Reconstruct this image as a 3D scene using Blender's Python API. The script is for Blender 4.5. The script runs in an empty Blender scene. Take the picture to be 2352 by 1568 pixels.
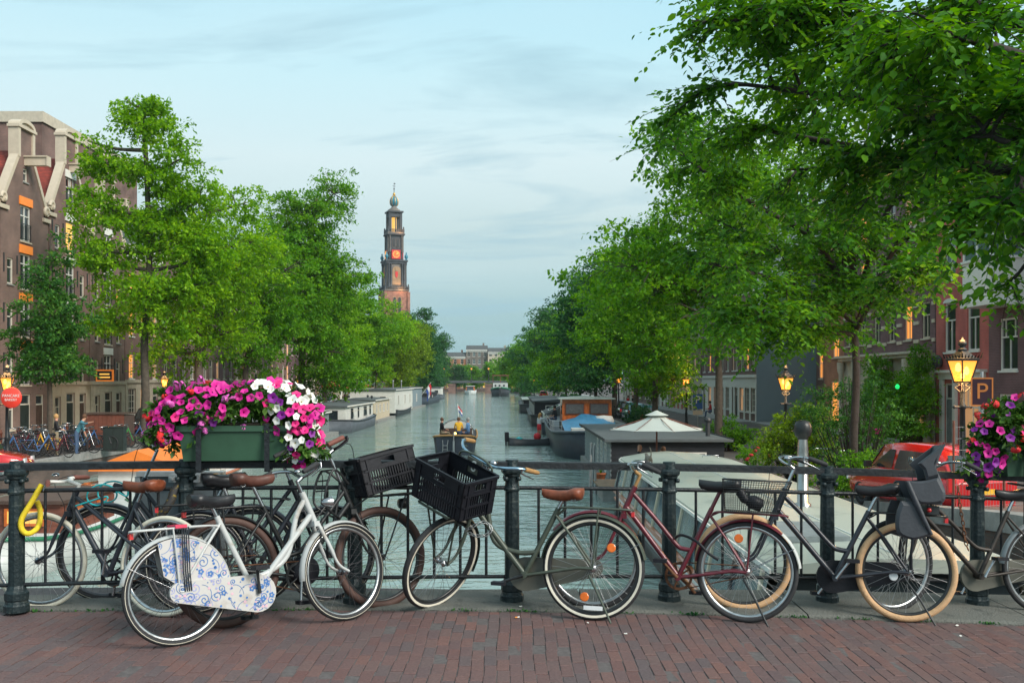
import bpy, math, random
import numpy as np
from mathutils import Vector, Matrix
PI = math.pi
SC = bpy.context.scene
COL = SC.collection
R = math.radians

# ------------------------------------------------------------------ camera, world, sun, exposure
EYE = 1.62
cam = bpy.data.cameras.new('camera'); camo = bpy.data.objects.new('camera', cam); COL.objects.link(camo)
camo.location = (0, 0, EYE); camo.rotation_euler = (PI/2, 0, 0)
cam.lens = 35.0; cam.sensor_width = 36.0; cam.shift_y = 91/2352
cam.clip_start = 0.05; cam.clip_end = 6000
SC.camera = camo
SC.render.engine = 'CYCLES'
SC.cycles.use_denoising = True
SC.cycles.max_bounces = 6; SC.cycles.diffuse_bounces = 3; SC.cycles.glossy_bounces = 3
SC.cycles.transmission_bounces = 4; SC.cycles.transparent_max_bounces = 8
SC.cycles.sample_clamp_indirect = 4.0; SC.cycles.volume_bounces = 0
SC.cycles.caustics_reflective = False; SC.cycles.caustics_refractive = False
SC.view_settings.view_transform = 'Standard'; SC.view_settings.look = 'None'
SC.view_settings.gamma = 1.0; SC.view_settings.use_curve_mapping = False
SC.view_settings.exposure = 0.14

SUN_EL, SUN_ROT = R(36), R(128)
world = bpy.data.worlds.new('World'); SC.world = world; world.use_nodes = True
nt = world.node_tree; nt.nodes.clear()
def wn(t, **k):
    n = nt.nodes.new(t)
    for a, b in k.items(): setattr(n, a, b)
    return n
def build_world():
    L = nt.links.new
    tc = wn('ShaderNodeTexCoord')
    sep = wn('ShaderNodeSeparateXYZ'); L(tc.outputs['Generated'], sep.inputs[0])
    sky = wn('ShaderNodeTexSky', sky_type='NISHITA', sun_disc=False, sun_elevation=R(9), sun_rotation=SUN_ROT)
    sky.air_density = 1.0; sky.dust_density = 1.5; sky.ozone_density = 3.0
    # high thin overcast of a summer evening: a veil that pales upward from a teal horizon
    ramp = wn('ShaderNodeValToRGB'); cr = ramp.color_ramp
    stops = [(0.0, (.27, .45, .49)), (.055, (.31, .50, .54)), (.10, (.42, .59, .615)), (.15, (.545, .685, .695)),
             (.215, (.65, .795, .82)), (.29, (.55, .80, .87)), (.37, (.42, .73, .86)), (1.0, (.36, .63, .76))]
    cr.elements[0].position = stops[0][0]; cr.elements[0].color = (*stops[0][1], 1)
    cr.elements[1].position = stops[-1][0]; cr.elements[1].color = (*stops[-1][1], 1)
    for p, c in stops[1:-1]:
        e = cr.elements.new(p); e.color = (*c, 1)
    L(sep.outputs['Z'], ramp.inputs[0])
    # cloud sheets on a plane high above: planar projection of the direction
    mx = wn('ShaderNodeMath', operation='MAXIMUM'); L(sep.outputs['Z'], mx.inputs[0]); mx.inputs[1].default_value = 0.0
    ad = wn('ShaderNodeMath', operation='ADD'); L(mx.outputs[0], ad.inputs[0]); ad.inputs[1].default_value = .10
    dx = wn('ShaderNodeMath', operation='DIVIDE'); L(sep.outputs['X'], dx.inputs[0]); L(ad.outputs[0], dx.inputs[1])
    dy = wn('ShaderNodeMath', operation='DIVIDE'); L(sep.outputs['Y'], dy.inputs[0]); L(ad.outputs[0], dy.inputs[1])
    cmb = wn('ShaderNodeCombineXYZ'); L(dx.outputs[0], cmb.inputs[0]); L(dy.outputs[0], cmb.inputs[1])
    mp = wn('ShaderNodeMapping'); mp.inputs['Scale'].default_value = (.75, 1.5, 1); mp.inputs['Location'].default_value = (3.1, 1.7, 0)
    mp.inputs['Rotation'].default_value = (0, 0, .25)
    L(cmb.outputs[0], mp.inputs[0])
    nz = wn('ShaderNodeTexNoise'); nz.inputs['Scale'].default_value = 1.15; nz.inputs['Detail'].default_value = 9
    nz.inputs['Roughness'].default_value = .58; nz.inputs['Distortion'].default_value = .55; L(mp.outputs[0], nz.inputs['Vector'])
    r2 = wn('ShaderNodeValToRGB'); r2.color_ramp.elements[0].position = .50; r2.color_ramp.elements[1].position = .70
    L(nz.outputs['Fac'], r2.inputs[0])
    nz2 = wn('ShaderNodeTexNoise'); nz2.inputs['Scale'].default_value = .33; nz2.inputs['Detail'].default_value = 4; L(mp.outputs[0], nz2.inputs['Vector'])
    r3 = wn('ShaderNodeValToRGB'); r3.color_ramp.elements[0].position = .40; r3.color_ramp.elements[1].position = .66
    L(nz2.outputs['Fac'], r3.inputs[0])
    m1 = wn('ShaderNodeMix', data_type='RGBA'); L(ramp.outputs[0], m1.inputs['A']); m1.inputs['B'].default_value = (.70, .84, .87, 1)
    f3 = wn('ShaderNodeMath', operation='MULTIPLY'); L(r3.outputs[0], f3.inputs[0]); L(mx.outputs[0], f3.inputs[1])
    f3b = wn('ShaderNodeMath', operation='MULTIPLY', use_clamp=True); L(f3.outputs[0], f3b.inputs[0]); f3b.inputs[1].default_value = 2.4
    L(f3b.outputs[0], m1.inputs['Factor'])
    m2 = wn('ShaderNodeMix', data_type='RGBA'); L(m1.outputs['Result'], m2.inputs['A']); m2.inputs['B'].default_value = (.33, .53, .62, 1)
    f2 = wn('ShaderNodeMath', operation='MULTIPLY'); L(r2.outputs[0], f2.inputs[0]); f2.inputs[1].default_value = .85
    L(f2.outputs[0], m2.inputs['Factor'])
    sc10 = wn('ShaderNodeVectorMath', operation='SCALE'); L(m2.outputs['Result'], sc10.inputs[0]); sc10.inputs['Scale'].default_value = 10.0
    m3 = wn('ShaderNodeMix', data_type='RGBA'); m3.inputs['Factor'].default_value = .93
    L(sky.outputs[0], m3.inputs['A']); L(sc10.outputs[0], m3.inputs['B'])
    bg = wn('ShaderNodeBackground'); bg.inputs['Strength'].default_value = .107; L(m3.outputs['Result'], bg.inputs[0])
    out = wn('ShaderNodeOutputWorld'); L(bg.outputs[0], out.inputs[0])
build_world()
sl = bpy.data.lights.new('sun', 'SUN'); sl.energy = 3.9; sl.angle = R(28); sl.color = (1.0, .93, .83)
so = bpy.data.objects.new('sun', sl); COL.objects.link(so)
# light comes from behind the camera and to the right
sd = Vector((math.sin(SUN_ROT)*math.cos(SUN_EL), math.cos(SUN_ROT)*math.cos(SUN_EL), math.sin(SUN_EL)))
so.rotation_euler = sd.to_track_quat('Z', 'Y').to_euler()

# ------------------------------------------------------------------ helpers
FPX = 2287.0
def at(px, py, y):           # a point seen at (px, py) in a 2352-wide view of the place, at distance y
    return Vector(((px-1176)/FPX*y, y, EYE-(py-875)/FPX*y))
def curve_x(y): return -9e-5*max(0.0, y-60)**2
WATER = -2.5
QZ = -1.5
def quay_z(y): 
    t = min(1, max(0, (30-y)/20)); return QZ+1.25*t*t*(3-2*t)
def deck(x):
    return max(-1.2, -.02*x-.004*x*x) if x > -1 else max(-1.2, -.02*x-.004*x*x)
def on_deck(px, py):
    y = 7.0
    for _ in range(20):
        x = (px-1176)/FPX*y; y = (EYE-deck(x))*FPX/(py-875)
    return Vector(((px-1176)/FPX*y, y, deck((px-1176)/FPX*y)))
def rail_y(x): return 7.25+.12*x

class MB:
    def __init__(s): s.v = []; s.f = []; s.m = []; s.sm = []; s.cur = 0
    def add(s, vs, fs, smooth=False):
        o = len(s.v); s.v.extend([tuple(p) for p in vs])
        for f in fs: s.f.append([i+o for i in f]); s.m.append(s.cur); s.sm.append(smooth)
        return s
    def box(s, c, d, M=None):
        x, y, z = c; a, b, e = d[0]/2, d[1]/2, d[2]/2
        vs = [(-a,-b,-e),(a,-b,-e),(a,b,-e),(-a,b,-e),(-a,-b,e),(a,-b,e),(a,b,e),(-a,b,e)]
        if M is not None: vs = [tuple(M @ Vector(p)) for p in vs]
        return s.add([(p[0]+x, p[1]+y, p[2]+z) for p in vs], [(0,3,2,1),(4,5,6,7),(0,1,5,4),(1,2,6,5),(2,3,7,6),(3,0,4,7)])
    def bx(s, x0, x1, y0, y1, z0, z1): return s.box(((x0+x1)/2,(y0+y1)/2,(z0+z1)/2), (abs(x1-x0),abs(y1-y0),abs(z1-z0)))
    def hexa(s, b, t): # bottom 4, top 4
        return s.add(list(b)+list(t), [(0,3,2,1),(4,5,6,7),(0,1,5,4),(1,2,6,5),(2,3,7,6),(3,0,4,7)])
    def loft(s, rings, cap=True, smooth=True, closed=True):
        n = len(rings[0]); vs = [p for r in rings for p in r]; fs = []
        for i in range(len(rings)-1):
            for j in range(n if closed else n-1):
                k = (j+1) % n; fs.append((i*n+j, i*n+k, (i+1)*n+k, (i+1)*n+j))
        s.add(vs, fs, smooth)
        if cap and closed:
            s.add(rings[0], [tuple(range(n))[::-1]]); s.add(rings[-1], [tuple(range(n))])
        return s
    def tube(s, pts, r, n=8, cap=True, closed=False):
        pts = [Vector(p) for p in pts]; m = len(pts); rr = r if isinstance(r, (list, tuple)) else [r]*m
        rings = []; up = None
        for i in range(m):
            if closed: t = pts[(i+1) % m]-pts[i-1]
            else: t = pts[min(i+1, m-1)]-pts[max(i-1, 0)]
            t = t.normalized() if t.length > 1e-9 else Vector((0,0,1))
            if up is None:
                a = Vector((0,0,1)) if abs(t.z) < .9 else Vector((1,0,0)); up = (a-t*a.dot(t)).normalized()
            else:
                up = up-t*up.dot(t); up = up.normalized() if up.length > 1e-6 else t.orthogonal().normalized()
            w = t.cross(up)
            rings.append([pts[i]+(up*math.cos(2*PI*k/n)+w*math.sin(2*PI*k/n))*rr[i] for k in range(n)])
        if closed: rings.append(rings[0]); cap = False
        return s.loft(rings, cap, True)
    def lathe(s, prof, n=16, c=(0,0,0), M=None, smooth=True, cap=True):
        c = Vector(c); rings = []
        for r, z in prof:
            ring = [Vector((r*math.cos(2*PI*k/n), r*math.sin(2*PI*k/n), z)) for k in range(n)]
            rings.append([(M @ p if M is not None else p)+c for p in ring])
        return s.loft(rings, cap, smooth)
    def cyl(s, a, b, r, n=10): return s.tube([a, b], r, n)
    def ring(s, c, rad, r, n=40, m=8, rx=None): # torus round local Y axis; r tube radius, rx half width
        rx = rx or r; rings = []
        for i in range(n):
            a = 2*PI*i/n; ring = []
            for j in range(m):
                b = 2*PI*j/m; q = rad+r*math.cos(b)
                ring.append((c[0]+q*math.cos(a), c[1]+rx*math.sin(b), c[2]+q*math.sin(a)))
            rings.append(ring)
        rings.append(rings[0]); return s.loft(rings, False, True)
    def prism(s, poly, lo, hi, fn): # poly 2D, fn(u,v,h)->3D
        n = len(poly); a = [fn(u, v, lo) for u, v in poly]; b = [fn(u, v, hi) for u, v in poly]
        s.add(a+b, [(i, (i+1) % n, n+(i+1) % n, n+i) for i in range(n)]); s.add(a, [tuple(range(n))[::-1]]); s.add(b, [tuple(range(n))]); return s
    def mesh(s, name, mats):
        me = bpy.data.meshes.new(name); me.from_pydata(s.v, [], s.f)
        mats = mats if isinstance(mats, (list, tuple)) else [mats]
        for m in mats: me.materials.append(M_[m] if isinstance(m, str) else m)
        if s.f:
            me.polygons.foreach_set('use_smooth', s.sm)
            if len(mats) > 1: me.polygons.foreach_set('material_index', s.m)
        me.update(); return me
    def build(s, name, mats, parent=None, loc=None, rot=None, mat4=None): return obj(name, s.mesh(name, mats), parent, loc, rot, mat4)
def obj(name, me, parent=None, loc=None, rot=None, mat4=None):
    o = bpy.data.objects.new(name, me); COL.objects.link(o); o.parent = parent
    if loc is not None: o.location = loc
    if rot is not None: o.rotation_euler = rot
    if mat4 is not None: o.matrix_local = mat4
    return o
def empty(name, loc=(0,0,0), rz=0, rx=0): 
    o = obj(name, None, None, loc, (rx, 0, rz)); o.empty_display_size = .1; return o
def tag(o, label=None, cat=None, group=None, kind=None):
    if label: o['label'] = label
    if cat: o['category'] = cat
    if group: o['group'] = group
    if kind: o['kind'] = kind
    return o
def copy_tree(o, parent=None, kids=None):
    if kids is None:
        kids = {}
        for k in COL.objects:
            if k.parent: kids.setdefault(k.parent.name, []).append(k)
    c = o.copy(); COL.objects.link(c); c.parent = parent
    for ch in kids.get(o.name, []): copy_tree(ch, c, kids)
    return c
def cat_rom(pts, k=6):
    P = [Vector(p) for p in pts]; out = []
    for i in range(len(P)-1):
        p0, p1, p2, p3 = P[max(i-1, 0)], P[i], P[i+1], P[min(i+2, len(P)-1)]
        for j in range(k):
            t = j/k; out.append(.5*((2*p1)+(p2-p0)*t+(2*p0-5*p1+4*p2-p3)*t*t+(3*p1-p0-3*p2+p3)*t**3))
    out.append(P[-1]); return out

# ------------------------------------------------------------------ materials
M_ = {}
def newmat(name):
    m = bpy.data.materials.new(name); m.use_nodes = True; M_[name] = m
    t = m.node_tree; return m, t, t.nodes['Principled BSDF']
def mat(name, col, rough=.6, metal=0.0, var=.15, scale=6.0, bump=0.0, bscale=None, dirt=None, spec=.5, coat=0, emit=None, estr=0):
    m, t, b = newmat(name); L = t.links.new
    b.inputs['Roughness'].default_value = rough; b.inputs['Metallic'].default_value = metal
    b.inputs['Specular IOR Level'].default_value = spec; b.inputs['Coat Weight'].default_value = coat
    if emit:
        b.inputs['Emission Color'].default_value = (*emit, 1); b.inputs['Emission Strength'].default_value = estr
    tc = t.nodes.new('ShaderNodeTexCoord')
    n = t.nodes.new('ShaderNodeTexNoise'); n.inputs['Scale'].default_value = scale; n.inputs['Detail'].default_value = 6; n.inputs['Roughness'].default_value = .65
    L(tc.outputs['Object'], n.inputs['Vector'])
    r = t.nodes.new('ShaderNodeValToRGB'); r.color_ramp.elements[0].position = .3; r.color_ramp.elements[1].position = .7
    lo = dirt if dirt else tuple(c*(1-var) for c in col); hi = tuple(min(1, c*(1+var)) for c in col)
    r.color_ramp.elements[0].color = (*lo, 1); r.color_ramp.elements[1].color = (*hi, 1)
    if dirt:
        r.color_ramp.elements[0].position = .33; r.color_ramp.elements[1].position = .45; r.color_ramp.elements[1].color = (*col, 1)
    L(n.outputs['Fac'], r.inputs[0]); L(r.outputs[0], b.inputs['Base Color'])
    if bump:
        n2 = t.nodes.new('ShaderNodeTexNoise'); n2.inputs['Scale'].default_value = bscale or scale*4; n2.inputs['Detail'].default_value = 4
        L(tc.outputs['Object'], n2.inputs['Vector'])
        bp = t.nodes.new('ShaderNodeBump'); bp.inputs['Strength'].default_value = bump; bp.inputs['Distance'].default_value = .02
        L(n2.outputs['Fac'], bp.inputs['Height']); L(bp.outputs[0], b.inputs['Normal'])
    return m
def brickmat(name, c1, c2, mortar, scale=1.0, rough=.85, stain=.36):
    m, t, b = newmat(name); L = t.links.new; b.inputs['Roughness'].default_value = rough
    tc = t.nodes.new('ShaderNodeTexCoord'); sp = t.nodes.new('ShaderNodeSeparateXYZ'); L(tc.outputs['Object'], sp.inputs[0])
    ad = t.nodes.new('ShaderNodeMath'); ad.operation = 'ADD'; L(sp.outputs[0], ad.inputs[0]); L(sp.outputs[1], ad.inputs[1])
    cb = t.nodes.new('ShaderNodeCombineXYZ'); L(ad.outputs[0], cb.inputs[0]); L(sp.outputs[2], cb.inputs[1])
    br = t.nodes.new('ShaderNodeTexBrick'); L(cb.outputs[0], br.inputs['Vector'])
    br.inputs['Scale'].default_value = 1.0; br.inputs['Brick Width'].default_value = .22*scale; br.inputs['Row Height'].default_value = .065*scale
    br.inputs['Mortar Size'].default_value = .008*scale; br.inputs['Color1'].default_value = (*c1, 1); br.inputs['Color2'].default_value = (*c2, 1); br.inputs['Mortar'].default_value = (*mortar, 1)
    n = t.nodes.new('ShaderNodeTexNoise'); n.inputs['Scale'].default_value = .8; n.inputs['Detail'].default_value = 7; L(tc.outputs['Object'], n.inputs['Vector'])
    mr = t.nodes.new('ShaderNodeMapRange'); mr.inputs['From Min'].default_value = .3; mr.inputs['From Max'].default_value = .75; mr.inputs['To Min'].default_value = 1+stain; mr.inputs['To Max'].default_value = 1-stain
    L(n.outputs['Fac'], mr.inputs['Value'])
    vm = t.nodes.new('ShaderNodeVectorMath'); vm.operation = 'SCALE'; L(br.outputs['Color'], vm.inputs[0]); L(mr.outputs[0], vm.inputs['Scale'])
    L(vm.outputs[0], b.inputs['Base Color'])
    bp = t.nodes.new('ShaderNodeBump'); bp.inputs['Strength'].default_value = .6; bp.inputs['Distance'].default_value = .01; bp.invert = True
    L(br.outputs['Fac'], bp.inputs['Height']); L(bp.outputs[0], b.inputs['Normal'])
    return m
def leafmat(name, dark, mid, light, trans=.35, gloss=.45):
    m, t, b = newmat(name); L = t.links.new
    g = t.nodes.new('ShaderNodeNewGeometry'); r = t.nodes.new('ShaderNodeValToRGB'); e = r.color_ramp.elements
    e[0].position = 0; e[0].color = (*dark, 1); e[1].position = 1; e[1].color = (*light, 1); k = e.new(.55); k.color = (*mid, 1)
    # whole sprays differ a little in hue too
    tc = t.nodes.new('ShaderNodeTexCoord'); n = t.nodes.new('ShaderNodeTexNoise'); n.inputs['Scale'].default_value = .55; n.inputs['Detail'].default_value = 3
    L(tc.outputs['Object'], n.inputs['Vector'])
    a1 = t.nodes.new('ShaderNodeMath'); a1.operation = 'MULTIPLY_ADD'; L(n.outputs['Fac'], a1.inputs[0]); a1.inputs[1].default_value = 1.5; a1.inputs[2].default_value = -.62
    a2 = t.nodes.new('ShaderNodeMath'); a2.operation = 'MULTIPLY_ADD'; a2.use_clamp = True; L(g.outputs['Random Per Island'], a2.inputs[0]); a2.inputs[1].default_value = .75; L(a1.outputs[0], a2.inputs[2])
    L(a2.outputs[0], r.inputs[0])
    L(r.outputs[0], b.inputs['Base Color']); b.inputs['Roughness'].default_value = gloss; b.inputs['Specular IOR Level'].default_value = .18
    tr = t.nodes.new('ShaderNodeBsdfTranslucent'); 
    hs = t.nodes.new('ShaderNodeHueSaturation'); hs.inputs['Value'].default_value = 1.5; hs.inputs['Saturation'].default_value = 1.1; hs.inputs['Hue'].default_value = .485
    L(r.outputs[0], hs.inputs['Color']); L(hs.outputs[0], tr.inputs['Color'])
    mx = t.nodes.new('ShaderNodeMixShader'); mx.inputs[0].default_value = trans
    L(b.outputs[0], mx.inputs[1]); L(tr.outputs[0], mx.inputs[2]); L(mx.outputs[0], t.nodes['Material Output'].inputs['Surface'])
    return m
def emat(name, col, s, base=(.3, .2, .1)):
    return mat(name, base, .4, emit=col, estr=s)

mat('black_metal', (.022, .024, .026), .38, .2, .3, 30, spec=.5)
mat('black_plastic', (.011, .012, .017), .5, 0, .25, 20, bump=.1, spec=.28)
mat('rubber', (.022, .023, .026), .75, 0, .3, 40, bump=.1)
mat('chrome', (.44, .45, .47), .25, 1.0, .15, 25)
mat('steel_pipe', (.36, .35, .34), .28, 1.0, .2, 5)
mat('steel_spoke', (.50, .51, .52), .35, 1.0, .1, 20)
mat('dark_spoke', (.10, .10, .11), .4, .8, .1, 20)
mat('rim_silver', (.46, .47, .48), .3, 1.0, .2, 15)
mat('rust', (.16, .07, .035), .85, .2, .4, 30, bump=.3)
mat('tyre_cream', (.62, .60, .50), .7, 0, .12, 20)
mat('tyre_brown', (.085, .045, .036), .7, 0, .2, 20)
mat('tyre_tan', (.60, .37, .20), .7, 0, .12, 30, bump=.4, bscale=160)
mat('white_band', (.66, .62, .52), .6, 0, .12, 12)
mat('reflex_band', (.62, .58, .48), .4, 0, .1, 12)
mat('white_paint_bike', (.48, .50, .50), .4, 0, .08, 8, dirt=(.36, .33, .29), coat=.2)
mat('olive_paint', (.060, .075, .058), .42, .1, .2, 14)
mat('olive_guard', (.105, .105, .085), .5, .0, .15, 6)
mat('maroon_paint', (.115, .012, .024), .35, .1, .3, 14, coat=.3)
mat('navy_paint', (.018, .022, .032), .4, .1, .25, 14, coat=.2)
mat('brown_paint', (.035, .028, .024), .5, .2, .4, 25)
mat('leather', (.20, .055, .025), .45, 0, .35, 14, bump=.15)
mat('leather_dark', (.095, .036, .026), .45, 0, .3, 14, bump=.15)
mat('saddle_black', (.016, .017, .020), .38, 0, .2, 14, bump=.08)
mat('cork', (.34, .19, .07), .7, 0, .25, 60)
mat('grip_brown', (.17, .055, .04), .6, 0, .2, 40, bump=.3)
mat('bar_blue', (.30, .44, .55), .22, .9, .1, 10)
mat('yellow_cloth', (.75, .56, .02), .7, 0, .15, 40, bump=.4)
mat('teal_cable', (.02, .42, .46), .4, 0, .1, 20)
mat('orange_reflector', (.80, .16, .01), .3, 0, .1, 60, coat=.5)
mat('red_reflector', (.55, .012, .015), .3, 0, .15, 60, coat=.5)
mat('lamp_lens', (.75, .78, .80), .15, 0, .05, 40, coat=1)
mat('tape_red', (.65, .04, .10), .6)
mat('floral_white', (.50, .49, .48), .45, 0, .05, 6, dirt=(.40, .37, .34))
mat('floral_blue', (.05, .16, .42), .45, 0, .3, 8)
mat('floral_pale', (.30, .32, .58), .45, 0, .3, 8)
mat('floral_pink', (.62, .40, .48), .5)
mat('iron_green', (.014, .026, .030), .42, .2, .35, 18, bump=.35, bscale=40, dirt=(.06, .075, .07))
mat('iron_dark', (.014, .018, .022), .45, .2, .4, 20, bump=.25, bscale=50)
mat('kerb_stone', (.125, .128, .116), .88, 0, .35, 7, bump=.7, bscale=60, dirt=(.070, .074, .066))
mat('planter_green', (.030, .085, .050), .5, 0, .2, 5)
mat('galvanised', (.36, .38, .39), .45, .6, .2, 8)
mat('panel_grey', (.13, .155, .17), .55, .2, .2, 5)
mat('concrete', (.24, .24, .23), .85, 0, .25, 4, bump=.3)
mat('white_paint', (.74, .73, .69), .5, 0, .06, 3)
mat('cream_paint', (.54, .46, .36), .55, 0, .08, 3)
mat('cream_stone', (.50, .44, .35), .75, 0, .15, 3, bump=.2)
mat('white_wood', (.70, .68, .63), .55, 0, .06, 5)
mat('window_frame', (.62, .58, .50), .5, 0, .06, 4)
mat('dark_frame', (.03, .035, .04), .5)
mat('green_black', (.018, .028, .026), .45)
mat('slate', (.075, .085, .09), .8, 0, .25, 3, bump=.3)
mat('roof_felt', (.085, .10, .105), .85, 0, .2, 2, bump=.25, bscale=30)
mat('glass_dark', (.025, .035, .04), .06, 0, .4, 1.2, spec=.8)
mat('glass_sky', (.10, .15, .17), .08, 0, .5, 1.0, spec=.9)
mat('hull_black', (.022, .026, .033), .5, 0, .35, 2, bump=.1)
mat('hull_navy', (.030, .040, .058), .5, 0, .3, 2)
mat('hull_grey', (.085, .10, .12), .55, 0, .25, 2)
mat('hull_white', (.52, .54, .53), .45, 0, .1, 2)
mat('hull_green', (.02, .16, .08), .45)
mat('boat_roof', (.40, .44, .39), .42, 0, .10, 1.1, dirt=(.29, .33, .29), bump=.08, bscale=3)
mat('board_grey', (.20, .235, .245), .65, 0, .2, 4)
mat('board_dark', (.020, .022, .028), .6, 0, .25, 4)
mat('board_white', (.64, .64, .60), .6, 0, .08, 3)
mat('board_cream', (.58, .50, .37), .6, 0, .1, 3)
mat('varnish', (.50, .115, .02), .3, 0, .35, 6, coat=.5)
mat('wood_deck', (.22, .16, .11), .8, 0, .3, 5, bump=.3)
mat('wood_dark', (.07, .04, .03), .7, 0, .3, 6)
mat('wood_red', (.16, .05, .03), .65, 0, .25, 5)
mat('tarp_blue', (.04, .20, .36), .5, 0, .25, 5, bump=.3, bscale=6)
mat('tarp_orange', (.80, .20, .025), .55, 0, .12, 3, bump=.2, bscale=5)
mat('tarp_white', (.62, .60, .56), .6, 0, .1, 4, bump=.3, bscale=6)
mat('canvas', (.47, .50, .46), .75, 0, .06, 2)
mat('curtain', (.10, .10, .10), .85, 0, .3, 9, bump=.4, bscale=14)
mat('terracotta', (.45, .13, .05), .7)
mat('red_car', (.55, .012, .016), .22, .15, .04, 2, coat=1)
mat('dark_car', (.02, .022, .026), .2, .2, .1, 2, coat=1)
mat('teal_car', (.06, .19, .24), .22, .3, .1, 2, coat=1)
mat('silver_car', (.36, .38, .40), .25, .6, .1, 2, coat=1)
mat('skin', (.48, .25, .17), .6, 0, .08, 8)
mat('hair_brown', (.10, .045, .02), .7); mat('hair_grey', (.30, .29, .28), .7); mat('hair_dark', (.02, .014, .012), .7); mat('hair_fair', (.42, .24, .09), .7)
mat('cloth_black', (.014, .014, .018), .85); mat('cloth_blue', (.12, .26, .48), .85); mat('cloth_teal', (.06, .20, .26), .85)
mat('cloth_red', (.60, .03, .04), .85); mat('cloth_pale', (.50, .52, .55), .85); mat('cloth_yellow', (.75, .42, .03), .85); mat('denim', (.05, .09, .17), .85); mat('cloth_khaki', (.22, .18, .12), .85)
mat('flag_red', (.55, .02, .03), .7); mat('flag_white', (.75, .75, .75), .7); mat('flag_blue', (.03, .08, .32), .7)
mat('sign_blue', (.015, .09, .30), .4); mat('sign_dark', (.05, .018, .03), .4); mat('sign_red', (.60, .03, .03), .5)
mat('sign_orange', (.80, .22, .03), .5, emit=(1, .30, .05), estr=.22); mat('sign_lamplit', (.62, .20, .05), .5)
mat('paper', (.75, .74, .70), .8); mat('filter_orange', (.75, .28, .05), .8)
mat('petal_magenta', (.56, .006, .25), .6, 0, .18, 10); mat('petal_pink', (.72, .014, .20), .6, 0, .18, 10); mat('petal_purple', (.20, .006, .25), .6, 0, .2, 10)
mat('petal_white', (.78, .78, .74), .6, 0, .05, 10); mat('petal_red', (.75, .025, .03), .6, 0, .15, 10); mat('petal_lilac', (.72, .14, .52), .6, 0, .12, 10)
mat('petal_throat', (.10, .004, .09), .6); mat('petal_centre', (.72, .62, .25), .6)
mat('bark', (.085, .068, .052), .95, 0, .35, 7, bump=.8, bscale=18)
mat('bark_dark', (.040, .033, .030), .95, 0, .35, 7, bump=.8, bscale=18)
mat('soil', (.03, .022, .015), .95)
mat('gold', (.75, .42, .10), .35, .8); mat('copper_blue', (.03, .20, .28), .45, .1, .3, .8)
mat('tower_stone', (.165, .145, .13), .85, 0, .4, .35, bump=.2, bscale=2); mat('tower_stone_dark', (.060, .065, .075), .85, 0, .35, .5)
mat('tower_warm', (.34, .22, .13), .85, 0, .3, .5)
emat('lamp_core', (1.0, .66, .26), 5.0, (.8, .6, .3))
def lampglass():   # amber panes: they glow, and the mantles shine through
    m, t, b = newmat('lamp_glass'); L = t.links.new; b.inputs['Base Color'].default_value = (.7, .35, .08, 1); b.inputs['Roughness'].default_value = .15
    b.inputs['Emission Color'].default_value = (1.0, .42, .06, 1); b.inputs['Emission Strength'].default_value = 1.15
    tr = t.nodes.new('ShaderNodeBsdfTransparent'); tr.inputs['Color'].default_value = (1, .8, .45, 1); mx = t.nodes.new('ShaderNodeMixShader'); mx.inputs[0].default_value = .42
    L(b.outputs[0], mx.inputs[1]); L(tr.outputs[0], mx.inputs[2]); L(mx.outputs[0], t.nodes['Material Output'].inputs['Surface'])
lampglass()
emat('lamp_far', (1.0, .46, .10), 2.4, (.8, .4, .1))
emat('lit_window', (1.0, .34, .05), .9); emat('lit_yellow', (1.0, .52, .08), 1.0); emat('lit_soft', (1.0, .50, .22), .35); emat('lit_clock', (1.0, .20, .03), .42, (.5, .1, .02))
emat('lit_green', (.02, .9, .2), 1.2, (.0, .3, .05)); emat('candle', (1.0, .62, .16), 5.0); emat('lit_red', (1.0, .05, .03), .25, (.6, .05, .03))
brickmat('brick_brown', (.180, .106, .086), (.142, .086, .074), (.20, .155, .135))
brickmat('brick_purple', (.155, .072, .078), (.122, .058, .066), (.18, .13, .13))
brickmat('brick_red', (.48, .105, .088), (.41, .090, .076), (.40, .15, .13))
brickmat('brick_old', (.20, .105, .085), (.16, .088, .074), (.17, .14, .125))
brickmat('brick_orange', (.36, .14, .07), (.30, .11, .06), (.26, .18, .13))
brickmat('tower_brick', (.34, .150, .105), (.29, .125, .09), (.27, .16, .12), 3.0)
brickmat('roof_tile_red', (.30, .045, .028), (.23, .035, .025), (.07, .02, .015), 1.6, stain=.35)
brickmat('quay_brick', (.13, .085, .07), (.10, .07, .06), (.10, .09, .08))
brickmat('street_paving', (.155, .105, .095), (.125, .09, .085), (.07, .06, .055), 1.0)
mat('wall_bluegrey', (.20, .255, .285), .8, 0, .07, .5)
leafmat('leaf_elm', (.024, .098, .016), (.068, .212, .018), (.165, .360, .024), .44)
leafmat('leaf_bright', (.070, .190, .010), (.170, .380, .014), (.330, .540, .028), .48)
leafmat('leaf_mid', (.036, .140, .010), (.100, .285, .014), (.220, .420, .024), .44)
leafmat('leaf_dark', (.014, .070, .028), (.036, .138, .038), (.090, .235, .050), .36)
leafmat('leaf_yellow', (.070, .140, .012), (.165, .285, .018), (.30, .42, .03), .44)
leafmat('leaf_small', (.020, .085, .020), (.050, .165, .028), (.125, .28, .038), .38)
leafmat('leaf_petunia', (.025, .070, .014), (.060, .150, .025), (.14, .26, .05), .3)
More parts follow.
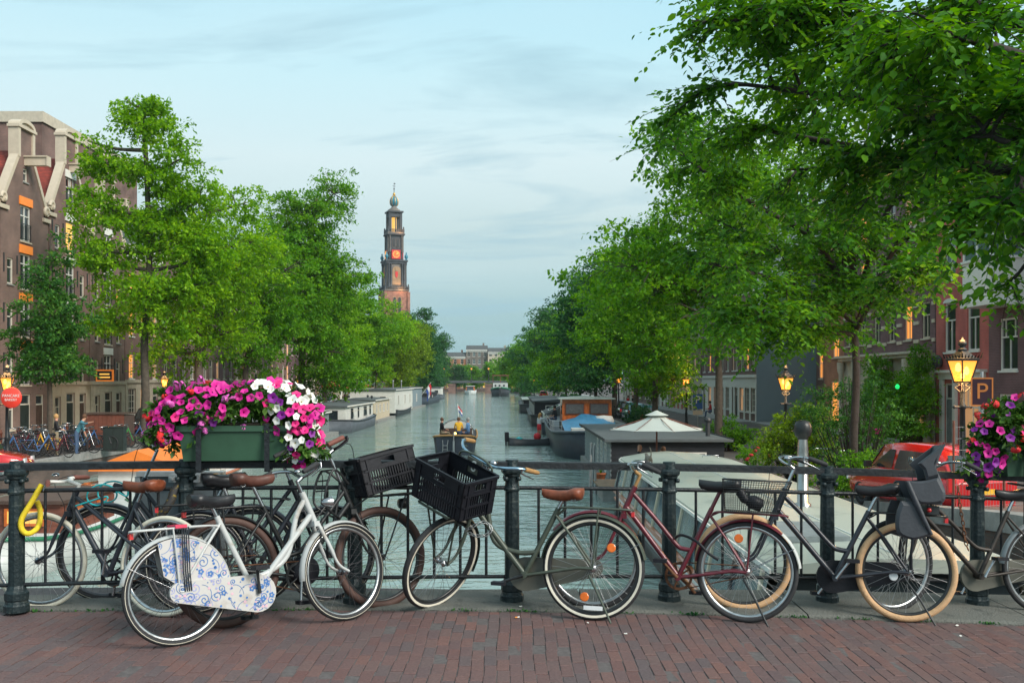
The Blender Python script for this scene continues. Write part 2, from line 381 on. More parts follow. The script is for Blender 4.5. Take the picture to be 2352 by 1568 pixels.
# ------------------------------------------------------------------ setting: bridge deck, paving, kerb, water, quays
def watermat():
    m, t, b = newmat('canal_water'); L = t.links.new
    b.inputs['Base Color'].default_value = (.22, .305, .285, 1); b.inputs['Roughness'].default_value = .06; b.inputs['IOR'].default_value = 1.333
    tc = t.nodes.new('ShaderNodeTexCoord')
    def nz(sx, sy, sc, det, rot=0, dist=0):
        mp = t.nodes.new('ShaderNodeMapping'); mp.inputs['Scale'].default_value = (sx, sy, 1); mp.inputs['Rotation'].default_value = (0, 0, rot); L(tc.outputs['Object'], mp.inputs[0])
        n = t.nodes.new('ShaderNodeTexNoise'); n.inputs['Scale'].default_value = sc; n.inputs['Detail'].default_value = det; n.inputs['Distortion'].default_value = dist; L(mp.outputs[0], n.inputs['Vector']); return n
    a = nz(.55, 1.0, 1.15, 3, .15, .4); c = nz(.7, 1.0, 3.6, 3, -.3, .3); d = nz(.6, 1.0, .22, 2, .5)
    m1 = t.nodes.new('ShaderNodeMath'); m1.operation = 'MULTIPLY_ADD'; L(c.outputs['Fac'], m1.inputs[0]); m1.inputs[1].default_value = .42; L(a.outputs['Fac'], m1.inputs[2])
    # calmer and rougher patches
    mr = t.nodes.new('ShaderNodeMapRange'); mr.inputs['From Min'].default_value = .35; mr.inputs['From Max'].default_value = .65; mr.inputs['To Min'].default_value = .55; mr.inputs['To Max'].default_value = 1.15; L(d.outputs['Fac'], mr.inputs['Value'])
    m2 = t.nodes.new('ShaderNodeMath'); m2.operation = 'MULTIPLY'; L(m1.outputs[0], m2.inputs[0]); L(mr.outputs[0], m2.inputs[1])
    bp = t.nodes.new('ShaderNodeBump'); bp.inputs['Strength'].default_value = 1.0; bp.inputs['Distance'].default_value = .14; L(m2.outputs[0], bp.inputs['Height']); L(bp.outputs[0], b.inputs['Normal'])
watermat()
def pavermat(name, island):
    m, t, b = newmat(name); L = t.links.new; b.inputs['Roughness'].default_value = .72
    r = t.nodes.new('ShaderNodeValToRGB'); e = r.color_ramp.elements
    cols = [(.140, .066, .060), (.156, .084, .077), (.116, .073, .075), (.176, .086, .073), (.132, .087, .084), (.106, .079, .083)]
    e[0].position = 0; e[0].color = (*cols[0], 1); e[1].position = 1; e[1].color = (*cols[-1], 1)
    for i, c in enumerate(cols[1:-1]): k = e.new((i+1)/5); k.color = (*c, 1)
    if island: g = t.nodes.new('ShaderNodeNewGeometry'); L(g.outputs['Random Per Island'], r.inputs[0])
    else: g = t.nodes.new('ShaderNodeObjectInfo'); L(g.outputs['Random'], r.inputs[0])
    gm = t.nodes.new('ShaderNodeNewGeometry')
    n = t.nodes.new('ShaderNodeTexNoise'); n.inputs['Scale'].default_value = 1.3; n.inputs['Detail'].default_value = 8; n.inputs['Roughness'].default_value = .7; L(gm.outputs['Position'], n.inputs['Vector'])
    n2 = t.nodes.new('ShaderNodeTexNoise'); n2.inputs['Scale'].default_value = 70; n2.inputs['Detail'].default_value = 4; L(gm.outputs['Position'], n2.inputs['Vector'])
    mr = t.nodes.new('ShaderNodeMapRange'); mr.inputs['From Min'].default_value = .38; mr.inputs['From Max'].default_value = .66; mr.inputs['To Max'].default_value = .55; L(n.outputs['Fac'], mr.inputs['Value'])
    mx = t.nodes.new('ShaderNodeMix'); mx.data_type = 'RGBA'; L(mr.outputs[0], mx.inputs['Factor']); L(r.outputs[0], mx.inputs['A']); mx.inputs['B'].default_value = (.106, .076, .078, 1)
    mr2 = t.nodes.new('ShaderNodeMapRange'); mr2.inputs['From Min'].default_value = .3; mr2.inputs['From Max'].default_value = .7; mr2.inputs['To Min'].default_value = .72; mr2.inputs['To Max'].default_value = 1.08; L(n2.outputs['Fac'], mr2.inputs['Value'])
    vm = t.nodes.new('ShaderNodeVectorMath'); vm.operation = 'SCALE'; L(mx.outputs['Result'], vm.inputs[0]); L(mr2.outputs[0], vm.inputs['Scale']); L(vm.outputs[0], b.inputs['Base Color'])
    bp = t.nodes.new('ShaderNodeBump'); bp.inputs['Strength'].default_value = .35; bp.inputs['Distance'].default_value = .004; L(n2.outputs['Fac'], bp.inputs['Height']); L(bp.outputs[0], b.inputs['Normal'])
pavermat('paver', False); pavermat('paver_mass', True)
mat('joint_sand', (.098, .086, .086), .95, 0, .3, 30)

def grid_sheet(name, xs, ys, zf, m, kind='structure', xo=None):
    b = MB(); nx = len(xs)
    vs = [((x+(xo(y) if xo else 0)), y, zf(x, y)) for y in ys for x in xs]
    b.add(vs, [(j*nx+i, j*nx+i+1, (j+1)*nx+i+1, (j+1)*nx+i) for j in range(len(ys)-1) for i in range(nx-1)], True)
    o = b.build(name, m); o['kind'] = kind; return o
kerb_y = lambda x: 7.0+.03*x
DX = [-30, -20, -14, -10, -8]+[i*.5 for i in range(-13, 14)]+[8, 10, 14, 20, 30]
bed = grid_sheet('bridge_deck', DX, [-12, -6, 0, 3.0, 5, 6.4, 7.75], lambda x, y: deck(x)-.0045+(-.002 if y > 7 else 0), 'joint_sand')
# brick paving: long sides run with the view, courses staggered
rnd = random.Random(5)
pav = empty('brick_pavement', (0, 0, 0)); pav['kind'] = 'structure'
def brick_vs(w, l, h=.05, ch=.006):
    a, c = w/2, l/2; lo = [(-a,-c,-h),(a,-c,-h),(a,c,-h),(-a,c,-h)]; md = [(x,y,-ch) for x,y,_ in lo]; hi = [(-a+ch,-c+ch,0),(a-ch,-c+ch,0),(a-ch,c-ch,0),(-a+ch,c-ch,0)]
    fs = [(8,9,10,11)]
    for i in range(4): k = (i+1) % 4; fs += [(i, k, 4+k, 4+i), (4+i, 4+k, 8+k, 8+i)]
    return lo+md+hi, fs
PW, PL = .0735, .206
bm_ = [MB().add(*brick_vs(PW-.0035-.0008*k, PL-.0045-.0012*k, .05, .0026)).mesh('brick', 'paver') for k in range(3)]
mass = MB(); nb = 0
for i in range(-74, 76):
    x = i*PW+.02
    y = 3.0+(i % 2)*PL/2+rnd.uniform(-.045, .045)+.012*math.sin(i*.7)
    n_ind = 0
    while True:
        l = PL; yk = kerb_y(x)
        if y+l > yk: l = yk-y
        if l < .05: break
        yc = y+l/2; dz = rnd.uniform(-.0025, .0025)-(.005 if rnd.random() < .06 else 0)+deck(x); tx, ty = rnd.gauss(0, .007), rnd.gauss(0, .010)
        wob = .006*math.sin(yc*5+i*.3)+rnd.uniform(-.0012, .0012)
        vis = abs(x) < .5142*yc+.05 and y > 5.27
        if vis and n_ind < 4 and nb < 300 and l == PL:
            o = obj('brick', bm_[rnd.randrange(3)], pav, (x+wob, yc, dz), (tx, ty, rnd.gauss(0, .008))); nb += 1; n_ind += 1
        else:
            vs, fs = brick_vs(PW-.004, l-.005, .05, .0026); ca = rnd.gauss(0, .008)
            mass.add([(x+wob+p[0]-p[1]*ca, yc+p[1]+p[0]*ca, dz+p[2]+p[1]*tx-p[0]*ty) for p in vs], fs)
        y += l
o = mass.build('brick_courses', 'paver_mass', pav); o['kind'] = 'stuff'
# stone kerb under the railing, laid as long blocks
kerb = empty('stone_kerb', (0, 0, 0)); kerb['kind'] = 'structure'
x = -7.2; 
while x < 8:
    l = rnd.uniform(1.25, 1.7); x1 = x+l-.012; b = MB()
    def kp(xx, f, z): 
        y0, y1 = kerb_y(xx)+.004, max(rail_y(xx)+.40, kerb_y(xx)+.45)
        return (xx, y0+(y1-y0)*f, deck(xx)+z)
    rings = []
    n = 5
    for k in range(n+1):
        xx = x+(x1-x)*k/n
        rings.append([kp(xx, 0, -.10), kp(xx, 0, .008), kp(xx, .035, .022), kp(xx, .5, .030+rnd.uniform(-.002, .002)), kp(xx, .97, .028), kp(xx, 1, .015), kp(xx, 1, -.30)])
    b.loft(rings, True, False)
    b.build('kerb_block', 'kerb_stone', kerb); x += l
# weeds and moss in the seam between kerb and bricks
rng_ = np.random.default_rng(77); nw_ = 420; cx_ = rng_.choice(np.array([-3.3, -2.9, -1.55, -1.4, -.35, .05, .1, .75, 1.25, 1.3, 2.0, 2.45, 2.9, 3.4]), nw_)+rng_.normal(size=nw_)*.06
WEEDS = [(float(x_), float(kerb_y(x_)+rng_.normal()*.008), float(deck(x_)+.002)) for x_ in cx_]
# face of the bridge towards the canal
b = MB(); b.loft([[(xx, max(rail_y(xx)+.34, kerb_y(xx)+.39), deck(xx)-.25), (xx, max(rail_y(xx)+.34, kerb_y(xx)+.39), -3.2)] for xx in [-20, -10, -4, 0, 4, 8, 14]], False, False, False)
o = b.build('bridge_face', 'quay_brick'); o['kind'] = 'structure'

# water
w = grid_sheet('canal_water', [-320, -40, -18, 0, 20, 200], [7, 60, 200, 500], lambda x, y: WATER, 'canal_water')
# quays: raised land each side with a brick wall to the water
YS = [6.5, 8, 12, 16, 20, 24, 27, 31, 40, 60, 80, 100, 120, 140, 160, 180, 200, 225, 250, 275, 300, 330, 360, 400]
QL, QR = -18.4, 7.9
def quay(name, xe, far, sgn):
    b = MB()
    rows = [[(xe+curve_x(y), y, -3.0), (xe+curve_x(y), y, quay_z(y)), (xe+sgn*60+curve_x(y), y, quay_z(y)), (far, y, quay_z(y))] for y in YS]
    vs = [p for r in rows for p in r]; n = 4
    for j in range(len(rows)-1):
        for i in range(3):
            b.cur = 0 if i else 1; b.add([rows[j][i], rows[j][i+1], rows[j+1][i+1], rows[j+1][i]], [(0, 1, 2, 3) if sgn > 0 else (3, 2, 1, 0)])
    o = b.build(name, ['street_paving', 'quay_brick']); o['kind'] = 'structure'
    b = MB()
    b.loft([[(xe-sgn*.06+curve_x(y), y, quay_z(y)-.28), (xe-sgn*.06+curve_x(y), y, quay_z(y)+.03), (xe+sgn*.38+curve_x(y), y, quay_z(y)+.03), (xe+sgn*.38+curve_x(y), y, quay_z(y)-.28)] for y in YS], True, False)
    o = b.build(name+'_coping', 'concrete'); o['kind'] = 'structure'
quay('quay_west', QR, 600, 1); quay('quay_east', QL, -600, -1)
b = MB(); b.add([(-700, 396, QZ-.03), (700, 396, QZ-.03), (700, 2500, QZ-.03), (-700, 2500, QZ-.03), (-700, 396, -3), (700, 396, -3)], [(0, 1, 2, 3), (4, 5, 1, 0)])
o = b.build('ground', 'street_paving'); o['kind'] = 'structure'
# strips of stoep paving along the houses
def pavement(name, xs0, xs1, y0, y1):
    b = MB(); n = 14; ys = [y0+(y1-y0)*k/n for k in range(n+1)]
    b.loft([[(xs0+curve_x(y), y, quay_z(y)-.1), (xs0+curve_x(y), y, quay_z(y)+.11), (xs1+curve_x(y), y, quay_z(y)+.11), (xs1+curve_x(y), y, quay_z(y)-.1)] for y in ys], True, False)
    o = b.build(name, 'concrete'); o['kind'] = 'structure'
pavement('pavement_east', -27.3, -24.2, 34, 300); pavement('pavement_west', 17.6, 20.3, 30, 73.5); pavement('pavement_west_far', 16.2, 19.0, 74, 300)

# ------------------------------------------------------------------ railing
rail = empty('bridge_railing', (0, rail_y(0), 0)); tag(rail, 'dark green cast iron bridge railing with fluted posts along the canal', 'railing')
PX = [-5.75, -4.575, -3.404, -2.285, -1.123, 0.0, 1.166, 2.386, 3.59, 4.76, 5.95]
def rp(x, z, dy=0): return (x, rail_y(x)-rail_y(0)+dy, deck(x)+z)
RX = [-7+.5*i for i in range(29)]
b = MB(); b.loft([[rp(x, .985, -.032), rp(x, 1.03, -.032), rp(x, 1.038, -.02), rp(x, 1.038, .02), rp(x, 1.03, .032), rp(x, .985, .032)] for x in RX], True, False)
b.build('top_rail', 'iron_dark', rail)
b = MB(); b.tube([rp(x, .845) for x in RX], .0155, 8); b.build('middle_rail', 'iron_dark', rail)
b = MB(); b.tube([rp(x, .20) for x in RX], .0145, 8); b.build('lower_rail', 'iron_dark', rail)
b = MB()
prof = [(.085, .0), (.085, .045), (.078, .055), (.074, .075), (.080, .085), (.080, .13), (.066, .145), (.060, .165), (.054, .18), (.054, .52), (.050, .80), (.058, .805), (.060, .82), (.055, .83), (.052, .845), (.050, .86), (.052, .90), (.062, .915), (.064, .925), (.075, .935), (.080, .945), (.080, .965), (.070, .975), (.050, .98), (.046, 1.03)]
b.lathe(prof, 12, smooth=False)
for k in range(4):
    a = PI/4+k*PI/2; b.lathe([(.0, -.016), (.016, -.014), (.020, 0), (.016, .014), (0, .016)], 8, (.066*math.cos(a), .066*math.sin(a), .895), cap=False)
pm = b.mesh('post', 'iron_green')
for x in PX: obj('post', pm, rail, rp(x, .02), (0, 0, rnd.uniform(0, .3)))
bm = MB().cyl((0, 0, .20), (0, 0, .845), .0105, 6).mesh('baluster', 'iron_dark')
for a, c in zip(PX[:-1], PX[1:]):
    for k in range(1, 6):
        x = a+(c-a)*k/6; obj('baluster', bm, rail, rp(x, 0))
# ------------------------------------------------------------------ houses
WIN = {}
def win_mesh(w, h, st, fm):
    k = (round(w, 3), round(h, 3), st, fm)
    if k in WIN: return WIN[k]
    t = .075; b = MB(); y0, y1 = .055, .125; a = w/2
    def br(x0, x1, z0, z1, d=0): b.bx(x0, x1, y0+d, y1, z0, z1)
    br(-a, -a+t, 0, h); br(a-t, a, 0, h); br(-a+t, a-t, h-t, h); br(-a+t, a-t, 0, t)
    p = MB(); py = .115
    if st in ('sash', 'lit', 'lity', 'soft', 'sky'):
        zt = h*.64; br(-a+t, a-t, zt-.03, zt+.03, .012)
        if w > .75: br(-.025, .025, t, zt-.03, .02)
        if w > 1.3: 
            for q in (-1, 1): br(q*w*.26-.02, q*w*.26+.02, zt+.03, h-t, .02)
    elif st == 'grid':
        for q in range(1, 3): br(-a+t+(w-2*t)*q/3-.018, -a+t+(w-2*t)*q/3+.018, t, h-t, .02)
        for q in range(1, 4): br(-a+t, a-t, h*q/4-.018, h*q/4+.018, .025)
    elif st == 'load':
        br(-.03, .03, t, h-t, .01); br(-a+t, a-t, h*.72-.03, h*.72+.03, .014)
    elif st == 'door':
        br(-a+t, a-t, h*.76-.04, h*.76+.04, .01)
    p.add([(-a+t*.5, py, t*.5), (a-t*.5, py, t*.5), (a-t*.5, py, h-t*.5), (-a+t*.5, py, h-t*.5)], [(0, 1, 2, 3)])
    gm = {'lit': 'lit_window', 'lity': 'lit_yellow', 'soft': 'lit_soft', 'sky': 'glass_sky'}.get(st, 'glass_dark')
    WIN[k] = (b.mesh('window', fm), p.mesh('pane', gm)); return WIN[k]
DOOR = {}
def door_mesh(w, h, m):
    k = (round(w, 3), round(h, 3), m)
    if k not in DOOR:
        b = MB(); b.bx(-w/2+.08, w/2-.08, .06, .11, 0, h*.74)
        for q in (-1, 1):
            for z in (.1, .42): b.bx(q*w*.2-w*.13, q*w*.2+w*.13, .045, .06, h*.74*z+.05, h*.74*(z+.3))
        DOOR[k] = b.mesh('door_leaf', m)
    return DOOR[k]
def cells(b, x0, x1, z0, z1, ops, t=.0):
    ops = [o for o in ops if o[1] > x0 and o[0] < x1 and o[3] > z0 and o[2] < z1]
    xs = sorted({x0, x1, *[v for o in ops for v in o[:2] if x0 < v < x1]}); zs = sorted({z0, z1, *[v for o in ops for v in o[2:4] if z0 < v < z1]})
    for i in range(len(xs)-1):
        for j in range(len(zs)-1):
            cx, cz = (xs[i]+xs[i+1])/2, (zs[j]+zs[j+1])/2
            if any(o[0] < cx < o[1] and o[2] < cz < o[3] for o in ops): continue
            b.add([(xs[i], 0, zs[j]), (xs[i+1], 0, zs[j]), (xs[i+1], 0, zs[j+1]), (xs[i], 0, zs[j+1])], [(0, 1, 2, 3)])
def house(name, label, x, y, rot, W, H, depth, wall, ops, gable=None, roof='roof_tile_red', base=None, fm='window_frame', trim='cream_paint', anchors=(), sills=True, cat='house', zg=None, bands=(), lintels=None, group=None, sidewall=None):
    """ops: (xc, z0, w, h, style). local x runs along the facade, -y is the street."""
    root = empty(name, (x, y, quay_z(y) if zg is None else zg), rot); tag(root, label, cat, group)
    O = [(c-w/2, c+w/2, z, z+h) for c, z, w, h, s in ops]
    b = MB(); a = W/2; nw = 0; top = H
    cells(b, -a, a, 0, H, O)
    if gable:
        nw, gs, gh = gable['nw'], gable['gs'], gable['gh']; top = H+gh
        cells(b, -nw, nw, H, H+gh, O)
        for q in (-1, 1):
            tri = [(q*nw, 0, H), (q*a, 0, H), (q*nw, 0, H+gs)]; b.add(tri, [(0, 1, 2) if q > 0 else (2, 1, 0)])
        b.add([(-nw, 0, H+gh), (nw, 0, H+gh), (nw, .4, H+gh), (-nw, .4, H+gh)], [(0, 1, 2, 3)])
        for q in (-1, 1): b.add([(q*nw, 0, H+gs), (q*nw, .4, H+gs), (q*nw, .4, H+gh), (q*nw, 0, H+gh)], [(0, 1, 2, 3)])
        b.add([(-nw, .4, H), (nw, .4, H), (nw, .4, H+gh), (-nw, .4, H+gh)], [(3, 2, 1, 0)])
    for o in O:   # reveals
        d = .14
        b.add([(o[0],0,o[2]),(o[1],0,o[2]),(o[1],0,o[3]),(o[0],0,o[3]),(o[0],d,o[2]),(o[1],d,o[2]),(o[1],d,o[3]),(o[0],d,o[3])], [(0,4,5,1),(1,5,6,2),(2,6,7,3),(3,7,4,0)])
    b.cur = 1 if sidewall else 0
    b.add([(-a,0,0),(-a,depth,0),(-a,depth,H),(-a,0,H),(a,0,0),(a,depth,0),(a,depth,H),(a,0,H)], [(0,3,2,1),(4,5,6,7),(1,2,6,5)])
    b.build('wall', [wall, sidewall] if sidewall else wall, root)
    # roof
    b = MB()
    if gable and not gable.get('flat'):
        gs = gable['gs']; b.add([(-a-.1,.3,H-.1),(0,.3,H+gs+.3),(a+.1,.3,H-.1),(-a-.1,depth,H-.1),(0,depth,H+gs+.3),(a+.1,depth,H-.1)], [(0,1,4,3),(1,2,5,4),(0,2,1),(3,4,5),(0,3,5,2)])
        rf = b.build('roof', roof, root)
    else:
        b.add([(-a,.25,H+.02),(a,.25,H+.02),(a,depth,H+.02),(-a,depth,H+.02),(-a*.98,1.6,H+1.9),(a*.98,1.6,H+1.9),(a*.98,depth-.4,H+1.9),(-a*.98,depth-.4,H+1.9)], [(0,1,5,4),(1,2,6,5),(2,3,7,6),(3,0,4,7),(4,5,6,7)])
        rf = b.build('roof', roof, root)
        b = MB(); b.bx(-a-.03, a+.03, -.42, -.002, H-.12, H+.10); b.bx(-a-.01, a+.01, -.30, -.002, H-.28, H-.122); b.bx(-a, a, -.10, -.002, H-.75, H-.282)
        n = max(4, int(W/.8))
        for k in range(n): xx = -a+.3+(W-.6)*k/(n-1); b.bx(xx-.09, xx+.09, -.27, -.102, H-.55, H-.284)
        b.build('cornice', trim, root)
    b = MB(); cx = a*.6; b.bx(cx-.35, cx+.35, depth*.45, depth*.45+.5, H, H+(gable['gs'] if gable else 1.9)+1.0); b.bx(cx-.42, cx+.42, depth*.45-.06, depth*.45+.56, H+(gable['gs'] if gable else 1.9)+1.002, H+(gable['gs'] if gable else 1.9)+1.12); b.build('chimney', wall, rf)
    if gable:
        b = MB()
        for q in (-1, 1):
            p0 = Vector((q*(a+.02), 0, H+.25)); p1 = Vector((q*nw, 0, H+gs+.12)); d = (p1-p0).normalized(); nrm = Vector((q*abs(d.z), 0, abs(d.x)))
            w_ = gable.get('cw', .32)
            b.hexa([p0+Vector((0,-.06,0)), p0+Vector((0,.42,0)), p0-nrm*w_+Vector((0,.42,0)), p0-nrm*w_+Vector((0,-.06,0))], [p1+Vector((0,-.06,0)), p1+Vector((0,.42,0)), p1-nrm*w_+Vector((0,.42,0)), p1-nrm*w_+Vector((0,-.06,0))])
        b.build('gable_coping', trim, root)
        b = MB()   # neck top: pilasters and a curved hood
        for q in (-1, 1): b.bx(q*nw-.13, q*nw+.13, -.09, .48, H+gs-.2, H+gh)
        b.bx(-nw-.22, nw+.22, -.16, .52, H+gh+.001, H+gh+.16)
        pts = [((nw+.12)*math.cos(t), H+gh+.16+(nw*.5)*math.sin(t)) for t in [PI*k/10 for k in range(11)]]
        inn = [((nw-.12)*math.cos(t), H+gh+.16+(nw*.5-.2)*math.sin(t)) for t in [PI*k/10 for k in range(11)]]
        for k in range(10):
            b.hexa([(pts[k][0],-.14,pts[k][1]),(pts[k][0],.5,pts[k][1]),(inn[k][0],.5,inn[k][1]),(inn[k][0],-.14,inn[k][1])], [(pts[k+1][0],-.14,pts[k+1][1]),(pts[k+1][0],.5,pts[k+1][1]),(inn[k+1][0],.5,inn[k+1][1]),(inn[k+1][0],-.14,inn[k+1][1])])
        b.add([(-nw+.1,-.02,H+gh+.16)]+[(p[0]*.9,-.02,p[1]) for p in inn[::-1]]+[(nw-.1,-.02,H+gh+.16)], [tuple(range(13))])
        b.build('neck_hood', trim, root)
        for q in (-1, 1):   # carved scrolls on the shoulders
            b = MB(); cx = q*(a-.32); sp = [(cx+q*(.34-.026*k)*math.cos(k*.55)*.9, -.02, H+.36+(.34-.026*k)*math.sin(k*.55)) for k in range(12)]
            b.tube(sp, .12, 6); b.bx(cx-.42, cx+.42, -.12, .45, H-.22, H); b.bx(cx-.25, cx+.25, .0, .4, H+.001, H+.55)
            b.build('scroll', trim, root)
        if gable.get('beam'):
            b = MB(); zz = H+gs-.55; b.bx(-.16, .16, -1.25, .3, zz, zz+.45); b.bx(-.22, .22, -1.32, -1.251, zz-.03, zz+.5); b.bx(-.24, .24, -1.28, .1, zz+.451, zz+.53); b.build('hoist_beam', trim, root)
    for c, z, w, h, s in ops:
        if s == 'void':
            b = MB(); b.add([(-w/2,.139,0),(w/2,.139,0),(w/2,.139,h),(-w/2,.139,h)], [(0,1,2,3)]); b.build('shutter', 'board_dark', root, (c, 0, z)); continue
        st = s.split(':')[0]
        f, p = win_mesh(w, h, st, 'white_paint' if st == 'load' else fm)
        wo = obj('door' if st == 'door' else 'window', f, root, (c, 0, z)); obj('pane', p, wo)
        if st == 'door': obj('door_leaf', door_mesh(w, h, s.split(':')[1] if ':' in s else 'green_black'), wo)
        elif sills and st != 'shop':
            b = MB(); b.bx(-w/2-.06, w/2+.06, -.07, .05, -.085, -.002); b.build('sill', trim if w > .7 else 'concrete', wo)
        if st == 'load':
            b = MB(); b.bx(-w/2, w/2, -.055, -.03, .92, .96); b.bx(-w/2, w/2, -.055, -.03, .10, .13)
            for k in range(9): xx = -w/2+.03+(w-.06)*k/8; b.bx(xx-.011, xx+.011, -.05, -.03, .13, .92)
            b.build('balcony_rail', 'dark_frame', wo)
    if lintels:
        for (c, z, w, h, m) in lintels: b = MB(); b.bx(c-w/2, c+w/2, -.07, -.002, z, z+h); b.build('lintel', m, root)
    for (z, h, m) in bands: b = MB(); b.bx(-a-.004, a+.004, -.045, -.002, z, z+h); b.build('band', m, root)
    for (xx, z) in anchors: b = MB(); b.bx(xx-.035, xx+.035, -.05, -.002, z-.5, z+.5); b.build('wall_anchor', 'dark_frame', root)
    if base:
        hb, m = base; b = MB(); O2 = [o for o in O if o[2] < hb]
        xs = sorted([(-a, None)]+[(o[0], o[1]) for o in O2]+[(a, None)], key=lambda t: t[0]); cur = -a
        for o in sorted(O2): 
            if o[0]-cur > .02: b.bx(cur+.001, o[0], -.05, -.002, 0, hb)
            if o[3] < hb: b.bx(o[0], o[1], -.045, -.002, o[3], hb)
            cur = o[1]
        if a-cur > .02: b.bx(cur, a-.001, -.05, -.002, 0, hb)
        b.bx(-a-.01, a+.01, -.16, -.003, hb+.001, hb+.22)
        b.build('ground_floor_front', m, root)
    return root
LROT, RROT = PI/2, -PI/2
LX, RX_ = -27.0, 20.0
def warehouse(y0, y1, label, H, gs, gh, wall, orange, base=None, lit=(), beam=True, seed=0, zs=(2.9, 5.55, 8.2, 10.85, 13.5)):
    W = y1-y0-.06; ops = []; lin = []; rn = random.Random(seed); cw = 1.15
    for i, z in enumerate(zs):
        if z+1.9 < H+gs-.6: 
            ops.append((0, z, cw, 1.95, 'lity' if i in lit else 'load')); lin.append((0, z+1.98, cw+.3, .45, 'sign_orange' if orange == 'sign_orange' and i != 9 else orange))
        if z+1.6 < H-.3:
            for q in (-1, 1): ops.append((q*W*.31, z+.15, .66, 1.4, 'lit' if (i, q) in lit else 'sash'))
    ops += [(0, .05, 1.2, 2.35, 'door'), (-W*.31, .5, .8, 1.7, 'sash'), (W*.31, .05, .95, 2.3, 'door:wood_dark')]
    if gs > 2.6: ops.append((0, H+gs-1.45, .5, .75, 'sash'))
    anc = [(q*W*k, z+1.25) for z in zs if z+1.7 < H for q in (-1, 1) for k in (.18, .44)]
    return house('warehouse_house', label, LX+curve_x((y0+y1)/2), (y0+y1)/2, LROT, W, H, 11, wall, ops, dict(nw=.82, gs=gs, gh=gh, beam=beam, cw=.24), anchors=anc, lintels=lin, base=base)
warehouse(46.9, 52.4, 'brown brick gabled warehouse house nearest the bridge beside the scroll gables', 12.5, 3.1, 4.6, 'brick_brown', 'cream_paint', seed=1)
warehouse(52.5, 58.0, 'brown brick warehouse house with orange lintels and a white neck gable', 12.5, 3.1, 4.5, 'brick_brown', 'sign_orange', seed=2)
warehouse(58.06, 63.6, 'purplish warehouse house with slate slopes and one yellow lit loading door', 13.0, 3.4, 4.9, 'brick_old', 'white_paint', base=(2.9, 'cream_paint'), lit=(3,), seed=3)
warehouse(63.66, 69.4, 'brown warehouse house with white lintels behind the tall street tree', 12.3, 3.0, 4.2, 'brick_brown', 'white_paint', base=(2.9, 'cream_stone'), lit=((2, 1),), seed=4)
# tall block set back behind the gables
bt = empty('apartment_block', (-41.5, 84.5, QZ)); tag(bt, 'tall plain brick block with white roof edge rising behind the gabled houses', 'building')
b = MB(); b.bx(-6.1, 6.1, -9.5, 9.5, 0, 22.6); b.build('wall', 'brick_old', bt)
b = MB(); b.bx(-6.25, 6.25, -9.65, 9.65, 22.602, 23.4); b.build('roof_edge', 'cream_stone', bt)
def flat_house(y0, y1, label, H, wall, floors, bays, side, x=None, base=None, trim='cream_paint', seed=0, lit=.06, ww=.95, wh=1.75, z0=3.3, dz=3.0, bands=(), roof='slate', doors=('green_black',), cname='canal_house', gable=None, sidewall=None):
    W = y1-y0-.05; rn = random.Random(seed); ops = []
    for f in range(floors):
        z = z0+f*dz; h = wh-(.25 if f == floors-1 else 0)
        if z+h > H-.8 and not gable: break
        for k in range(bays):
            c = -W/2+W*(k+.5)/bays; r = rn.random()
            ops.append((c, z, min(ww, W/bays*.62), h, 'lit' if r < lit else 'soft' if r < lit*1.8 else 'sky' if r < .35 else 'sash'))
    n = max(2, bays)
    for k in range(n):
        c = -W/2+W*(k+.5)/n
        if k == seed % n: ops.append((c, .12, min(1.1, W/n*.7), 2.5, 'door:'+doors[seed % len(doors)]))
        else: ops.append((c, .75, min(1.5, W/n*.76), 1.85, 'soft' if rn.random() < .3 else 'grid'))
    ym = (y0+y1)/2; xx = (LX if side < 0 else 18.6) if x is None else x
    return house(cname, label, xx+curve_x(ym), ym, LROT if side < 0 else RROT, W, H, 10, wall, ops, gable=gable, roof=roof, base=base, trim=trim, bands=bands, sidewall=sidewall)
L_ = [(69.5, 76.5, 'brown canal house with orange lit first floor windows above a cream shopfront', 12.6, 'brick_old', 3, 'cream_stone', .55),
      (76.6, 83.2, 'purple brick canal house with pale cornice past the cream shopfront', 13.4, 'brick_purple', 3, 'cream_stone', .05),
      (83.3, 90.5, 'brown brick canal house with four window columns behind the street trees', 12.8, 'brick_brown', 4, None, .1),
      (90.6, 97.0, 'dark canal house with arched door half hidden by foliage', 14.2, 'brick_purple', 3, None, .1),
      (97.1, 104.5, 'reddish canal house behind the third street lamp', 12.2, 'brick_old', 3, 'cream_stone', .2),
      (104.6, 112, 'brown canal house beyond the reddish one with white trim', 13.6, 'brick_brown', 3, 'white_paint', .15),
      (112.1, 120, 'old brick canal house behind the red café awning', 12.9, 'brick_old', 3, 'white_paint', .3),
      (120.1, 128, 'purple canal house past the red café awning', 13.6, 'brick_purple', 3, None, .2),
      (128.1, 138, 'wide brown canal house glimpsed under far crowns', 12.5, 'brick_brown', 4, 'cream_stone', .2),
      (138.1, 148, 'far old brick canal house beside the wide brown one', 13.8, 'brick_old', 4, None, .2),
      (148.1, 160, 'far dark canal house near the moored flag barge', 12.6, 'brick_purple', 4, 'cream_stone', .2),
      (160.1, 175, 'farthest brown canal house on the tower bank', 13.2, 'brick_brown', 5, 'white_paint', .2)]
for i, (y0, y1, lb, H, wl, bays, bs, lit) in enumerate(L_):
    flat_house(y0, y1, lb, H, wl, 3, bays, -1, base=(3.0, bs) if bs else None, seed=i+11, lit=lit, trim='cream_paint' if i % 2 else 'white_paint')

